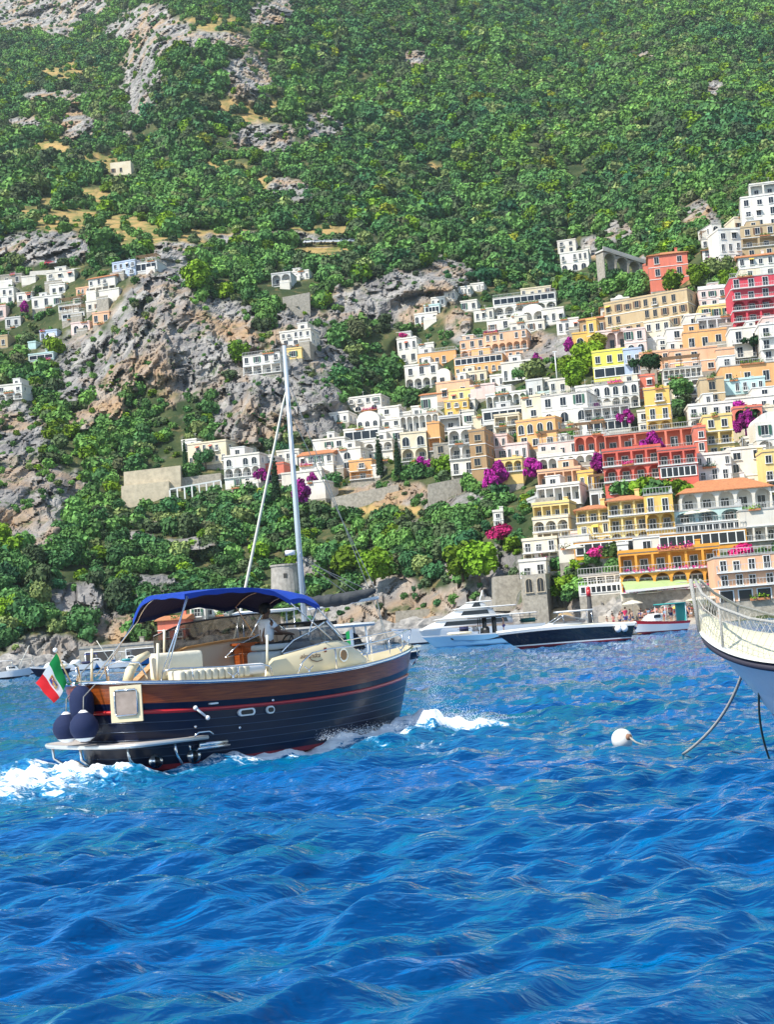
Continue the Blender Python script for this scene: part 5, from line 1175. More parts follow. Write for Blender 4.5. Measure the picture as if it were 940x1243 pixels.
# cabin trunk: cream with rounded aft shoulders, raked windscreen above
def cab_w(x): return min(1.22, edge(x)[0]-0.26) if x < 0.9 else max(0.12, min(1.22-0.16*(x-0.9)**1.5, edge(x)[0]-.24))
cz = [(-0.75, 1.62), (-0.66, 1.86), (-0.50, 2.00), (-0.2, 2.05), (0.3, 2.12), (0.9, 2.22), (1.4, 2.26), (1.75, 2.20), (2.05, 2.02), (2.35, 1.80), (2.5, 1.70)]
cb = MB()
for s_ in (-1, 1):
    lo = [Vector((x, s_*cab_w(x), edge(x)[1]-.02)) for x, z in cz]; md_ = [Vector((x, s_*(cab_w(x)-.01), edge(x)[1]+(z-edge(x)[1])*.8)) for x, z in cz]; hi = [Vector((x, s_*(cab_w(x)-.10), z)) for x, z in cz]
    if s_ > 0:
        lo = lo[5:]; md_ = md_[5:]; hi = hi[5:]
    cb.grid([lo, md_, hi], 0, True, s_ > 0)
top = [[Vector((x, s_*(cab_w(x)-.10), z+.06*(1-s_*s_))) for s_ in (-1, -.5, 0, .5, 1)] for x, z in cz if x >= 0.9]; cb.grid(top, 0, True, False)
# cockpit side shelf behind the starboard trunk wall
sh = [[Vector((x, -(cab_w(x)-.10), z)), Vector((x, -(cab_w(x)-.34), z-.02)), Vector((x, -(cab_w(x)-.36), 1.3))] for x, z in cz if x < 1.0]; cb.grid(sh, 0, True, False)
cb.build('cabin', M_GEL, boat)
bh = MB(); bh.box(0.86, 0.92, -1.1, 1.1, FL, 2.2); bh.build('bulkhead', M_MAHOG, boat)
cdoor = MB(); cdoor.box(0.80, 0.86, 0.2, 0.85, FL, 2.15); cdoor.box(0.78, 0.80, .26, .79, FL+.1, 2.05, 1); cdoor.build('companion_door', [M_MAHOG, M_BLACK], boat)
inb = MB(); inb.box(0.25, 0.35, 0.35, 1.30, FL, 2.32); inb.box(0.20, 0.40, .3, 1.34, 2.32, 2.37); inb.build('galley_bulkhead', M_MAHOG, boat)
# porthole and name
ph = MB(); n = 20
for r_, mi, y in ((0.155, 0, -.035), (0.115, 1, -.045)):
    pts = [(1.45+r_*.80*math.cos(2*PI*i/n), 1.93+r_*math.sin(2*PI*i/n)) for i in range(n)]; yy = -cab_w(1.45); ph.prism(pts, yy+y, yy+.05, mi)
ph.build('porthole', [M_STEEL, mat('tan_blind', (0.33, 0.20, 0.10), .6)], boat)
tx = link('lettering', txt_mesh('alexandra', 0.145, mat('brown_lettering', (0.10, 0.045, 0.03), .5), .003, .4), boat); tx.location = (0.46, -cab_w(.4)-.012, 1.98); tx.rotation_euler = (PI/2, 0, 0)
sw = MB(); sw.tube([(0.42, -cab_w(.4)-.018, 1.95), (0.50, -cab_w(.4)-.018, 1.88), (0.64, -cab_w(.4)-.018, 1.84), (0.80, -cab_w(.4)-.018, 1.87)], .008, 5); sw.build('flourish', MATS['brown_lettering'], boat)
em = MB(); em.box(.86, .93, -cab_w(.9)-.02, -cab_w(.9)-.012, 2.03, 2.13, 0); em.box(.875, .915, -cab_w(.9)-.024, -cab_w(.9)-.02, 2.045, 2.115, 1); em.build('badge', [MATS['brown_lettering'], M_RED], boat)
# windscreen
wsL = [(-0.15, 1.08, 2.07, 2.10), (0.2, 1.06, 2.12, 2.34), (0.7, 1.05, 2.19, 2.50), (1.10, 1.0, 2.25, 2.66)]
for s_ in (-1, 1):
    g = MB(); a = [Vector((x, s_*y, z0)) for x, y, z0, z1 in wsL]+[Vector((1.72, s_*.86, 2.24))]; b = [Vector((x, s_*(y-.06), z1)) for x, y, z0, z1 in wsL]+[Vector((1.30, s_*.84, 2.72))]
    g.grid([a, b], 0, False, s_ > 0); g.build('side_screen', M_SMOKE, boat)
    f = MB(); f.tube(b, .022, 6); f.tube([a[-1], b[-1]], .035, 6); f.tube(a, .018, 6); f.build('screen_frame', M_STEEL, boat)
g = MB(); g.grid([[Vector((1.72+.12*(1-(y/.86)**2), y, 2.26)) for y in (-.86, -.4, 0, .4, .86)], [Vector((1.30+.12*(1-(y/.86)**2), y, 2.72)) for y in (-.86, -.4, 0, .4, .86)]]); g.build('windscreen', M_SMOKE, boat)
f = MB(); f.tube([Vector((1.30+.12*(1-(y/.86)**2), y, 2.72)) for y in (-.86, -.4, 0, .4, .86)], .035, 6); f.build('screen_frame', M_BLACK, boat)
# seats and helm
def cushion(name, x0, x1, y0, y1, z0, z1, m_, ribs=0, r=0.06):
    bm = bmesh.new(); bmesh.ops.create_cube(bm, size=1.0)
    for v in bm.verts: v.co = Vector(((x0+x1)/2+v.co.x*(x1-x0), (y0+y1)/2+v.co.y*(y1-y0), (z0+z1)/2+v.co.z*(z1-z0)))
    bmesh.ops.bevel(bm, geom=bm.edges[:], offset=r, segments=3, affect='EDGES', profile=0.6)
    me = bpy.data.meshes.new(name); bm.to_mesh(me); bm.free(); me.materials.append(m_)
    for p in me.polygons: p.use_smooth = True
    return link(name, me, boat)
for i in range(12):
    cushion('seat_cushion', -3.15+.16*i, -3.00+.16*i, -1.55, -1.10, 1.68, 1.92, M_CUSH, r=.055) if i < 11 else None
cushion('seat_backrest', -3.35, -2.15, -.98, -.74, 1.75, 2.30, M_CUSH, r=.09)
cushion('seat_base', -3.3, -1.3, -1.0, -.70, 1.25, 1.72, M_GEL, r=.03)
cushion('pillow', -1.95, -0.95, -1.52, -1.12, 1.70, 1.93, M_WHITEP, r=.10)
cushion('helm_seat', -0.62, 0.60, -.98, -.35, 1.74, 2.16, M_CUSHG, r=.10); cushion('helm_seat_top', -.52, .70, -1.0, -.40, 2.17, 2.30, M_CUSHG, r=.05)
cushion('helm_base', -0.95, 0.35, -.98, -.25, FL, 1.74, M_GEL, r=.04); cushion('locker', -1.05, -0.62, -1.12, -.6, 1.5, 1.86, M_GEL, r=.03)
for y in (.1, .55): cushion('lounge_cushion', 0.9, 1.3, y, y+.42, 2.28, 2.60, mat('beige_leather', (0.60, 0.47, 0.38), .5), r=.10)
st = MB(); R_ = .2
st.tube([(0.62+.07*math.sin(a), -.25+R_*math.cos(a), 2.28+R_*math.sin(a)) for a in [2*PI*i/20 for i in range(21)]], .018, 6)
for a in (0, 2.1, 4.2): st.tube([(0.62, -.25, 2.28), (.62+.07*math.sin(a), -.25+R_*math.cos(a), 2.28+R_*math.sin(a))], .012, 5)
st.build('steering_wheel', M_BLACK, boat)
cushion('console', .66, .95, -.65, .15, 1.9, 2.36, M_BLACK, r=.05)
# rails
def rail(pts, posts, r=.018, name='rail'):
    mb = MB(); mb.tube(pts, r, 6)
    for a, b in posts: mb.tube([a, b], r*.85, 6)
    return mb.build(name, M_STEEL, boat)
for s_ in (-1, 1):
    def E(x, dz=0, ins=.08): e = edge(x); return Vector((x, s_*(e[0]-ins), e[1]+dz))
    xs_ = [-0.25, -0.1, 0.2, 0.7, 1.4, 2.2, 3.0, 3.8, 4.3, 4.5]; hh = [0.02, .25, .42, .46, .45, .43, .42, .42, .42, .40]
    rail([E(x, h) if x < 4.4 else Vector((x, s_*.10, sheer((x+BL/2)/BL)+h)) for x, h in zip(xs_, hh)], [(E(x, 0), E(x, .44)) for x in (0.9, 2.0, 3.0, 3.8)], name='pulpit_rail')
    rail([E(-3.55, .0), E(-3.5, .20), E(-3.3, .25), E(-2.3, .26), E(-1.2, .27), E(-.98, .22), E(-.92, 0)], [(E(-2.9, 0), E(-2.9, .25)), (E(-1.8, 0), E(-1.8, .26))], name='side_rail')
rail([Vector((4.5, .10, sheer(.99)+.4)), Vector((4.62, 0, sheer(.99)+.40)), Vector((4.5, -.10, sheer(.99)+.4))], [(Vector((4.45, 0, sheer(.98))), Vector((4.62, 0, sheer(.99)+.38)))], name='pulpit_rail')
for s_ in (-1, 1): rail([Vector((-4.2, s_*.55, 1.8)), Vector((-4.25, s_*.55, 2.12)), Vector((-4.15, s_*.85, 2.2)), Vector((-3.85, s_*1.2, 2.15)), Vector((-3.75, s_*1.3, 1.82))], [(Vector((-4.22, s_*.62, 1.8)), Vector((-4.22, s_*.62, 2.12)))], .022, 'stern_rail')
def cleat(x, s_):
    mb = MB(); e = edge(x); c = Vector((x, s_*(e[0]-.06), e[1]+.03)); mb.tube([c+Vector((-.12, 0, .12)), c+Vector((0, 0, .03)), c+Vector((.12, 0, .12))], .015, 5); mb.tube([c+Vector((0, 0, .05)), c-Vector((0, 0, .03))], .03, 6); mb.build('cleat', M_STEEL, boat)
for x in (-1.95, 0.05, 3.6): cleat(x, -1); cleat(x, 1)
# anchor and anchor roller at the stem
an = MB(); an.box(4.35, 4.85, -.06, .06, 1.93, 1.98); an.tube([(4.75, 0, 1.95), (4.80, 0, 1.72), (4.62, 0, 1.55)], .025, 6); an.tube([(4.62, -.16, 1.66), (4.58, 0, 1.52), (4.62, .16, 1.66)], .025, 6); an.build('anchor', M_STEEL, boat)
# boarding gate hanging open on the quarter, cream sill above
gt = MB(); q_ = hpt((-3.98+BL/2)/BL, .9, -1); 
gt_o = empty('gate', (0, 0, 0)); gt_o.parent = boat; gt_o.location = (-4.22, -1.26, .02); gt_o.rotation_euler = (0, 0, math.radians(-44)); gt_o.scale = (.74, 1, .98)
gt.box(-.42, .42, -.10, -.02, 1.02, 1.74); g1 = gt.build('gate_panel', M_GEL, gt_o)
gp = MB(); gp.box(-.29, .29, -.115, -.10, 1.16, 1.66, 0); gp.build('gate_hatch', mat('hatch_perspex', (0.42, 0.33, 0.27), .15, noise=.35, nscale=5), gt_o)
gf = MB(); gf.tube([(-.30, -.12, 1.20), (-.30, -.12, 1.62), (-.26, -.12, 1.66), (.26, -.12, 1.66), (.30, -.12, 1.62), (.30, -.12, 1.20), (.26, -.12, 1.15), (-.26, -.12, 1.15), (-.30, -.12, 1.20)], .018, 6); gf.build('hatch_frame', M_STEEL, gt_o)
qs = MB(); qs.tube([(-4.05, -1.02, 1.76), (-3.95, -1.0, 2.0), (-3.75, -.98, 2.2), (-3.45, -.92, 2.30)], [.10, .10, .09, .07], 8); qs.build('quarter_coaming', M_GEL, boat)
# stern platform with struts
pf = MB(); o_ = []
for i in range(25):
    a = PI*(i/24)-PI/2; o_.append((-3.75-1.0*abs(math.cos(a))**.45, 1.80*math.sin(a)))
poly = [(-2.75, -1.80)]+o_+[(-2.75, 1.80)]
n = len(poly); vs = [(x, y, .53) for x, y in poly]+[(x, y, .60) for x, y in poly]; pf.add(vs, [tuple(range(n))[::-1], tuple(range(n, 2*n))]+[(i, (i+1) % n, n+(i+1) % n, n+i) for i in range(n)])
pf.build('bathing_platform', M_TEAKG, boat)
pe = MB(); pe.tube([(x, y, .565) for x, y in poly], .045, 6); pe.build('platform_rim', mat('dull_alloy', (0.62, 0.62, 0.60), .35, .6), boat)
for y, x in ((-1.5, -3.0), (-1.3, -4.3), (0, -4.6), (1.3, -4.5), (-1.75, -3.5)):
    s__ = MB(); s__.tube([(x, y, .54), (x+.02, y, .30), (x+.35, y*.85, .02), (x+.75, y*.7, -.12)], .03, 6); s__.build('platform_strut', M_STEEL, boat)
ld = MB(); ld.tube([(-3.1, -1.86, .62), (-3.0, -1.86, .68), (-2.75, -1.86, .68), (-2.65, -1.86, .62)], .018, 6); ld.build('grab_handle', M_STEEL, boat)
pd = MB(); pd.tube([(-2.9, -1.7, .42), (-2.2, -1.66, .42)], .05, 8); pd.tube([(-2.95, -1.72, .35), (-2.15, -1.68, .35)], .03, 6); pd.build('platform_ladder', M_STEEL, boat)
for k, (x, q) in enumerate([(-3.1, .12), (-3.9, .10)]):
    v = hpt((x+BL/2)/BL, q, -1); c = MB(); c.tube([Vector((v.x, v.y+.02, v.z)), Vector((v.x-.04, v.y-.06, v.z))], .14, 14, 0); c.tube([Vector((v.x-.04, v.y-.062, v.z)), Vector((v.x-.045, v.y-.066, v.z))], .10, 12, 1); c.build('exhaust', [M_STEEL, M_BLACK], boat)
# hull fittings on the starboard side
def fitting(name, x, q, w, h, inner_m=M_BLACK):
    t = (x+BL/2)/BL; v = hpt(t, q, -1, .03); v2 = hpt(t+.01, q, -1, .03); rz = math.atan2(v2.y-v.y, v2.x-v.x); n = 18
    M = Matrix.Translation(v) @ Matrix.Rotation(rz, 4, 'Z'); mb = MB()
    def oval(a, b): 
        r = b/2; out = []
        for i in range(n): an_ = 2*PI*i/n; out.append(((a/2-r)*(1 if math.cos(an_) > 0 else -1)+r*math.cos(an_), r*math.sin(an_)))
        return out
    mb.prism(oval(w, h), -.035, .03, 0, M); mb.prism(oval(w*.74, h*.6), -.042, .03, 1, M); mb.build(name, [M_GELW, inner_m], boat)
fitting('hull_port', -1.72, .585, .42, .15); fitting('hull_port', -1.08, .585, .20, .16); fitting('vent', -2.55, .72, .2, .035, M_WHITEP)
for x, q in ((-3.02, .46), (-1.9, .40), (-1.0, .7)):
    v = hpt((x+BL/2)/BL, q, -1, .02); mb = MB(); mb.sph(v, .035, 8, 6); mb.build('skin_fitting', M_STEEL, boat)
v = hpt((-3.0+BL/2)/BL, .68, -1, .06); mb = MB(); mb.tube([v, v+Vector((.24, -.05, -.22))], [.03, .022], 6); mb.sph(v, .05, 8, 6); mb.sph(v+Vector((.24, -.05, -.22)), .05, 8, 6); mb.build('fender_hook', M_WHITEP, boat)
v = hpt((-4.2+BL/2)/BL, .86, -1, .06); mb = MB(); mb.sph(v, .085, 10, 8); mb.build('stern_light', M_STEEL, boat)
# ------------------------------------------------ canopy
root = boat; cn = MB(); NX, NY = 26, 16
def canz(u, v):                          # u 0 aft .. 1 front, v -1 starboard .. 1 port
    crown = float(np.interp(u, [0, .25, .5, .8, 1], [3.52, 3.57, 3.58, 3.52, 3.38]))
    dr = float(np.interp(u, [0, .2, .45, .64, .77, .87, 1], [.05, .03, .04, .10, .30, .22, .32])) if v < 0 else float(np.interp(u, [0, .15, .35, .5, .68, .82, 1], [.47, .42, .30, .24, .34, .24, .30]))
    return crown - dr*abs(v)**2.3
rows = [[Vector((-2.55+3.55*u + .08*math.sin(PI*(v*.5+.5))*(1 if u > .5 else -1), 1.02*v, canz(u, v))) for v in [(-1+2*j/NY) for j in range(NY+1)]] for u in [i/NX for i in range(NX+1)]]
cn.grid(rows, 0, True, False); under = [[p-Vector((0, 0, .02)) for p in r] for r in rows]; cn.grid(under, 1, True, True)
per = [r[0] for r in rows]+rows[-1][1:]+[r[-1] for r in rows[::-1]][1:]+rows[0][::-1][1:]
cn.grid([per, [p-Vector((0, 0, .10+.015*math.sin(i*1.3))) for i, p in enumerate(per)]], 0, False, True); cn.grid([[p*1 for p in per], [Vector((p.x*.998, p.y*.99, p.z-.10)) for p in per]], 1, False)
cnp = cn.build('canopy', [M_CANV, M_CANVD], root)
for u in (0.03, 0.77, 0.98):
    fr = MB(); x = -2.55+3.55*u; piv = -3.4 if u < .2 else (-1.0 if u < .8 else 1.4); zb = 1.9 if u < .2 else (1.7 if u < .8 else 2.3)
    if u in (0.36,): piv = -3.3; zb = 1.9
    if u == 0.77: piv = 1.05; zb = 2.30
    pts = [Vector((piv, -1.30, zb))]+[Vector((x, 1.0*v, canz(u, v)-.05)) for v in [(-1+2*j/12) for j in range(13)]]+[Vector((piv, 1.30, zb))]
    fr.tube(pts, .016, 6); fr.build('canopy_frame', M_STEEL, cnp)
for s_ in (-1, 1):
    for a, b in (((-2.5, s_*1.02, 3.42 if s_ < 0 else 3.02), (-3.3, s_*1.3, 1.85)), ((.95, s_*1.0, 3.05), (.55, s_*1.1, 2.42))):
        fr = MB(); fr.tube([a, b], .016, 6); fr.build('canopy_stay', M_STEEL, cnp)
for x, y in ((-3.5, -1.28), (-3.5, 1.28), (-.7, -1.2), (-1.6, 1.36)):
    fr = MB(); z0 = 1.75 if x < -1.7 or y < 0 else 2.05; fr.tube([(x, y, z0), (x+.06, y, z0+.75)], .028, 6); fr.build('grab_pole', mat('cream_pole', (.75, .68, .5), .4), boat)
# ------------------------------------------------ fenders over the stern
def fender(loc, r, label, long=False):
    p = boat.matrix_world @ Vector(loc) if False else Matrix.Translation(BOAT_O) @ Matrix.Rotation(BOAT_YAW, 4, 'Z') @ Vector(loc)
    t = empty('fender', p, 0, label, 'fender', 'navy fenders over the stern'); mb = MB()
    prof = [(0, -r), (.35*r, -.96*r), (.7*r, -.72*r), (.95*r, -.3*r), (r, .05*r), (.92*r, .42*r), (.68*r, .76*r), (.35*r, 1.0*r), (.14*r, 1.18*r)] if not long else [(0, -1.5*r), (.5*r, -1.42*r), (.85*r, -1.1*r), (r, -.5*r), (r, .4*r), (.9*r, .9*r), (.6*r, 1.3*r), (.3*r, 1.5*r)]
    n = 22; k = 2 if not long else 1
    def rev(pf, mi): mb2 = MB(); mb2.grid([[(q*math.cos(2*PI*j/n), q*math.sin(2*PI*j/n), z) for j in range(n+1)] for q, z in pf], 0, True, True); return mb2
    rev(prof[k:-1 if not long else None], 0).build('cover', M_FEND, t); rev(prof[:k+1], 0).build('foot', M_WHITEP, t)
    if not long: rev(prof[-2:], 0).build('cap', M_WHITEP, t)
    top = prof[-1][1]; l = MB(); l.tube([(0, 0, top-.02), (.02, .04, top+.25), (.25, .25, top+.5)], .014, 5); l.build('rope', M_ROPE, t)
    return t
fender((-4.86, -.66, .98), .285, 'round navy fender nearest the boarding gate with white cap and foot')
fender((-4.88, -.02, .96), .28, 'leftmost round navy fender low over the bathing platform')
fender((-4.72, -.38, 1.42), .24, 'long navy fender hanging above the two round ones', True)
# ------------------------------------------------ ensign
def flag():
    p = Matrix.Translation(BOAT_O) @ Matrix.Rotation(BOAT_YAW, 4, 'Z') @ Vector((-4.45, .35, 1.8)); root = empty('ensign', p, 0, 'Italian merchant ensign with shield emblem on a leaning staff at the stern', 'flag')
    top = P(67, 789, p.y-.15)-p; mb = MB(); mb.tube([(0, 0, -.1), top], .018, 6); mb.build('staff', mat('varnished_staff', (.55, .40, .2), .4), root); mb = MB(); mb.sph(top, .05, 10, 8); mb.build('finial', M_WHITEP, root)
    # cloth: hoist runs down the staff, fly hangs down to the left
    A = P(69, 792, p.y-.15)-p; Bq = P(81, 829, p.y-.08)-p; C_ = P(42, 829, p.y-.35)-p; Dq = P(66, 853, p.y-.30)-p
    nu, nv = 30, 16; M = [mat('flag_green', (.0, .28, .06), .8), mat('flag_white', (.80, .80, .78), .8), mat('flag_red', (.70, .012, .02), .8)]; mb = MB()
    def S(u, v):
        h = A.lerp(Bq, v); f_ = C_.lerp(Dq, v); q = h.lerp(f_, u); q = q + Vector((.01*math.sin(9*v), -.10*math.sin(u*5.5+1.6*v)*u**.6, -.03*math.sin(PI*u)))
        return q
    g = [[S(i/nu, j/nv) for j in range(nv+1)] for i in range(nu+1)]
    for k in range(3): mb.grid(g[k*10:k*10+11], k, True)
    mb.build('cloth', M, root)
    sh_ = MB(); cols = [mat('shield_red', (.45, .02, .03), .7), mat('shield_blue', (.03, .06, .3), .7), MATS['flag_white'], mat('shield_gold', (.6, .4, .08), .6)]
    def Q(u, v, off): 
        q = S(u, v); a = S(u+.01, v)-q; b = S(u, v+.01)-q; n = a.cross(b).normalized(); n = n if n.y < 0 else -n; return q+n*off
    def quad(u0, u1, v0, v1, mi, off=.008): sh_.add([Q(u0, v0, off), Q(u1, v0, off), Q(u1, v1, off), Q(u0, v1, off)], [(0, 1, 2, 3)], mi)
    quad(.405, .615, .30, .72, 3); quad(.42, .505, .33, .505, 0, .012); quad(.42, .505, .515, .69, 1, .012); quad(.515, .60, .33, .505, 1, .012); quad(.515, .60, .515, .69, 0, .012)
    quad(.455, .468, .35, .49, 2, .016); quad(.43, .495, .41, .43, 2, .016); quad(.55, .563, .54, .67, 2, .016); quad(.53, .59, .60, .62, 2, .016)
    sh_.build('emblem', cols, root)
flag()
# ================================================================== people
M_SKIN = mat('skin_dark', (0.13, 0.065, 0.04), .55); M_SKINL = mat('skin_tan', (0.48, 0.27, 0.18), .55)
def skin_mesh(name, joints, bones, m_, sub=1):
    """joints: name -> (pos, radius); grows one continuous surface along the bones and bakes it"""
    nm = list(joints); me = bpy.data.meshes.new(name); me.from_pydata([joints[k][0] for k in nm], [(nm.index(a), nm.index(b)) for a, b in bones], [])
    o = bpy.data.objects.new(name, me); COL.objects.link(o); o.modifiers.new('s', 'SKIN')
    sv_ = me.skin_vertices[0].data
    for i, k in enumerate(nm):
        r = joints[k][1]; sv_[i].radius = (r, r) if not isinstance(r, tuple) else r
        sv_[i].use_root = (i == 0)
    sb = o.modifiers.new('u', 'SUBSURF'); sb.levels = sub; sb.render_levels = sub
    dg = bpy.context.evaluated_depsgraph_get(); dg.update(); out = bpy.data.meshes.new_from_object(o.evaluated_get(dg)); out.name = name
    bpy.data.objects.remove(o); out.materials.clear(); out.materials.append(m_)
    for p in out.polygons: p.use_smooth = True
    return out
def figure(pose='stand', hands=True):
    J = {}; s = pose
    J['pelvis'] = ((0, 0, .95), (.155, .11)); J['waist'] = ((0, 0, 1.12), (.135, .10)); J['chest'] = ((.01, 0, 1.32), (.165, .115)); J['neckb'] = ((.0, 0, 1.47), (.075, .07)); J['neck'] = ((.015, 0, 1.54), .055)
    J['jaw'] = ((.04, 0, 1.605), (.062, .07)); J['head'] = ((.02, 0, 1.69), (.078, .092)); J['crown'] = ((.0, 0, 1.755), (.06, .07)); J['nose'] = ((.115, 0, 1.665), .014)
    bones = [('pelvis', 'waist'), ('waist', 'chest'), ('chest', 'neckb'), ('neckb', 'neck'), ('neck', 'jaw'), ('jaw', 'head'), ('head', 'crown'), ('head', 'nose')]
    for sd, sg in (('l', 1), ('r', -1)):
        J['ear'+sd] = ((.01, sg*.088, 1.675), .014); bones.append(('head', 'ear'+sd))
        J['sh'+sd] = ((0, sg*.185, 1.43), .062); bones.append(('chest', 'sh'+sd))
        if s == 'helm': el = (.16, sg*.24, 1.20); wr = (.40, sg*.17, 1.16)
        elif s == 'sit': el = (-.12, sg*.27, 1.2); wr = (.08, sg*.24, 1.02)
        elif s == 'lift': el = (.12, sg*.32, 1.40); wr = (.12, sg*.25, 1.66)
        else: el = (-.02, sg*.25, 1.16); wr = (.06, sg*.27, .92)
        J['el'+sd] = (el, .042); J['wr'+sd] = (wr, .028); bones += [('sh'+sd, 'el'+sd), ('el'+sd, 'wr'+sd)]
        d = (Vector(wr)-Vector(el)).normalized(); pm = Vector(wr)+d*.055; J['pa'+sd] = (tuple(pm), (.036, .018)); bones.append(('wr'+sd, 'pa'+sd))
        if hands:
            side = Vector((0, 1, 0)); side = (side-d*side.dot(d)).normalized(); dn = d.cross(side)
            for q, (off, ln) in enumerate(((-.027, .062), (-.009, .072), (.009, .067), (.027, .052))):
                a = pm+side*off+d*.02; b = a+d*ln*.5-Vector((0, 0, .006)); c = b+d*ln*.35-Vector((0, 0, .026)); J[f'fa{sd}{q}'] = (tuple(a), .0095); J[f'fb{sd}{q}'] = (tuple(b), .009); J[f'fc{sd}{q}'] = (tuple(c), .0075)
                bones += [('pa'+sd, f'fa{sd}{q}'), (f'fa{sd}{q}', f'fb{sd}{q}'), (f'fb{sd}{q}', f'fc{sd}{q}')]
            a = pm-side*.035*sg; b = a-side*.02*sg+d*.03-Vector((0, 0, .015)); J['ta'+sd] = (tuple(a), .011); J['tb'+sd] = (tuple(b), .009); bones += [('pa'+sd, 'ta'+sd), ('ta'+sd, 'tb'+sd)]
        J['hip'+sd] = ((0, sg*.10, .90), .098); bones.append(('pelvis', 'hip'+sd))
        if s == 'sit': kn = (.42, sg*.12, .88); an_ = (.52, sg*.12, .45); ft = (.66, sg*.13, .42)
        else: kn = (.03, sg*.11, .50); an_ = (-.02, sg*.11, .085); ft = (.13, sg*.13, .035)
        J['kn'+sd] = (kn, .060); J['ca'+sd] = ((kn[0]*.6+an_[0]*.4-.02, kn[1], kn[2]*.6+an_[2]*.4), .055); J['an'+sd] = (an_, .038); J['ft'+sd] = (ft, (.042, .030))
        bones += [('hip'+sd, 'kn'+sd), ('kn'+sd, 'ca'+sd), ('ca'+sd, 'an'+sd), ('an'+sd, 'ft'+sd)]
    return J, bones
def clothes(J, keys_bones, grow, m_, name):
    ks = []; 
    for a, b in keys_bones:
        for k in (a, b):
            if k not in ks: ks.append(k)
    JJ = {}
    for k in ks:
        p, r = J[k]; JJ[k] = (p, (r[0]+grow, r[1]+grow) if isinstance(r, tuple) else r+grow)
    return skin_mesh(name, JJ, keys_bones, m_, 1)
def shirt_bones(J, mfrac=.62):
    J = dict(J)
    for sd in 'lr':
        a = Vector(J['sh'+sd][0]); b = Vector(J['el'+sd][0]); J['sl'+sd] = (tuple(a.lerp(b, mfrac)), .052)
    J['hem'] = ((0, 0, .93), (.155, .115))
    return J, [('chest', 'waist'), ('waist', 'hem'), ('chest', 'neckb'), ('chest', 'shl'), ('chest', 'shr'), ('shl', 'sll'), ('shr', 'slr')]
def trouser_bones(J, long=False):
    J = dict(J); B_ = [('pelvis', 'hipl'), ('pelvis', 'hipr')]
    for sd in 'lr':
        a = Vector(J['hip'+sd][0]); b = Vector(J['kn'+sd][0])
        if long: B_ += [('hip'+sd, 'kn'+sd), ('kn'+sd, 'an'+sd)]
        else: J['th'+sd] = (tuple(a.lerp(b, .7)), .078); B_.append(('hip'+sd, 'th'+sd))
    return J, B_
_J, _Bn = figure('helm'); hb_ = skin_mesh('body', _J, _Bn, M_SKIN, 2)
hp = Matrix.Translation(BOAT_O) @ Matrix.Rotation(BOAT_YAW, 4, 'Z') @ Vector((.02, -.30, FL+.06))
man = empty('person', hp, BOAT_YAW-.15, 'person in white t-shirt and dark cap steering the wooden motor boat', 'person'); man.scale = (1.14, 1.16, 1.06)
link('body', hb_, man); _hs = MB(); _hs.box(.05, .65, -.5, .4, FL+.01, FL+.13); _hs.build('helm_step', M_TEAK, boat)
a, b = shirt_bones(_J); link('t_shirt', clothes(a, b, .022, mat('white_cotton', (.80, .81, .84), .85, bump=.5, bscale=16), 't_shirt'), man)
a, b = trouser_bones(_J, True); link('trousers', clothes(a, b, .016, mat('dark_trousers', (.02, .022, .03), .8), 'trousers'), man)
cp_ = MB(); cp_.sph((.012, 0, 1.70), .118, 16, 10, 0, (1.08, .90, 1.0)); 
capm = MB(); n = 18
rows = [[(.012+.124*1.08*math.sin(th)*math.cos(2*PI*j/n), .112*math.sin(th)*math.sin(2*PI*j/n), 1.715+.115*math.cos(th)) for j in range(n+1)] for th in [PI*.52*i/6 for i in range(7)]]
capm.grid(rows, 0, True); capm.grid([[(.12, y, 1.72) for y in (-.07, -.035, 0, .035, .07)], [(.20-abs(y)*.6, y, 1.70) for y in (-.07, -.035, 0, .035, .07)]], 0, True); capm.grid([[(.12, y, 1.712) for y in (-.07, -.035, 0, .035, .07)], [(.20-abs(y)*.6, y, 1.694) for y in (-.07, -.035, 0, .035, .07)]], 0, True)
capm.build('cap', mat('black_cap', (.008, .008, .010), .7), man)
hr = MB(); hr.sph((-.015, 0, 1.675), .098, 14, 9, 0, (1.0, .95, .9)); hr.build('hair', mat('black_hair', (.006, .005, .005), .6), man)
ey = MB()
for s_ in (-1, 1): ey.sph((.100, s_*.032, 1.685), .010, 8, 6)
ey.build('eyes', mat('eye_dark', (.02, .015, .01), .2), man)
# small figures for the beach and the far boats
_proto = []
for pose in ('stand', 'lift', 'sit'):
    J_, B_ = figure(pose, False); _proto.append((pose, skin_mesh('body', J_, B_, M_SKINL, 1), J_))
def small_person(p, rz, pose, shirt, shorts, label, group=None, hair=True, sc_=1.0):
    pr = [q for q in _proto if q[0] == pose][0]; t = empty('person', p, rz, label, 'person', group); t.scale = (sc_,)*3
    link('body', pr[1], t); key = (pose, shirt)
    if shirt:
        if ('sh', key) not in MATS:
            a, b = shirt_bones(pr[2]); MATS[('sh', key)] = clothes(a, b, .018, mat('shirt_'+str(shirt), shirt, .85), 't_shirt')
        link('t_shirt', MATS[('sh', key)], t)
    k2 = (pose, shorts, 's')
    if k2 not in MATS:
        a, b = trouser_bones(pr[2]); MATS[k2] = clothes(a, b, .012, mat('shorts_'+str(shorts), shorts, .85), 'shorts')
    link('shorts', MATS[k2], t)
    if 'hairball' not in MATS:
        h_ = MB(); h_.sph((-.01, 0, 1.715), .105, 10, 7); MATS['hairball'] = h_.mesh('hair', mat('brown_hair', (.03, .018, .01), .7))
    link('hair', MATS['hairball'], t); return t
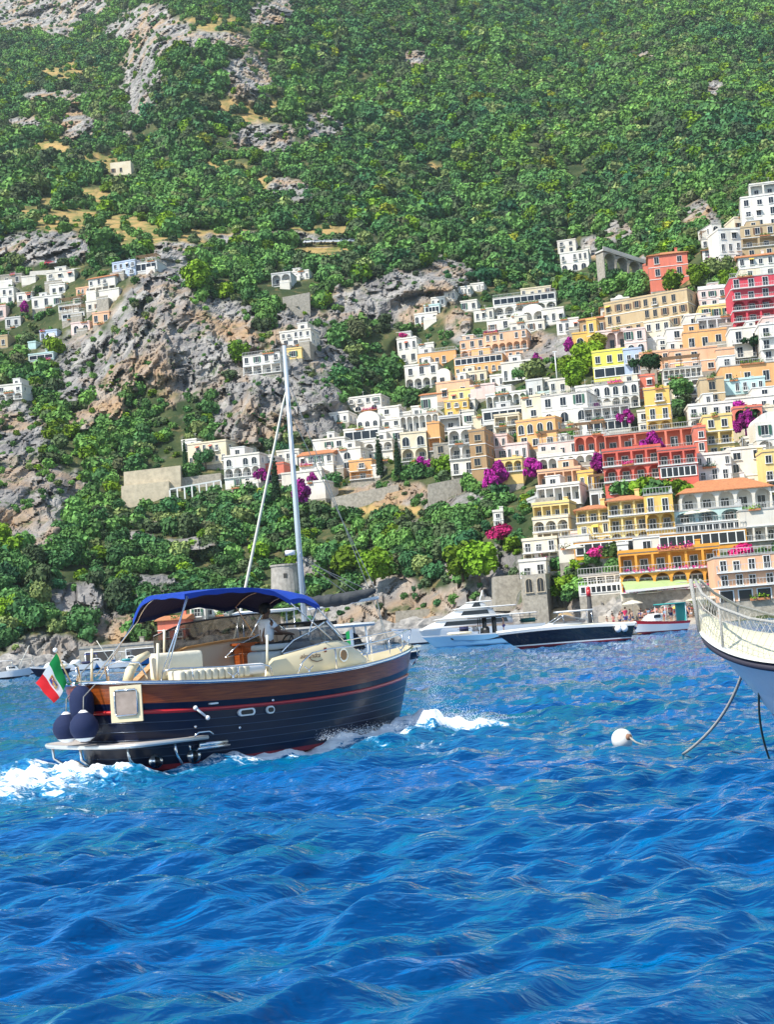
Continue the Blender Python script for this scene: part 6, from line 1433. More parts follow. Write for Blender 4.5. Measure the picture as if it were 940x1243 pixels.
# ================================================================== the other boats
def boat_frame(x_px, y_px, Y, yaw_deg, name, label, cat='boat', group=None, z=0.0):
    p = P(x_px, y_px, Y); return empty(name, (p.x, p.y, z), math.radians(yaw_deg), label, cat, group)
def closed_deck(mb, pt, sh, L, t0=0.0, t1=0.995, z_off=-.03, mi=0, k=24, crown=.05):
    rows = []
    for i in range(k+1):
        t = t0+(t1-t0)*i/k; a = pt(t, 1, -1); y = abs(a.y); rows.append([Vector((a.x, s*y, sh(t)+z_off+crown*(1-s*s))) for s in (-1, -.5, 0, .5, 1)])
    mb.grid(rows, mi, True)
def box_round(name, x0, x1, y0, y1, z0, z1, m_, par, r=.1, taper=0.0, fr=0.0, ar=0.0):
    bm = bmesh.new(); bmesh.ops.create_cube(bm, size=1.0)
    for v in bm.verts:
        up = v.co.z > 0; k = 1-taper if up else 1
        x = (x0+x1)/2+v.co.x*(x1-x0)
        if up and v.co.x > 0: x -= fr
        if up and v.co.x < 0: x += ar
        v.co = Vector((x, (y0+y1)/2+v.co.y*(y1-y0)*k, (z0+z1)/2+v.co.z*(z1-z0)))
    bmesh.ops.bevel(bm, geom=bm.edges[:], offset=r, segments=2, affect='EDGES')
    me = bpy.data.meshes.new(name); bm.to_mesh(me); bm.free(); me.materials.append(m_)
    for p in me.polygons: p.use_smooth = True
    return link(name, me, par)
# ---- sailing yacht behind
sy = boat_frame(363, 800, 72, 186, 'sailing_yacht', 'sailing yacht with tall grey mast and furled dark mainsail behind the motor boat', 'sailing boat')
def sh_s(t): return 1.15+.35*t*t
b_, pt_, ts_ = hull_rows(9.5, 3.2, [-.5, 0, .12, .6, .9, 1], sh_s, lambda q: 0 if q < 0 else (1 if q < .12 else 2), 0.15, 1.2, True, 40, -.5, .8, (1.4, 2.2))
b_.build('hull', [M_AFOUL, M_NAVY, M_GELW], sy); d = MB(); closed_deck(d, pt_, sh_s, 9.5); d.build('deck', M_TEAKG, sy)
box_round('coachroof', -2.2, 2.0, -1.0, 1.0, 1.2, 1.75, M_GELW, sy, .12, .15, .6, .1)
MX = -0.4
m1 = MB(); m1.tube([(MX, 0, 1.6), (MX, 0, 8), (MX, 0, 16.7)], [.145, .14, .10], 10); m1.build('mast', mat('grey_spar', (.50, .56, .60), .35, .3), sy)
for z in (6.3,): 
    m1 = MB(); m1.tube([(MX, -1.1, z+.1), (MX, 0, z), (MX, 1.1, z+.1)], .035, 5); m1.build('spreader', MATS['grey_spar'], sy); rd = MB(); rd.tube([(MX+.45, 0, z+.1), (MX+.45, 0, z+.32)], .25, 14); rd.build('radome', M_WHITEP, sy)
bo = MB(); bo.tube([(MX-.2, 0, 3.72), (MX-3.7, 0, 4.02)], .08, 8); bo.build('boom', M_WHITEP, sy)
sl = MB(); k = 22
sl.tube([(MX-.15-3.4*i/k, .04*math.sin(i), 4.08+.30*i/k-.16*math.sin(PI*i/k)+.02*math.sin(i*1.9)) for i in range(k+1)], [.10+.22*math.sin(PI*min(1, (i+3)/(k+3)))**.6+.012*math.sin(i*2.1) for i in range(k+1)], 10); 
M_SAILC = mat('charcoal_sailcloth', (.045, .05, .055), .8, bump=.6, bscale=6); sl.build('furled_mainsail', M_SAILC, sy)
fs_p = [(MX+.1, 0, 14.4), (3.3, 0, 1.5)]; g = MB(); a = Vector(fs_p[0]); b = Vector(fs_p[1]); g.tube([a, a.lerp(b, .04), a.lerp(b, .5), a.lerp(b, .93), b], [.02, .055, .065, .075, .03], 8); g.build('furled_genoa', mat('cream_sailcloth', (.62, .60, .50), .8), sy)
M_WIRE = mat('rigging_wire', (.30, .31, .30), .4, .5)
for a, b in (((MX, 0, 15.2), (-4.6, 0, 1.3)), ((MX, 0, 13.5), (MX-3.7, 0, 4.1)), ((MX, 0, 14.8), (MX, -1.75, 1.2)), ((MX, 0, 14.8), (MX, 1.75, 1.2)), ((MX, 0, 6.2), (MX-.7, -1.7, 1.2)), ((MX, 0, 6.2), (MX-2.2, .0, 4.3)), ((MX, 0, 6.2), (MX-3.6, 0, 4.2)), ((MX, 0, 6.4), (MX-2.8, 0, 4.3)), ((MX-3.6, 0, 4.0), (-4.4, .3, 1.3)), ((MX-3.6, 0, 4.0), (-4.3, -.4, 1.3))):
    w = MB(); w.tube([a, Vector(a).lerp(Vector(b), .5), b], .018, 4); w.build('stay', M_WIRE, sy)
w = MB(); w.add([(MX+5.0, 0, 2.6), (MX+5.35, 0, 2.9), (MX+5.2, .05, 2.2)], [(0, 1, 2)]); 
# ---- white cruiser with hard tops just behind the motor boat
mc = boat_frame(382, 800, 56, 12, 'motor_cruiser', 'white cabin cruiser with two hard tops behind the foredeck of the wooden boat', 'motor boat')
b_, pt_, ts_ = hull_rows(8.2, 3.0, [-.5, 0, .1, .8, .9, 1], lambda t: 1.15+.4*t*t, lambda q: 0 if q < .1 else (1 if q < .8 else 2), .1, 1.2, True, 36, -.5, .85)
b_.build('hull', [M_AFOUL, M_GELW, M_NAVY], mc); d = MB(); closed_deck(d, pt_, lambda t: 1.15+.4*t*t, 8.2); d.build('deck', M_GELW, mc)
box_round('cabin', -1.0, 2.0, -1.15, 1.15, 1.2, 2.35, M_LINER, mc, .12, .1, .7, 0)
for i in range(3): box_round('window', -.8+.85*i, -.1+.85*i, -1.14, -1.08, 1.75, 2.25, M_GLASS, mc, .03)
box_round('windscreen', 1.35, 1.85, -1.0, 1.0, 1.75, 2.4, M_GLASS, mc, .05, .05, .35, -.3)
box_round('hard_top', -1.6, 2.2, -1.4, 1.4, 2.62, 2.76, M_GELW, mc, .06); box_round('dark_hatch', -.4, .9, -.7, .7, 2.78, 2.90, M_BLACK, mc, .05)
for x in (-1.5, -.2, 1.9):
    for y in (-1.2, 1.2): w = MB(); w.tube([(x, y, 1.2), (x-.1, y, 2.66)], .04, 6); w.build('pillar', M_GELW, mc)
box_round('upper_hard_top', -2.9, -.6, -1.2, 1.2, 3.42, 3.5, M_GELW, mc, .035)
for x in (-2.7, -.8):
    for y in (-1.05, 1.05): w = MB(); w.tube([(x, y, 1.2), (x, y, 3.45)], .03, 6); w.build('pillar', M_STEEL, mc)
w = MB(); w.add([(1.3, -1.35, 1.9), (1.3, -1.33, 2.55), (1.15, -1.40, 2.5), (1.18, -1.38, 1.85)], [(0, 1, 2, 3)], 0); w.add([(1.18, -1.38, 1.85), (1.15, -1.40, 2.5), (1.02, -1.36, 2.45), (1.05, -1.35, 1.8)], [(0, 1, 2, 3)], 1); w.build('pennant', [MATS['flag_white'], MATS['flag_green']], mc)
# ---- three decked superyacht by the rocks
su = boat_frame(568, 775, 222, 184, 'superyacht', 'large white three decked yacht moored under the grey cliff', 'yacht')
shf = lambda t: 1.7+.9*t*t
b_, pt_, ts_ = hull_rows(23, 5.2, [-.5, 0, .08, .8, 1], shf, lambda q: 0 if q < .08 else 1, .1, 3.0, True, 44, -.8, .85, (1.4, 2.0)); b_.build('hull', [M_NAVY, M_GELW], su)
d = MB(); closed_deck(d, pt_, shf, 23); d.build('deck', M_TEAK, su)
def deckhouse(x0, x1, hw, z0, z1, par, n, fr=2.0, ar=.8):
    box_round('deckhouse', x0, x1, -hw, hw, z0, z1, M_GELW, par, .18, .08, fr, ar)
    L_ = x1-x0-fr-ar-.8; 
    for s_ in (-1, 1):
        g = MB(); zz = (z0+z1)/2; g.add([(x0+ar+.4, s_*(hw*.97+.03), zz-.28), (x0+ar+.4+L_, s_*(hw*.97+.03), zz-.28), (x0+ar+L_-.1, s_*(hw*.955+.03), zz+.34), (x0+ar+.6, s_*(hw*.955+.03), zz+.34)], [(0, 1, 2, 3)] if s_ < 0 else [(3, 2, 1, 0)]); g.build('window_band', M_GLASS, par)
deckhouse(-7, 7.5, 2.2, 1.9, 3.3, su, 6, 3.4, .6); deckhouse(-4.5, 4.0, 1.9, 3.35, 4.6, su, 5, 2.6, .8); deckhouse(-3.2, 1.2, 1.4, 4.75, 5.5, su, 3, 1.6, .6)
for x0, x1, z, hw in ((-10.5, 5.2, 3.3, 2.4), (-7.5, 2.2, 4.62, 2.1), (-4.0, .2, 5.5, 1.5)): box_round('roof', x0, x1, -hw, hw, z, z+.16, M_GELW, su, .07, 0, .8, .3)
for x in (-10, -8.5, -7.2): w = MB(); w.tube([(x, -2.2, 2.0), (x, -2.2, 3.3)], .06, 6); w.build('pillar', M_GELW, su)
w = MB(); w.tube([(-2.2, 0, 5.6), (-2.8, 0, 7.2)], .10, 6); w.tube([(-2.6, -.9, 6.5), (-2.6, .9, 6.5)], .06, 5); w.build('radar_mast', M_GELW, su)
w = MB(); [w.tube([(-11+.0, -2.2+.0, 2.0), (-11, -2.2, 2.9)], .03, 4)]; w.tube([(-11.2, -2.3, 2.9), (-7.2, -2.3, 2.9)], .03, 4); w.build('rail', M_STEEL, su)
box_round('tender', -10.8, -8.2, -1.9, -.6, 1.95, 2.6, mat('teal_cover', (.03, .25, .28), .5), su, .25)
# ---- pale blue speedboat
sp_ = boat_frame(582, 785, 166, 187, 'speedboat', 'pale blue speedboat with a long dark window and black tee top', 'motor boat')
M_PALE = mat('pale_blue_paint', (.25, .50, .68), .15, coat=1.0); shf = lambda t: 1.05+.35*t
b_, pt_, ts_ = hull_rows(12.8, 3.2, [-.5, 0, .1, .9, 1], shf, lambda q: 1 if q > .85 else 0, .1, 1.6, True, 36, -.5, .85); b_.build('hull', [M_PALE, M_GELW], sp_); d = MB(); closed_deck(d, pt_, shf, 12.8); d.build('deck', M_GELW, sp_)
for s_ in (-1, 1):
    g = MB(); v = [pt_(t, q, s_, .02) for t, q in ((.30, .50), (.45, .42), (.62, .44), (.78, .58), (.78, .74), (.30, .74))]; g.add(v, [(0, 1, 2, 3, 4, 5)]); g.build('hull_window', M_GLASS, sp_)
box_round('console', -1.2, -.3, -.8, .8, 1.1, 1.95, M_BLACK, sp_, .1, 0, .3); box_round('tee_top', -2.6, .9, -1.2, 1.2, 2.9, 3.0, M_BLACK, sp_, .04)
for x in (-1.9, -.8, -.2):
    for y in (-.7, .7): w = MB(); w.tube([(x, y, 1.1), (x, y, 2.95)], .14 if x < -.5 else .05, 6); w.build('pillar', M_BLACK, sp_)
box_round('sun_pad', .8, 3.4, -1.0, 1.0, 1.3, 1.6, M_CUSH, sp_, .1); box_round('dark_cover', .9, 2.2, -.9, .9, 1.6, 2.15, M_CANVD, sp_, .25); box_round('windscreen', -.1, .5, -.9, .9, 1.5, 2.1, M_SMOKE, sp_, .05, 0, 0, .4)
# ---- black open yacht
by_ = boat_frame(686, 781, 128, 184, 'black_motor_yacht', 'long black hulled sports yacht with cream deck and two white stern fenders', 'motor yacht')
shf = lambda t: 1.35+.28*math.sin(PI*t*.8)-.1*t; b_, pt_, ts_ = hull_rows(11.8, 3.3, [-.5, 0, .09, .16, .3, .86, 1], shf, lambda q: 0 if q < .09 else (2 if q < .16 or q > .8 else 1), .1, 1.9, True, 44, -.5, .85, (1.4, 2.1)); b_.build('hull', [M_AFOUL, mat('black_paint', (.003, .003, .008), .08, coat=1), M_GELW], by_)
d = MB(); closed_deck(d, pt_, shf, 11.8, crown=.18); d.build('deck', mat('cream_deck', (.74, .70, .58), .4), by_)
box_round('cabin_top', -1.5, 2.6, -1.2, 1.2, 1.5, 1.95, M_GELW, by_, .15, .15, 1.6, .1)
g = MB(); g.grid([[Vector((1.3-.25*y*y, y, 1.85)) for y in (-1.15, -.6, 0, .6, 1.15)], [Vector((.2-.25*y*y, y*.95, 2.5)) for y in (-1.15, -.6, 0, .6, 1.15)]]); g.build('windscreen', M_SMOKE, by_)
for s_ in (-1, 1):
    g = MB(); g.add([(1.1, s_*1.15, 1.85), (.0, s_*1.08, 2.48), (-1.8, s_*1.1, 1.95), (-1.6, s_*1.15, 1.75)], [(0, 1, 2, 3)]); g.build('side_screen', M_SMOKE, by_); w = MB(); w.tube([(1.2, s_*1.15, 1.86), (.0, s_*1.08, 2.5), (-1.9, s_*1.1, 1.95)], .035, 5); w.build('screen_frame', M_STEEL, by_)
box_round('bimini', -2.5, .6, -1.2, 1.2, 2.72, 2.86, M_GELW, by_, .06)
for x in (-2.3, .2):
    for y in (-1.1, 1.1): w = MB(); w.tube([(x-.1, y, 1.5), (x, y, 2.75)], .03, 5); w.build('pillar', M_STEEL, by_)
for x in (-4.9, -4.35):
    for s_ in (1,): f_ = empty('fender', (0, 0, 0)); 
    bpy.data.objects.remove(f_)
    pw = Matrix.Translation(by_.location) @ Matrix.Rotation(math.radians(184), 4, 'Z') @ Vector((x, 1.78, .98)); mb = MB(); mb.sph((0, 0, 0), .30, 14, 10); mb.tube([(0, 0, .28), (0, -.05, .55)], .02, 5); o = mb.build('fender', M_WHITEP); o.location = pw
    tag(o, ('outer white ball fender at the stern corner of the black yacht' if x < -4.5 else 'inner white ball fender on the stern of the black yacht'), 'fender', 'white ball fenders on the black yacht')
box_round('swim_step', -6.5, -5.7, -1.2, 1.2, .35, .45, M_TEAK, by_, .03)
def on(boat_o, v): return boat_o.matrix_basis @ Vector(v)
for o_ in (by_, su, sp_, mc, sy): o_.matrix_basis
def place_on(bo_, v):
    M = Matrix.Translation(bo_.location) @ Matrix.Rotation(bo_.rotation_euler.z, 4, 'Z'); return M @ Vector(v)
small_person(place_on(by_, (-6.1, .2, .0)), math.radians(230), 'sit', (.75, .74, .72), (.02, .03, .2), 'person in white sitting on the swim step of the black yacht')
small_person(place_on(by_, (-5.6, -.5, 1.0)), math.radians(120), 'lift', (.6, .03, .1), (.05, .05, .2), 'person in red shirt standing at the stern of the black yacht')
small_person(place_on(sp_, (-2.9, .3, 1.05)), 3, 'stand', None, (.02, .03, .2), 'person standing behind the console of the pale blue speedboat')
# ---- white and teal boat by the beach
tb = boat_frame(800, 768, 152, 200, 'tour_boat', 'white tour boat with a teal canopy near the beach', 'boat')
shf = lambda t: 1.0+.45*t*t; b_, pt_, ts_ = hull_rows(6.4, 2.5, [-.5, 0, .15, .75, 1], shf, lambda q: 0 if q < .15 else (1 if q < .7 else 2), .1, .8, True, 30, -.4, .85); b_.build('hull', [M_AFOUL, M_GELW, M_RED], tb); d = MB(); closed_deck(d, pt_, shf, 6.4); d.build('deck', M_GELW, tb)
box_round('cabin', -.2, 1.8, -.9, .9, 1.05, 1.95, M_GELW, tb, .15, .1, .9); box_round('windscreen', .1, .9, -.93, .93, 1.5, 1.85, M_GLASS, tb, .05)
M_TEAL = mat('teal_canvas', (.03, .30, .28), .8); box_round('canopy', -2.9, -.2, -1.1, 1.1, 2.75, 2.9, M_TEAL, tb, .06)
g = MB(); g.box(-2.9, -2.8, -1.0, 1.0, 1.0, 2.75); g.build('canopy_back', M_TEAL, tb)
for x in (-2.8, -.4):
    for y in (-1, 1): w = MB(); w.tube([(x, y, 1.0), (x, y, 2.8)], .035, 5); w.build('pillar', M_WHITEP, tb)
small_person(place_on(tb, (-1.5, .2, .95)), 4, 'stand', (.65, .04, .06), (.03, .03, .1), 'person in a red shirt under the teal canopy of the tour boat')
# ---- moored boats off the left cliff
M_BLUEH = mat('blue_hull', (.02, .16, .42), .2, coat=.8)
left = [(16, 822, 203, 10, 6.0, 'grey', 'open white launch with a dark waterline at the left edge of the water'), (62, 826, 196, 192, 5.4, 'navy', 'dark hulled motor boat just behind the flag'), (40, 812, 232, 6, 5, 'white', 'small white boat moored behind the dark hulled one'), (92, 812, 226, 185, 6.4, 'white', 'white moored cabin boat right behind the ensign'), (118, 806, 236, 5, 6, 'blue', 'blue hulled moored boat before the left end of the boathouse'),
        (140, 812, 215, 188, 5.6, 'white', 'white moored runabout seen through the stern rails'), (160, 806, 232, 4, 7.2, 'blue', 'long blue hulled moored boat behind the cream coaming'), (182, 804, 236, 184, 6.6, 'white', 'white moored boat before the right end of the boathouse'), (205, 800, 238, 6, 6, 'white', 'white moored boat in front of the red brown house'), (75, 805, 246, 3, 6.2, 'white', 'white covered boat closest to the rocks left of the boathouse')]
for i, (x, y, Yd, yaw, L_, kind, lab) in enumerate(left):
    t = boat_frame(x, y, Yd, yaw, 'moored_boat', lab, 'boat', 'boats moored off the left cliff')
    hm = {'white': M_GELW, 'navy': M_NAVY, 'blue': M_BLUEH, 'grey': M_GELW}[kind]; shf = lambda t_: .85+.45*t_*t_
    b_, pt_, ts_ = hull_rows(L_, 2.2, [-.5, 0, .12, .85, 1], shf, lambda q: 0 if q < .12 else (1 if q < .8 else 2), .1, .9, True, 26, -.3, .85); b_.build('hull', [M_NAVY, hm, M_GELW], t); d = MB(); closed_deck(d, pt_, shf, L_); d.build('deck', M_GELW, t)
    if i % 3 != 2:
        box_round('cabin', -.8, 1.0, -.75, .75, .9, 1.65, M_GELW, t, .12, .1, .6); box_round('window', -.5, .4, -.79, -.74, 1.25, 1.5, M_GLASS, t, .02)
    if i % 2 == 0:
        box_round('bimini', -1.9, .1, -.9, .9, 2.3, 2.38, [M_GELW, M_CANV, M_CUSH][i % 3], t, .035)
        for xx in (-1.8, 0):
            for yy in (-.8, .8): w = MB(); w.tube([(xx, yy, .9), (xx, yy, 2.32)], .025, 5); w.build('pole', M_STEEL, t)
    else: box_round('cover', -L_*.42, -.9, -.8, .8, .9, 1.3, [M_CANVD, M_CUSH, MATS['teal_cover']][i % 3], t, .15)
    if i in (0, 5): w = MB(); w.tube([(.6, 0, 1), (2.4, 0, 4.2)], .06, 6); w.build('davit', mat('pale_spar', (.6, .58, .5), .5), t)
# ---- bow of the white wooden boat moored at the right, with its safety net
WB = Vector(P(851, 764, 22.0)); WB.z = 0
wb_yaw = math.radians(160); LW = 11.0; BWD = 5.2
wbo = empty('moored_wooden_boat', (WB.x, WB.y, 0), 0, 'white wooden boat with rope netting round its bow moored at the right edge', 'boat')
def shw(t): return 1.48+.56*math.exp(-(1-t)*11.0/.62)
M_BLUEB = mat('royal_blue_paint', (.02, .02, .40), .3, coat=.5)
M_WPAINT = mat('white_boat_paint', (.86, .88, .88), .30, noise=.08, nscale=3, coat=.3)
b_, ptw, tsw = hull_rows(LW, BWD, [-.5, -.2, 0, .2, .35, .39, .6, .8, .93], shw, lambda q: 0 if q < .35 else (1 if q < .39 else 2), .2, 1.35, False, 90, -.6, .58, (1.5, 3.6), (), .4, .52, 1.15)
Mw = Matrix.Rotation(wb_yaw, 4, 'Z') @ Matrix.Translation((-LW/2, 0, 0)); Mf = Mw @ Matrix.Translation((-LW/2, 0, 0))
def wb_build(mb, name, mats, par=None, M=None):
    mb.v = [tuple((M or Mw) @ Vector(v)) for v in mb.v]; return mb.build(name, mats, par or wbo)
wb_build(b_, 'hull', [M_BLUEB, mat('dark_red_line', (.22, .01, .02), .4), M_WPAINT])
rb_ = MB()
for s_ in (-1, 1): rb_.tube([ptw(t, .955, s_, .03) for t in tsw if t > .2], .055, 8)
wb_build(rb_, 'rubbing_strake', mat('black_rubber', (.035, .03, .045), .5))
cr = MB()
for s_ in (-1, 1):
    o1 = [ptw(t, 1, s_, .03) for t in tsw if t > .2]; i1 = [Vector((p.x-.10*max(0, (t-.8)/.2), p.y*.80 if abs(p.y) > .02 else 0, p.z+.01)) for p, t in zip(o1, [t for t in tsw if t > .2])]
    cr.grid([o1, i1], 0, True, s_ < 0)
wb_build(cr, 'cap_rail', M_WPAINT)
dk_ = MB(); rows = []
for t in [t for t in tsw if t > .2]:
    a = ptw(t, 1, 1, .03); rows.append([Vector((a.x, s*a.y*.82, a.z-.03+.36*(1-s*s))) for s in (-1, -.5, 0, .5, 1)])
dk_.grid(rows, 0, True); wb_build(dk_, 'foredeck', mat('yellow_deck_paint', (.78, .73, .48), .5, noise=.12, nscale=2))
box_ = MB(); box_.box(3.2, 7.2, -1.1, 1.1, 1.8, 2.22); wb_build(box_, 'deck_house', M_WPAINT, None, Mf)
hw_ = MB(); hw_.box(7.0, 7.6, -.5, .5, 1.95, 2.20); wb_build(hw_, 'hatch', M_WPAINT, None, Mf)
M_NET = mat('net_twine', (.45, .43, .38), .9)
top = {}
for s_ in (-1, 1):
    pts = []; rl = MB(); net = MB()
    T_ = [1.0, .985, .96, .92, .87, .81, .74, .66, .57, .47, .36]; hts = [.76, .66, .60, .56, .52, .50, .50, .52, .54, .54, .54]
    up = [Vector((ptw(min(t, .998), 1, s_).x + 0, ptw(min(t, .998), 1, s_).y*.86, ptw(min(t, .998), 1, s_).z+h)) for t, h in zip(T_, hts)]
    lo = [Vector((ptw(min(t, .998), 1, s_).x, ptw(min(t, .998), 1, s_).y*.86, ptw(min(t, .998), 1, s_).z+.04)) for t in T_]
    rl.tube(up, .022, 6); wb_build(rl, 'top_rope', M_ROPE)
    for i in (2, 5, 8): st_ = MB(); st_.tube([lo[i], up[i]], .022, 6); wb_build(st_, 'stanchion', M_ROPE)
    # diamond netting between deck edge and top rope
    def PU(u): 
        k = min(int(u), len(up)-2); f = u-k; return lo[k].lerp(lo[k+1], f), up[k].lerp(up[k+1], f)
    NU = 58
    for i in range(NU):
        for d_ in (1, -1):
            u0 = (len(up)-1)*i/NU; u1 = min(len(up)-1.001, max(0, u0+d_*.55)); pts_ = []
            for q in range(4): l_, u_ = PU(u0+(u1-u0)*q/3); pts_.append(l_.lerp(u_, q/3)+Vector((0, 0, -.02*math.sin(PI*q/3))))
            net.tube(pts_, 0.0034, 3, 0, False)
    for q in (.33, .66): net.tube([lo[k].lerp(up[k], q) for k in range(len(up))], .005, 3, 0, False)
    wb_build(net, 'net', M_NET)
sp2 = MB(); sp2.tube([ptw(.998, 1, 1)+Vector((0, 0, 0)), ptw(.998, 1, 1)+Vector((.06, 0, .78))], .03, 8); wb_build(sp2, 'stem_post', M_ROPE)
rg = MB(); rg.tube([(7.6, -.6, 2.0), (6.3, -.3, 3.0), (5.6, -.1, 3.1), (4.5, 0, 3.15)], .045, 8); rg.tube([(7.6, .6, 2.0), (6.3, .3, 3.0), (5.6, .1, 3.1)], .045, 8); wb_build(rg, 'bow_frame', mat('dull_alloy', (.6, .6, .6), .4), None, Mf)
for y in (-.8, .8):
    for x in (8.6, 9.6): c = MB(); c.tube([(x-.14, y*.6, 2.12), (x+.14, y*.6, 2.12)], .03, 6); c.tube([(x, y*.6, 1.98), (x, y*.6, 2.12)], .035, 6); wb_build(c, 'cleat', M_STEEL, None, Mf)
lr = MB(); lr.tube([(10.2, -.5, 2.1), (9.2, -.9, 2.02), (8.0, -1.2, 2.0), (6.8, -1.5, 2.15), (5.5, -1.6, 2.35)], .018, 5); wb_build(lr, 'deck_line', M_ROPE, None, Mf)
# mooring ropes
def rope(pts, r, label, m_=M_ROPE):
    o = pts[0].copy(); mb = MB(); pts = [p-o for p in pts]
    n = 24; out = []
    for i in range(n+1):
        t = i/n; a, b, c, d = pts; out.append(a*(1-t)**3+3*b*t*(1-t)**2+3*c*t*t*(1-t)+d*t**3)
    mb.tube(out, r, 8); ob = mb.build('mooring_rope', m_); ob.location = o; return tag(ob, label, 'rope')
stem = Mw @ ptw(.998, .72, 1) + WB
a = P(905, 805, 22.6); d = Pz(829, 908, 0)
rope([a, P(893, 850, 23.3), P(870, 888, 24), d-Vector((0, 0, .1))], .024, 'thick grey mooring rope curving from the white bow into the water by the buoy')
a = P(924, 815, 20.6); d = Pz(937, 922, -.05)
rope([a, P(918, 865, 21.8), P(924, 895, 22.3), d-Vector((0, 0, .1))], .017, 'darker thin mooring rope dropping near the right edge', mat('green_rope', (.10, .13, .10), .9))
# buoy
bp = Pz(756, 902, 0.02); bo_ = empty('buoy', bp, 0, 'white round mooring buoy with a brown eye floating right of centre', 'buoy')
mb = MB(); mb.sph((0, 0, .07), .195, 24, 16); mb.build('float', mat('dirty_white_plastic', (.74, .73, .68), .5, noise=.15, nscale=6), bo_)
mb = MB(); c0 = Vector((.085, -.14, .12)); mb.tube([c0+Vector((0, -.02, 0)), c0+Vector((.035, -.06, .0))], [.06, .05], 12); mb.build('eye', mat('rusty_eye', (.25, .13, .08), .8), bo_)
mb = MB(); mb.tube([c0+Vector((.02, -.05, 0)), c0+Vector((.12, -.12, -.10)), c0+Vector((.4, -.2, -.22))], .018, 6); mb.build('line', M_ROPE, bo_)
# swimming line floats
for i in range(9):
    q = Pz(806+6.2*i, 760.5-0.75*i, 0.03); mb = MB(); mb.sph((0, 0, .05), .17, 10, 7, 0, (1.3, 1, 1)); o = mb.build('line_float', M_WHITEP); o.location = q; tag(o, 'small white float on the swimming line off the beach', 'float', 'floats on the swimming line')
# ------------------------------------------------ spray thrown up by the bow, foam drops
def spray():
    r = random.Random(4); M = Matrix.Translation(BOAT_O) @ Matrix.Rotation(BOAT_YAW, 4, 'Z'); mb = MB()
    oct_ = [(1, 0, 0), (-1, 0, 0), (0, 1, 0), (0, -1, 0), (0, 0, 1), (0, 0, -1)]; of = [(0, 2, 4), (2, 1, 4), (1, 3, 4), (3, 0, 4), (2, 0, 5), (1, 2, 5), (3, 1, 5), (0, 3, 5)]
    def drop(p, s_): mb.add([p+Vector(o)*s_ for o in oct_], of)
    for i in range(15000):
        k = r.random()
        if k < .62:  # fine sheet rising beside the stem
            h = r.random()**1.5*1.7; p = Vector((3.75+r.gauss(0, .20)+.30*h, -1.0-.15*h+r.gauss(0, .16+.14*h), .05+h)); s_ = r.uniform(.0015, .005)
        elif k < .85:  # crown of the splash ahead of the bow
            a = abs(r.gauss(.7, .9)); p = Vector((3.25+a*.95+r.gauss(0, .12), -1.35-a*.3+r.gauss(0, .22), .12+abs(r.gauss(0, .22))*math.exp(-((a-.9)/1.0)**2))); s_ = r.uniform(.002, .008)
        else:
            x = r.uniform(0, 3.4); p = Vector((x, -1.5-.13*(3.2-x)+r.gauss(0, .12), .2+abs(r.gauss(0, .08)))); s_ = r.uniform(.003, .008)
        drop(M @ p, s_)
    o = mb.build('spray', mat('spray_drops', (.86, .90, .94), .4)); tag(o, 'white spray thrown up at the bow of the wooden motor boat', 'spray', None, 'stuff')
spray()
# ================================================================== beach, people, small things
def shore_y(px): return float(np.interp(px, [0,120,300,480,600,700,780,850,940], [822,815,802,788,778,768,762,757,750]))
# pebble beach in front of the peach hotel
def beach():
    rows = []; 
    for k, (dy, z) in enumerate(((2, -.5), (-.5, .25), (-4, .9), (-9, 1.8), (-15, 2.4))):
        row = []
        for x in range(728, 985, 8):
            y = shore_y(min(x, 940))-max(0, x-940)*.08; D_ = H*F/ (sv(x, y)[1]*-1); D_ = D_ + [0, 3, 8, 14, 19][k] + 1.2*math.sin(x*.05)
            s_, _ = sv(x, y); row.append(Vector((s_/F*D_, D_, z)))
        rows.append(row)
    mb = MB(); mb.grid(rows, 0, True); o = mb.build('beach', mat('beach_pebbles', (.42, .37, .30), .95, noise=.4, nscale=1.2, bump=.8, bscale=9)); tag(o, kind='structure')
beach()
def bpt(px, off, z):
    y = shore_y(px); D_ = H*F/(-sv(px, y)[1]) + off; s_, _ = sv(px, y); return Vector((s_/F*D_, D_, z))
r = random.Random(21); cols = [(.7, .68, .66), (.55, .05, .08), (.03, .04, .18), (.02, .02, .02), (.65, .25, .2), (.2, .35, .5), None, None]
zn = ['on the beach left of the white umbrella', 'on the beach near the teal canopy boat', 'on the beach under the green roofed restaurant']
for i in range(58):
    px_ = r.uniform(738, 852) if i > 8 else r.uniform(840, 940); off = r.uniform(3, 9); z = .25+ (off-3)*.13
    c = r.choice(cols); c2 = r.choice([(.02, .02, .06), (.4, .05, .1), (.5, .5, .5), (.05, .15, .3)])
    cn_ = {None: 'bare chested bather', (.7, .68, .66): 'bather in white', (.55, .05, .08): 'bather in red', (.03, .04, .18): 'bather in navy', (.02, .02, .02): 'bather in black', (.65, .25, .2): 'bather in salmon pink', (.2, .35, .5): 'bather in light blue'}[c]
    zz = 'on the crowded beach left of the moored white bow' if px_ < 850 else 'on the beach behind the moored white bow'
    small_person(bpt(px_, off, z), r.uniform(0, 6.28), 'stand' if r.random() < .7 else 'lift', c, c2, f'{cn_} standing {zz}', f'{cn_}s {zz}', sc_=r.uniform(.9, 1.05))
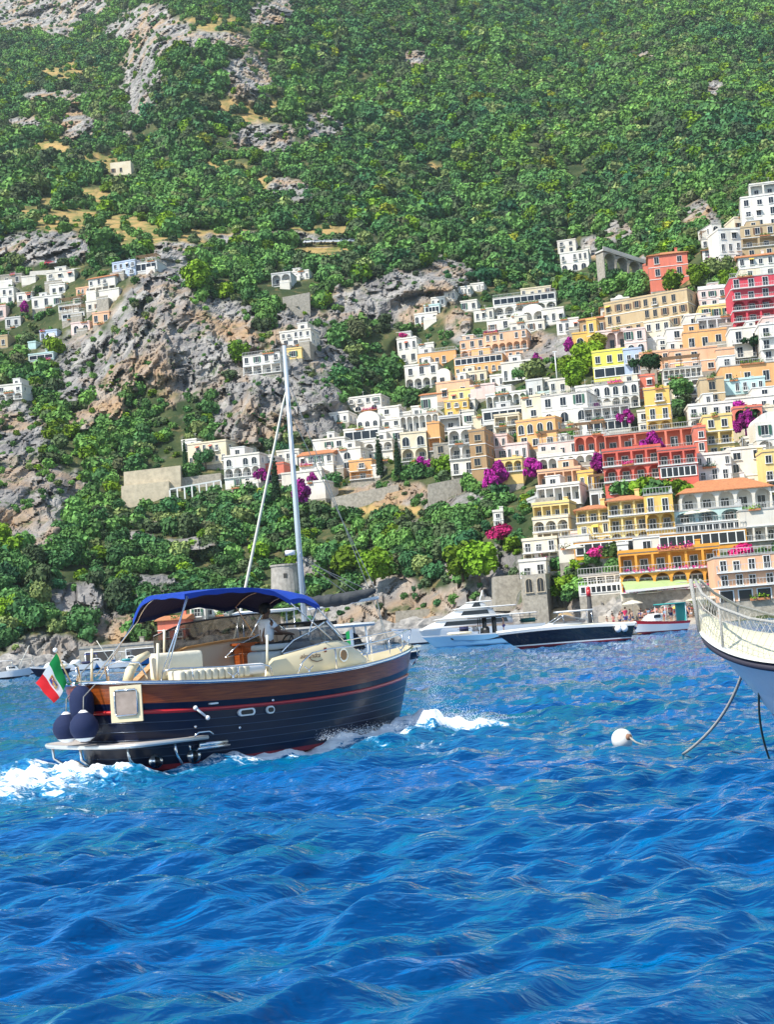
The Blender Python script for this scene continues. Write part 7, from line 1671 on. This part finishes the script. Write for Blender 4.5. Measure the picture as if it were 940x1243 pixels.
def parasol(p, rad, h, m_, label, group=None):
    t = empty('parasol', p, 0, label, 'parasol', group); mb = MB(); mb.tube([(0, 0, 0), (0, 0, h)], .04, 6); mb.build('pole', M_WHITEP, t); mb = MB(); n = 12
    mb.grid([[(rr*math.cos(2*PI*j/n), rr*math.sin(2*PI*j/n), z) for j in range(n+1)] for rr, z in ((0, h+.35), (rad*.5, h+.17), (rad, h-.12), (rad*.99, h-.25))], 0, False); mb.build('canopy', m_, t); return t
parasol(bpt(858, 8, 1.0), 2.6, 2.4, M_CUSH, 'big white beach umbrella at the right end of the crowd')
parasol(bpt(826, 6, .7), .9, 1.8, M_CLOTHY, 'small yellow beach umbrella left of the big white one')
parasol(bpt(771, 8, 1.0), 1.5, 2.6, M_CUSH, 'white beach umbrella above the tour boat cabin')
parasol(bpt(792, 12, 2.2), 2.0, 2.8, M_CUSH, 'cream umbrella left of the teal canopy')
parasol(bpt(905, 9, 1.6), 1.0, 2.1, M_CLOTHY, 'yellow umbrella in front of the peach hotel doors')
parasol(bpt(922, 9, 1.6), 1.1, 2.1, mat('pink_cloth', (.7, .2, .25), .8), 'pink umbrella right of the yellow one before the peach hotel')
parasol(bpt(884, 7, 1.2), 1.6, 2.0, mat('pale_blue_cloth', (.4, .6, .65), .8), 'pale blue umbrella just behind the net of the white bow')
for x, y, l, rad in ((700, 682, 'closed looking white parasol on the stepped pool terrace', 1.6), (842, 640, 'white parasol on the aqua arcade terrace', 1.3), (857, 638, 'second white parasol on the aqua arcade terrace, near its right end', 1.3), (808, 462, 'left white parasol on the terrace restaurant', 1.5), (835, 458, 'right white parasol on the terrace restaurant', 1.5), (672, 524, 'white parasol left of the red roofed villa', 2.2)):
    parasol(ground(x, y, -10), rad, 2.3, M_CUSH, l)
# tall dark marker post with a red head, sandstone mound, quay
mp_ = bpt(719, 2, 0); t = empty('marker_post', mp_, 0, 'tall dark post with a red head standing at the sea wall', 'post'); mb = MB(); mb.tube([(0, 0, -.5), (0, 0, 4.9)], [.42, .30], 8); mb.build('shaft', mat('dark_iron', (.03, .03, .03), .7), t); mb = MB(); mb.tube([(0, 0, 4.9), (0, 0, 5.9)], .33, 8); mb.sph((0, 0, 6.0), .3, 10, 6); mb.build('head', M_RED, t)
def rockpile(px, py, w, h, label, col, n=1, dd=0, nm='boulder'):
    D_ = tdepth(px, shore_y(px)-8)-3+dd*.4; p = P(px, py, D_); p.z = h*.25; r = random.Random(px); bm = bmesh.new(); bmesh.ops.create_icosphere(bm, subdivisions=4, radius=1)
    co = np.array([v.co[:] for v in bm.verts]); nz = fbm(co[:, 0]*1.6+px, co[:, 1]*1.6, co[:, 2]*1.6, 4, True); cell = fbm(co[:, 0]*5+px, co[:, 1]*5, co[:, 2]*5, 3)
    for v, a, b in zip(bm.verts, nz, cell): k = 1+.28*a+.10*b; v.co = Vector((v.co.x*w*k, v.co.y*w*.6*k, v.co.z*h*k))
    me = bpy.data.meshes.new(nm); bm.to_mesh(me); bm.free(); me.materials.append(col); o = link(nm, me); o.location = (p.x, p.y, p.z); tag(o, label, 'rock'); return o
M_ROCKT = mat('sandstone', (.50, .36, .20), .95, noise=.35, nscale=.5, bump=1.0, bscale=2); M_ROCKG = mat('grey_rock', (.40, .37, .33), .95, noise=.55, nscale=.6, bump=1.0, bscale=2.2, col2=(.10, .10, .10))
rockpile(686, 757, 5.2, 2.6, 'smooth tan sandstone mound behind the black yacht', M_ROCKT, dd=6)
rockpile(118, 800, 2.6, 2.4, 'grey boulder at the left end of the boathouse', M_ROCKG, dd=2)
for i, (x, w, h, dd) in enumerate([(640, 4, 3, 4), (660, 3, 2, 3), (735, 3.4, 2.6, 8), (752, 3, 3.4, 12), (770, 3.6, 3, 13), (788, 3, 3, 15), (806, 3.4, 2.8, 15), (824, 3, 2.4, 14), (605, 4, 2.6, 5), (570, 4, 3, 6), (535, 5, 3, 6), (505, 4, 3, 5), (470, 4, 3, 5), (55, 3, 2, 5), (20, 4, 2.6, 6), (230, 4, 2.5, 4), (265, 4, 3, 4), (330, 5, 3, 5), (385, 4, 3, 5), (430, 4, 3, 4)]):
    rockpile(x, shore_y(x)-3-dd*.3, w, h, 'jagged grey boulder at the foot of the sea cliff', M_ROCKG, dd=dd)['group'] = 'boulders along the foot of the sea cliff'
# green sloping awning roof over the glazed seaside restaurant
def awning_roof():
    Dp = tdepth(807, 726)-4; a = P(757, 712, Dp-1); b = P(861, 702, Dp+1); o = a.copy(); d = b-a; mb = MB(); n = 12; rows = []
    for k, (yy, zz) in enumerate(((-1.6, -.55), (-.4, .15), (1.5, .7), (3.2, .9))): rows.append([d*(i/n)+Vector((0, yy, zz)) for i in range(n+1)])
    mb.grid(rows, 0, True); mb.grid([rows[0], [p-Vector((0, 0, .35)) for p in rows[0]]], 1, False, True); ob = mb.build('awning_roof', [mat('pale_green_roof', (.40, .52, .22), .8, noise=.2, nscale=.8), M_TRIM]); ob.location = o; tag(ob, 'pale green sloping roof over the glazed seaside restaurant', 'roof')
awning_roof()
# parked cars on the coast road above the left hamlet and along the high road
def car(p, rz, col, label, group):
    t = empty('parked_car', p, rz, label, 'car', group); mb = MB()
    prof = [(-2.1, .35), (-2.15, .8), (-1.9, .95), (-1.35, 1.42), (.35, 1.42), (1.0, .98), (1.95, .85), (2.1, .6), (2.1, .35)]; mb.prism(prof, -.85, .85, 0); mb.build('body', mat('car_'+str(col), col, .25, coat=.8), t)
    g = MB(); g.prism([(-1.6, .98), (-1.25, 1.36), (.3, 1.36), (.8, .98)], -.87, -.85, 0); g.prism([(-1.6, .98), (-1.25, 1.36), (.3, 1.36), (.8, .98)], .85, .87, 0); g.build('window', M_GLASS, t)
    for x in (-1.3, 1.3):
        for y in (-.8, .8): w = MB(); w.tube([(x, y-.1, .33), (x, y+.1, .33)], .33, 12); w.build('wheel', M_BLACK, t)
for x, y, c, l in ((61, 324, (.5, .03, .04), 'red car parked above the left hamlet'), (74, 323, (.75, .75, .75), 'white car parked right of the red one above the left hamlet')):
    p = P(x, y-2.5, tdepth(x, y)-1.5); car(p, .1, c, l, None)
for i, x in enumerate((375, 386, 398, 408, 418, 428)):
    y = 301-(x-330)*.02; p = P(x, y-4.0, tdepth(x, y)-.8); car(p, .1*i, [(.75, .75, .75), (.5, .52, .55), (.7, .7, .7)][i % 3], 'pale car parked in the row on the high coast road', 'cars on the high coast road')
# lamp post in the town garden
lp = ground(677, 466, -6); t = empty('lamp_post', lp, 0, 'tall white lamp post in the garden left of the bright trees', 'lamp post'); mb = MB(); mb.tube([(0, 0, -1), (0, 0, 8)], .12, 8); mb.build('pole', M_WHITEP, t); mb = MB(); mb.box(-.5, .5, -.15, .15, 7.9, 8.1); mb.build('lamp_head', M_WHITEP, t)
# air: pale even haze round camera and hills
hz = MB(); hz.box(-1500, 1500, -60, 2600, -32, 1400); ho = hz.build('haze', None if False else mat('haze_tmp', (1, 1, 1)))
hm_ = bpy.data.materials.new('haze'); hm_.use_nodes = True; nt = hm_.node_tree; nt.nodes.clear(); out = nt.nodes.new('ShaderNodeOutputMaterial'); pv = nt.nodes.new('ShaderNodeVolumePrincipled')
pv.inputs['Color'].default_value = (.80, .93, 1.0, 1); pv.inputs['Density'].default_value = 0.00006; pv.inputs['Anisotropy'].default_value = 0.0; nt.links.new(pv.outputs[0], out.inputs['Volume'])
ho.data.materials.clear(); ho.data.materials.append(hm_); tag(ho, kind='stuff'); ho['label'] = 'pale blue summer haze over the bay'
